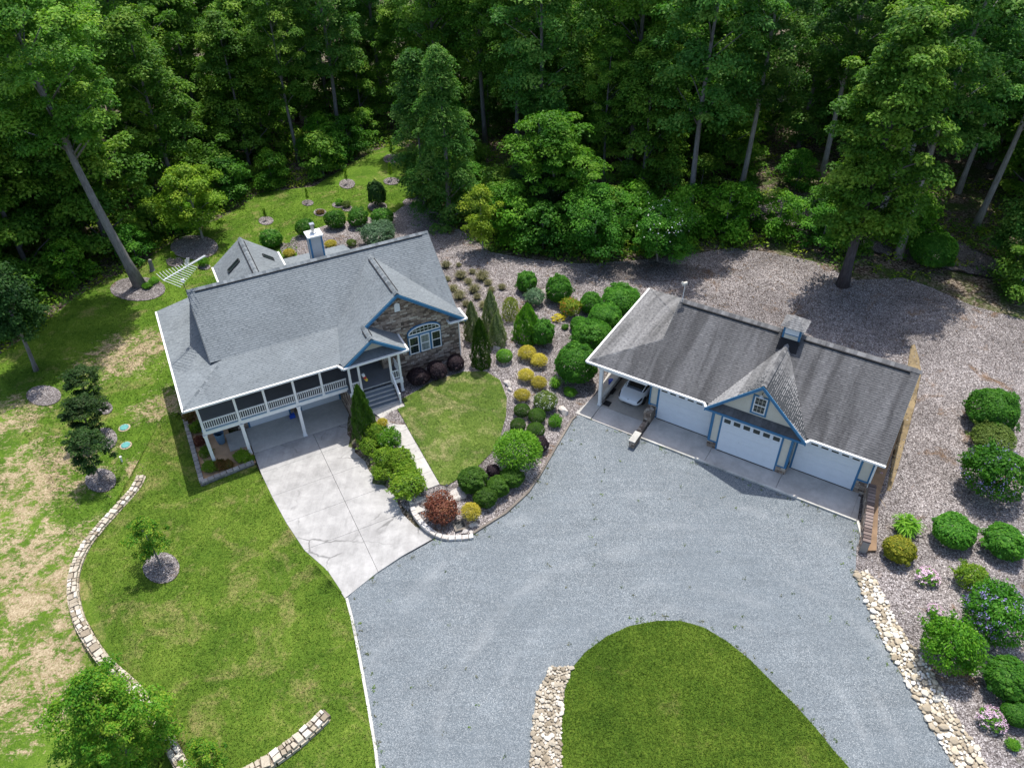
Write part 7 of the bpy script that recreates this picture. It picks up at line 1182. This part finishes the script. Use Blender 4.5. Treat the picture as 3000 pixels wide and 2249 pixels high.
def trunk_mesh(seed,H,r,C,z0,bark,limbs=14,bend=.5,n=9):
    rng=random.Random(seed); m=MB(); k=9; bx,by=rng.uniform(-1,1)*bend,rng.uniform(-1,1)*bend; pts=[]; rd=[]
    for i in range(k+1):
        f=i/k; pts.append((bx*math.sin(f*2.6)*.6,by*math.sin(f*3.3)*.6,-.3+f*(H+.3))); rd.append(r*(1.0-.86*f)*(1.45 if i==0 else 1)+.015)
    m.tube(pts,rd,n)
    idx=list(range(len(C))); rng.shuffle(idx)
    for i in idx[:limbs]:
        c=C[i]; zb=max(z0*.75,c[2]-abs(np.hypot(c[0],c[1]))*.75-.4); f=min(.93,(zb+.3)/(H+.3)); j=f*k; a=int(j); p=Vector(pts[a]).lerp(Vector(pts[min(k,a+1)]),j-a); e=Vector(c); rb=max(.02,r*(1-.86*f)*.42)
        m.tube([p,p.lerp(e,.5)+Vector((0,0,.25)),e],[rb,rb*.65,rb*.25],5)
    return m.mesh('trunk',[bark],True)
dome=lambda t: np.sqrt(np.maximum(0,1-(2*t-.85)**2*.75))*np.where(t>.9,.75,1)
tallp=lambda t: (.55+.45*np.sin(np.pi*np.clip(t*1.05,0,1)))*np.where(t>.85,.7,1)
skirt=lambda t: np.power(np.maximum(0,1-t**1.7),.6)*(.82+.18*np.minimum(1,t*4))
TREES_K={}
def variant(key,seed,prof,ncl,per,clr,leaf,mat,z0,H,R,r,bark,limbs=14,bend=.5,**k):
    me,C=crown_mesh(seed,prof,ncl,per,clr,leaf,LV[mat],z0,H,R,**k); TREES_K.setdefault(key,[]).append((me,trunk_mesh(seed,H*.97,r,C,z0,bark,limbs,bend),H,R))
for i in range(3): variant('tall',100+i,tallp,170,190,1.15,.155,'forest' if i!=1 else 'forest2',8.5,26,4.6,.27,MT['bark'],18,1.0)
for i in range(3): variant('full',110+i,skirt,185,180,1.1,.15,('forest','forest2','forest')[i],1.0,18,4.4,.22,MT['bark'],14,.6)
for i in range(3): variant('mid',120+i,skirt,105,150,.95,.135,('forest','hedge','forest2')[i],.6,10,3.3,.13,MT['bark'],10,.5)
for i in range(3): variant('under',130+i,dome,52,110,.75,.12,('forest','hedge','bright')[i],.3,4.2,2.1,.07,MT['bark'],8,.3)
variant('tulip',140,tallp,210,220,1.1,.15,'forest',5.0,22,4.0,.42,MT['barkd'],20,.5)
for i in range(2): variant('tallp',150+i,tallp,140,190,1.1,.15,'forest2',10,26,4.2,.30,MT['barkp'],14,.7)
variant('tallbig',160,tallp,200,220,1.3,.16,'forest',15.5,30,5.6,.48,MT['bark'],22,1.6)
variant('deodar',170,lambda t: np.power(np.maximum(0,1-t),.75)*.9+.1,210,170,.95,.15,'forest2',.3,16,3.6,.26,MT['bark'],20,.2,droop=.7,flat=.35,asp=.3)
variant('medium',171,skirt,120,140,.95,.14,'forest2',1.8,14.8,2.6,.13,MT['bark'],14,.3)
variant('layer',172,dome,160,180,1.05,.145,'bright',1.8,11,4.3,.16,MT['barkp'],14,.4,flat=.35)
variant('light',173,dome,100,150,.75,.115,'lime',1.6,7.3,3.0,.10,MT['barkp'],14,.3)
variant('yellow',174,dome,66,120,.7,.115,'ygreen',1.8,6.4,1.9,.07,MT['barkp'],12,.2)
variant('bright',175,dome,170,190,.62,.085,'bright',1.4,7.6,3.1,.12,MT['bark'],14,.3,tipmat=LV['lime'])
variant('young',176,dome,46,110,.34,.06,'bright',1.2,4.0,1.05,.045,MT['bark'],10,.15,tipmat=LV['ygreen'])
variant('crape_dark',177,dome,60,110,.36,.075,'crape',1.3,4.0,1.2,.05,MT['bark'],12,.2,tipmat=LV['dark'])
variant('crape_w',178,dome,120,150,.75,.10,'hedge',1.2,5.8,3.1,.09,MT['barkp'],16,.6,fl=LV['f_white'])
variant('crape_n',178,dome,120,150,.75,.10,'hedge',1.2,5.8,3.1,.09,MT['barkp'],16,.6)
variant('left',179,skirt,120,140,.85,.125,'dark',3.6,10,2.5,.17,MT['bark'],12,.5)
variant('edge',180,skirt,105,140,.85,.125,'forest2',2.4,8.3,2.4,.16,MT['barkp'],12,.5)
CNT={}
def put_tree(kind,x,y,z,s,label,grp=None,rot=None,sz=None,name=None,rng=random.Random(5)):
    vs_=TREES_K[kind]; k=CNT.get(kind,0); CNT[kind]=k+1; me,tm,H,R=vs_[k%len(vs_)]
    o=link(name or 'leafy_tree',None,None,(x,y,z),rng.uniform(0,6.28) if rot is None else rot,label=label,category='tree')
    if grp: o['group']=grp
    c=link('crown',me,o); t=link('trunk',tm,o); o.scale=(s,s,sz or s); return o
done=[]
for (kind,x,y,z,wd,h,lean,label,grp) in TREES:
    if kind=='crape_w' and 'carport' in label and 'white' not in label: kind='crape_n'
    me,tm,H,R=TREES_K[kind][0]; sz=h/H; s=wd/(2*R)
    if kind in('tall','tallp','tulip','tallbig'): s=sz=h/H
    o=put_tree(kind,x,y,T(x,y),s,label,grp,sz=sz,name={'tulip':'tall_tree','tall':'tall_tree','tallp':'tall_tree','tallbig':'tall_tree','crape_dark':'crape_myrtle','crape_w':'crape_myrtle','crape_n':'crape_myrtle','deodar':'cedar_tree','young':'young_tree'}.get(kind))
    if kind=='tallbig': o.rotation_euler=(0,R_(-4),0)
    done.append((x,y,2.8 if kind.startswith('tall') or kind=='tulip' else wd*.42))
FOOT_H=[hw(*q) for q in [(-4,-1.5),(18,-1.5),(18,17),(-4,17)]]; FOOT_G=[gw(*q) for q in [(-1,-2),(21,-2),(21,12),(-1,12)]]
clear=[FOOT_H,FOOT_G,POLY['yard'],POLY['mulch'],POLY['gravel'],POLY['front_lawn'],POLY['island'],tp]
def dist_poly(x,y,poly):
    P=np.array(poly); A=P; B=np.roll(P,-1,0); d=B-A; t=np.clip(((x-A[:,0])*d[:,0]+(y-A[:,1])*d[:,1])/np.maximum(1e-9,(d**2).sum(1)),0,1); return float(np.hypot(A[:,0]+t*d[:,0]-x,A[:,1]+t*d[:,1]-y).min())
def ok(x,y,marg):
    for p in clear:
        if pip(np.array([x]),np.array([y]),p)[0]: return False
    return min(dist_poly(x,y,p) for p in clear)>marg
def forest():
    rng=random.Random(42); pts=list(done)
    trunks=[(t[1],t[2]) for t in TREES if t[0] in('tall','tallp','tulip','tallbig')]
    def far(x,y,r): return all((x-a)**2+(y-b)**2>(.5*(r+c))**2*1.0 for a,b,c in pts)
    def region(x): return 'left' if x<-18 else ('right' if x>17 else 'middle')
    LB={'tall':'tall tree in the dense woods','full':'full crowned tree in the dense woods','mid':'bushy tree at the edge of the woods','under':'leafy shrub along the woods edge'}
    WH={'left':'beyond the back lawn','middle':'behind the cedar and crape myrtles','right':'along the dirt track behind the garage'}
    special=[(t[1],t[2],t[5]) for t in TREES if t[0] in('layer','crape_w','crape_n','yellow','light','medium','deodar')]+[(3.11,68.95,7)]
    for kind,n,r,m0,m1,ymax in (('full',1500,5.6,5.2,26,118),('tall',2500,5.4,3.8,60,112),('mid',2200,4.2,3.2,34,105),('under',2600,2.5,1.0,6.5,92)):
        c=0
        for _ in range(n):
            y=rng.uniform(18,ymax); x=rng.uniform(-.76*y-10,.76*y+10); 
            if not ok(x,y,m0): continue
            dd=min(dist_poly(x,y,p) for p in clear)
            if dd>m1: continue
            right=x>23 and y>50
            if right and kind in('full',) and dd<12: continue
            if right and kind=='mid' and (rng.random()<.75): continue
            if right and kind=='under' and (rng.random()<.6): continue
            if y<50 and abs(x)<30 : continue
            if x>30 and y<52: continue
            if not far(x,y,r): continue
            if any((abs(x-a)<(4.5 if kind!='under' else 2.8) and (-2.5 if kind!='under' else -4)<y-b<(h_*.5+3 if kind!='under' else 2.8)) for a,b,h_ in special): continue
            if kind!='under' and any(abs(x-a)<3.4 and -11<y-b<.5 for a,b in trunks): continue
            if kind=='under' and any(abs(x-a)<1.8 and -4<y-b<.5 for a,b in trunks): continue
            pts.append((x,y,r)); c+=1
            s=rng.uniform(.82,1.2); put_tree(kind if not(right and kind=='tall' and rng.random()<.6) else 'tallp',x,y,T(x,y)-.1,s,LB[kind]+' '+WH[region(x)],'woods trees '+WH[region(x)] if kind in('tall','full') else ('woods edge bushes' if kind=='under' else 'small woods trees '+WH[region(x)]),name={'under':'woods_shrub','mid':'small_tree'}.get(kind,'forest_tree'))
        print('forest',kind,c)
forest()
# low growth on the woods floor and along its edge, nobody could count it
def undergrowth():
    rs=np.random.RandomState(8); out=[]; tries=rs.uniform(-1,1,(9000,2)); n=0
    for a,b in tries:
        y=58+b*38; x=a*(.72*y+6)
        if not ok(x,y,.05) or y<52 or (x>22 and y<56): continue
        d=min(dist_poly(x,y,p) for p in clear)
        if d>14: continue
        if x>22 and rs.rand()<.6: continue
        if d>5 and rs.rand()<.4: continue
        out.append((x,y)); n+=1
        if n>1500: break
    out=np.array(out); per=26; q=np.repeat(np.arange(len(out)),per); hgt=rs.uniform(.15,.9,len(out)); P=np.c_[out[q]+rs.normal(0,.42,(len(q),2)),np.zeros(len(q))]
    P[:,2]=TV(P[:,0],P[:,1])-.1+rs.uniform(0,1,len(q))**.7*hgt[q]
    N=rs.normal(size=(len(q),3))*.6+np.array([0,0,1]); me=leaf_mesh('undergrowth',P,N,rs.uniform(.09,.2,len(q)),[LV['lime'],LV['forest'],LV['ygreen']],.5+rs.normal(0,.25,len(q)),.5,rs.choice([0,0,1,1,1,2],len(out))[q],3)
    link('undergrowth',me,None,kind='stuff')
undergrowth()
# blades of the lawns, chips on the mulch, weeds in the gravel, leaves blown under the trees
def scatter_pts(poly,n,rs,avoid=(),ymax=200):
    P=np.array(poly); lo=P.min(0); hi=P.max(0); lo=np.maximum(lo,(-50,8)); hi=np.minimum(hi,(50,ymax)); q=rs.uniform(lo,hi,(n,2)); k=pip(q[:,0],q[:,1],poly)&(np.abs(q[:,0])<.76*q[:,1]+4)
    for a in avoid: k&=~pip(q[:,0],q[:,1],a)
    return q[k]
def blades():
    rs=np.random.RandomState(12); discs=[POLY[k] for k in POLY if k.startswith('disc')]
    for nm,key,mt,n,s0,off in (('front_lawn_grass','front_lawn','lawn',110000,.055,.02),('island_grass','island','island',70000,.05,.05),('small_lawn_grass','center_lawn','clawn',26000,.042,.06),('rough_grass','yard','yard',170000,.075,0)):
        q=scatter_pts(POLY[key],n,rs,discs,78); m=len(q); P=np.c_[q,TV(q[:,0],q[:,1])+off+rs.uniform(.0,.05,m)]
        N=rs.normal(size=(m,3))*.55+np.array([0,0,.8]); me=leaf_mesh(nm,P,N,rs.uniform(.6,1.3,m)*s0,[MT[mt]],rs.uniform(0,1,m),.28,None,5); link(nm,me,None,kind='stuff')
    q=scatter_pts(POLY['mulch'],120000,rs,[POLY['center_lawn'],FOOT_G_IN,FOOT_H_IN,POLY['rocksB']],66); m=len(q); P=np.c_[q,TV(q[:,0],q[:,1])+rs.uniform(.012,.04,m)]
    N=rs.normal(size=(m,3))*.28+np.array([0,0,1]); link('wood_chips',leaf_mesh('wood_chips',P,N,rs.uniform(.03,.085,m),[tintmat('wood_chip',[(0,(.06,.048,.042)),(.5,(.18,.155,.145)),(.85,(.33,.30,.285)),(1,(.58,.55,.53))])],rs.uniform(0,1,m)**1.3,rs.uniform(.22,.5,m),None,6),None,kind='stuff')
    q=scatter_pts(POLY['mulch'],26000,rs,[POLY['center_lawn'],FOOT_G_IN,FOOT_H_IN],66); q=q[(q[:,1]>44)&(rs.uniform(0,1,len(q))<np.clip((q[:,1]-46)/16,.05,.8))]; m=len(q); P=np.c_[q,TV(q[:,0],q[:,1])+rs.uniform(.03,.06,m)]
    N=rs.normal(size=(m,3))*.4+np.array([0,0,1]); link('fallen_leaves',leaf_mesh('fallen_leaves',P,N,rs.uniform(.05,.10,m),[tintmat('dead_leaf',[(0,(.05,.03,.018)),(.6,(.13,.08,.045)),(1,(.24,.16,.09))])],rs.uniform(0,1,m),.5,None,7),None,kind='stuff')
    # weeds: sparse in the open court, thick along its edges and round the island
    q=scatter_pts(POLY['gravel'],9000,rs,[POLY['island'],POLY['rocksA']],46); de=np.array([min(dist_poly(x,y,POLY['gravel']),dist_poly(x,y,POLY['island'])) for x,y in q]); q=q[rs.uniform(0,1,len(q))<np.where(de<.45,.40,.012)]; per=7; k=np.repeat(np.arange(len(q)),per); m=len(k); P=np.c_[q[k]+rs.normal(0,.06,(m,2)),np.zeros(m)]; P[:,2]=TV(P[:,0],P[:,1])+rs.uniform(.02,.07,m)
    N=rs.normal(size=(m,3))*.6+np.array([0,0,.9]); link('weeds',leaf_mesh('weeds',P,N,rs.uniform(.03,.075,m),[LV['olive'],LV['fount'],LV['lime']],rs.uniform(0,1,m),.35,rs.choice([0,0,1,1,2],len(q))[k],8),None,kind='stuff')
FOOT_G_IN=[gw(*q) for q in [(0,-1.6),(19.2,-1.6),(19.2,10.3),(0,10.3)]]; FOOT_H_IN=[hw(*q) for q in [(7.9,-1.4),(11,-1.4),(11,1.4),(17.1,1.4),(17.1,13),(7.9,13)]]
blades()
print('objects',len(COL.objects),'tris',sum(len(m.polygons)*2 for m in bpy.data.meshes))
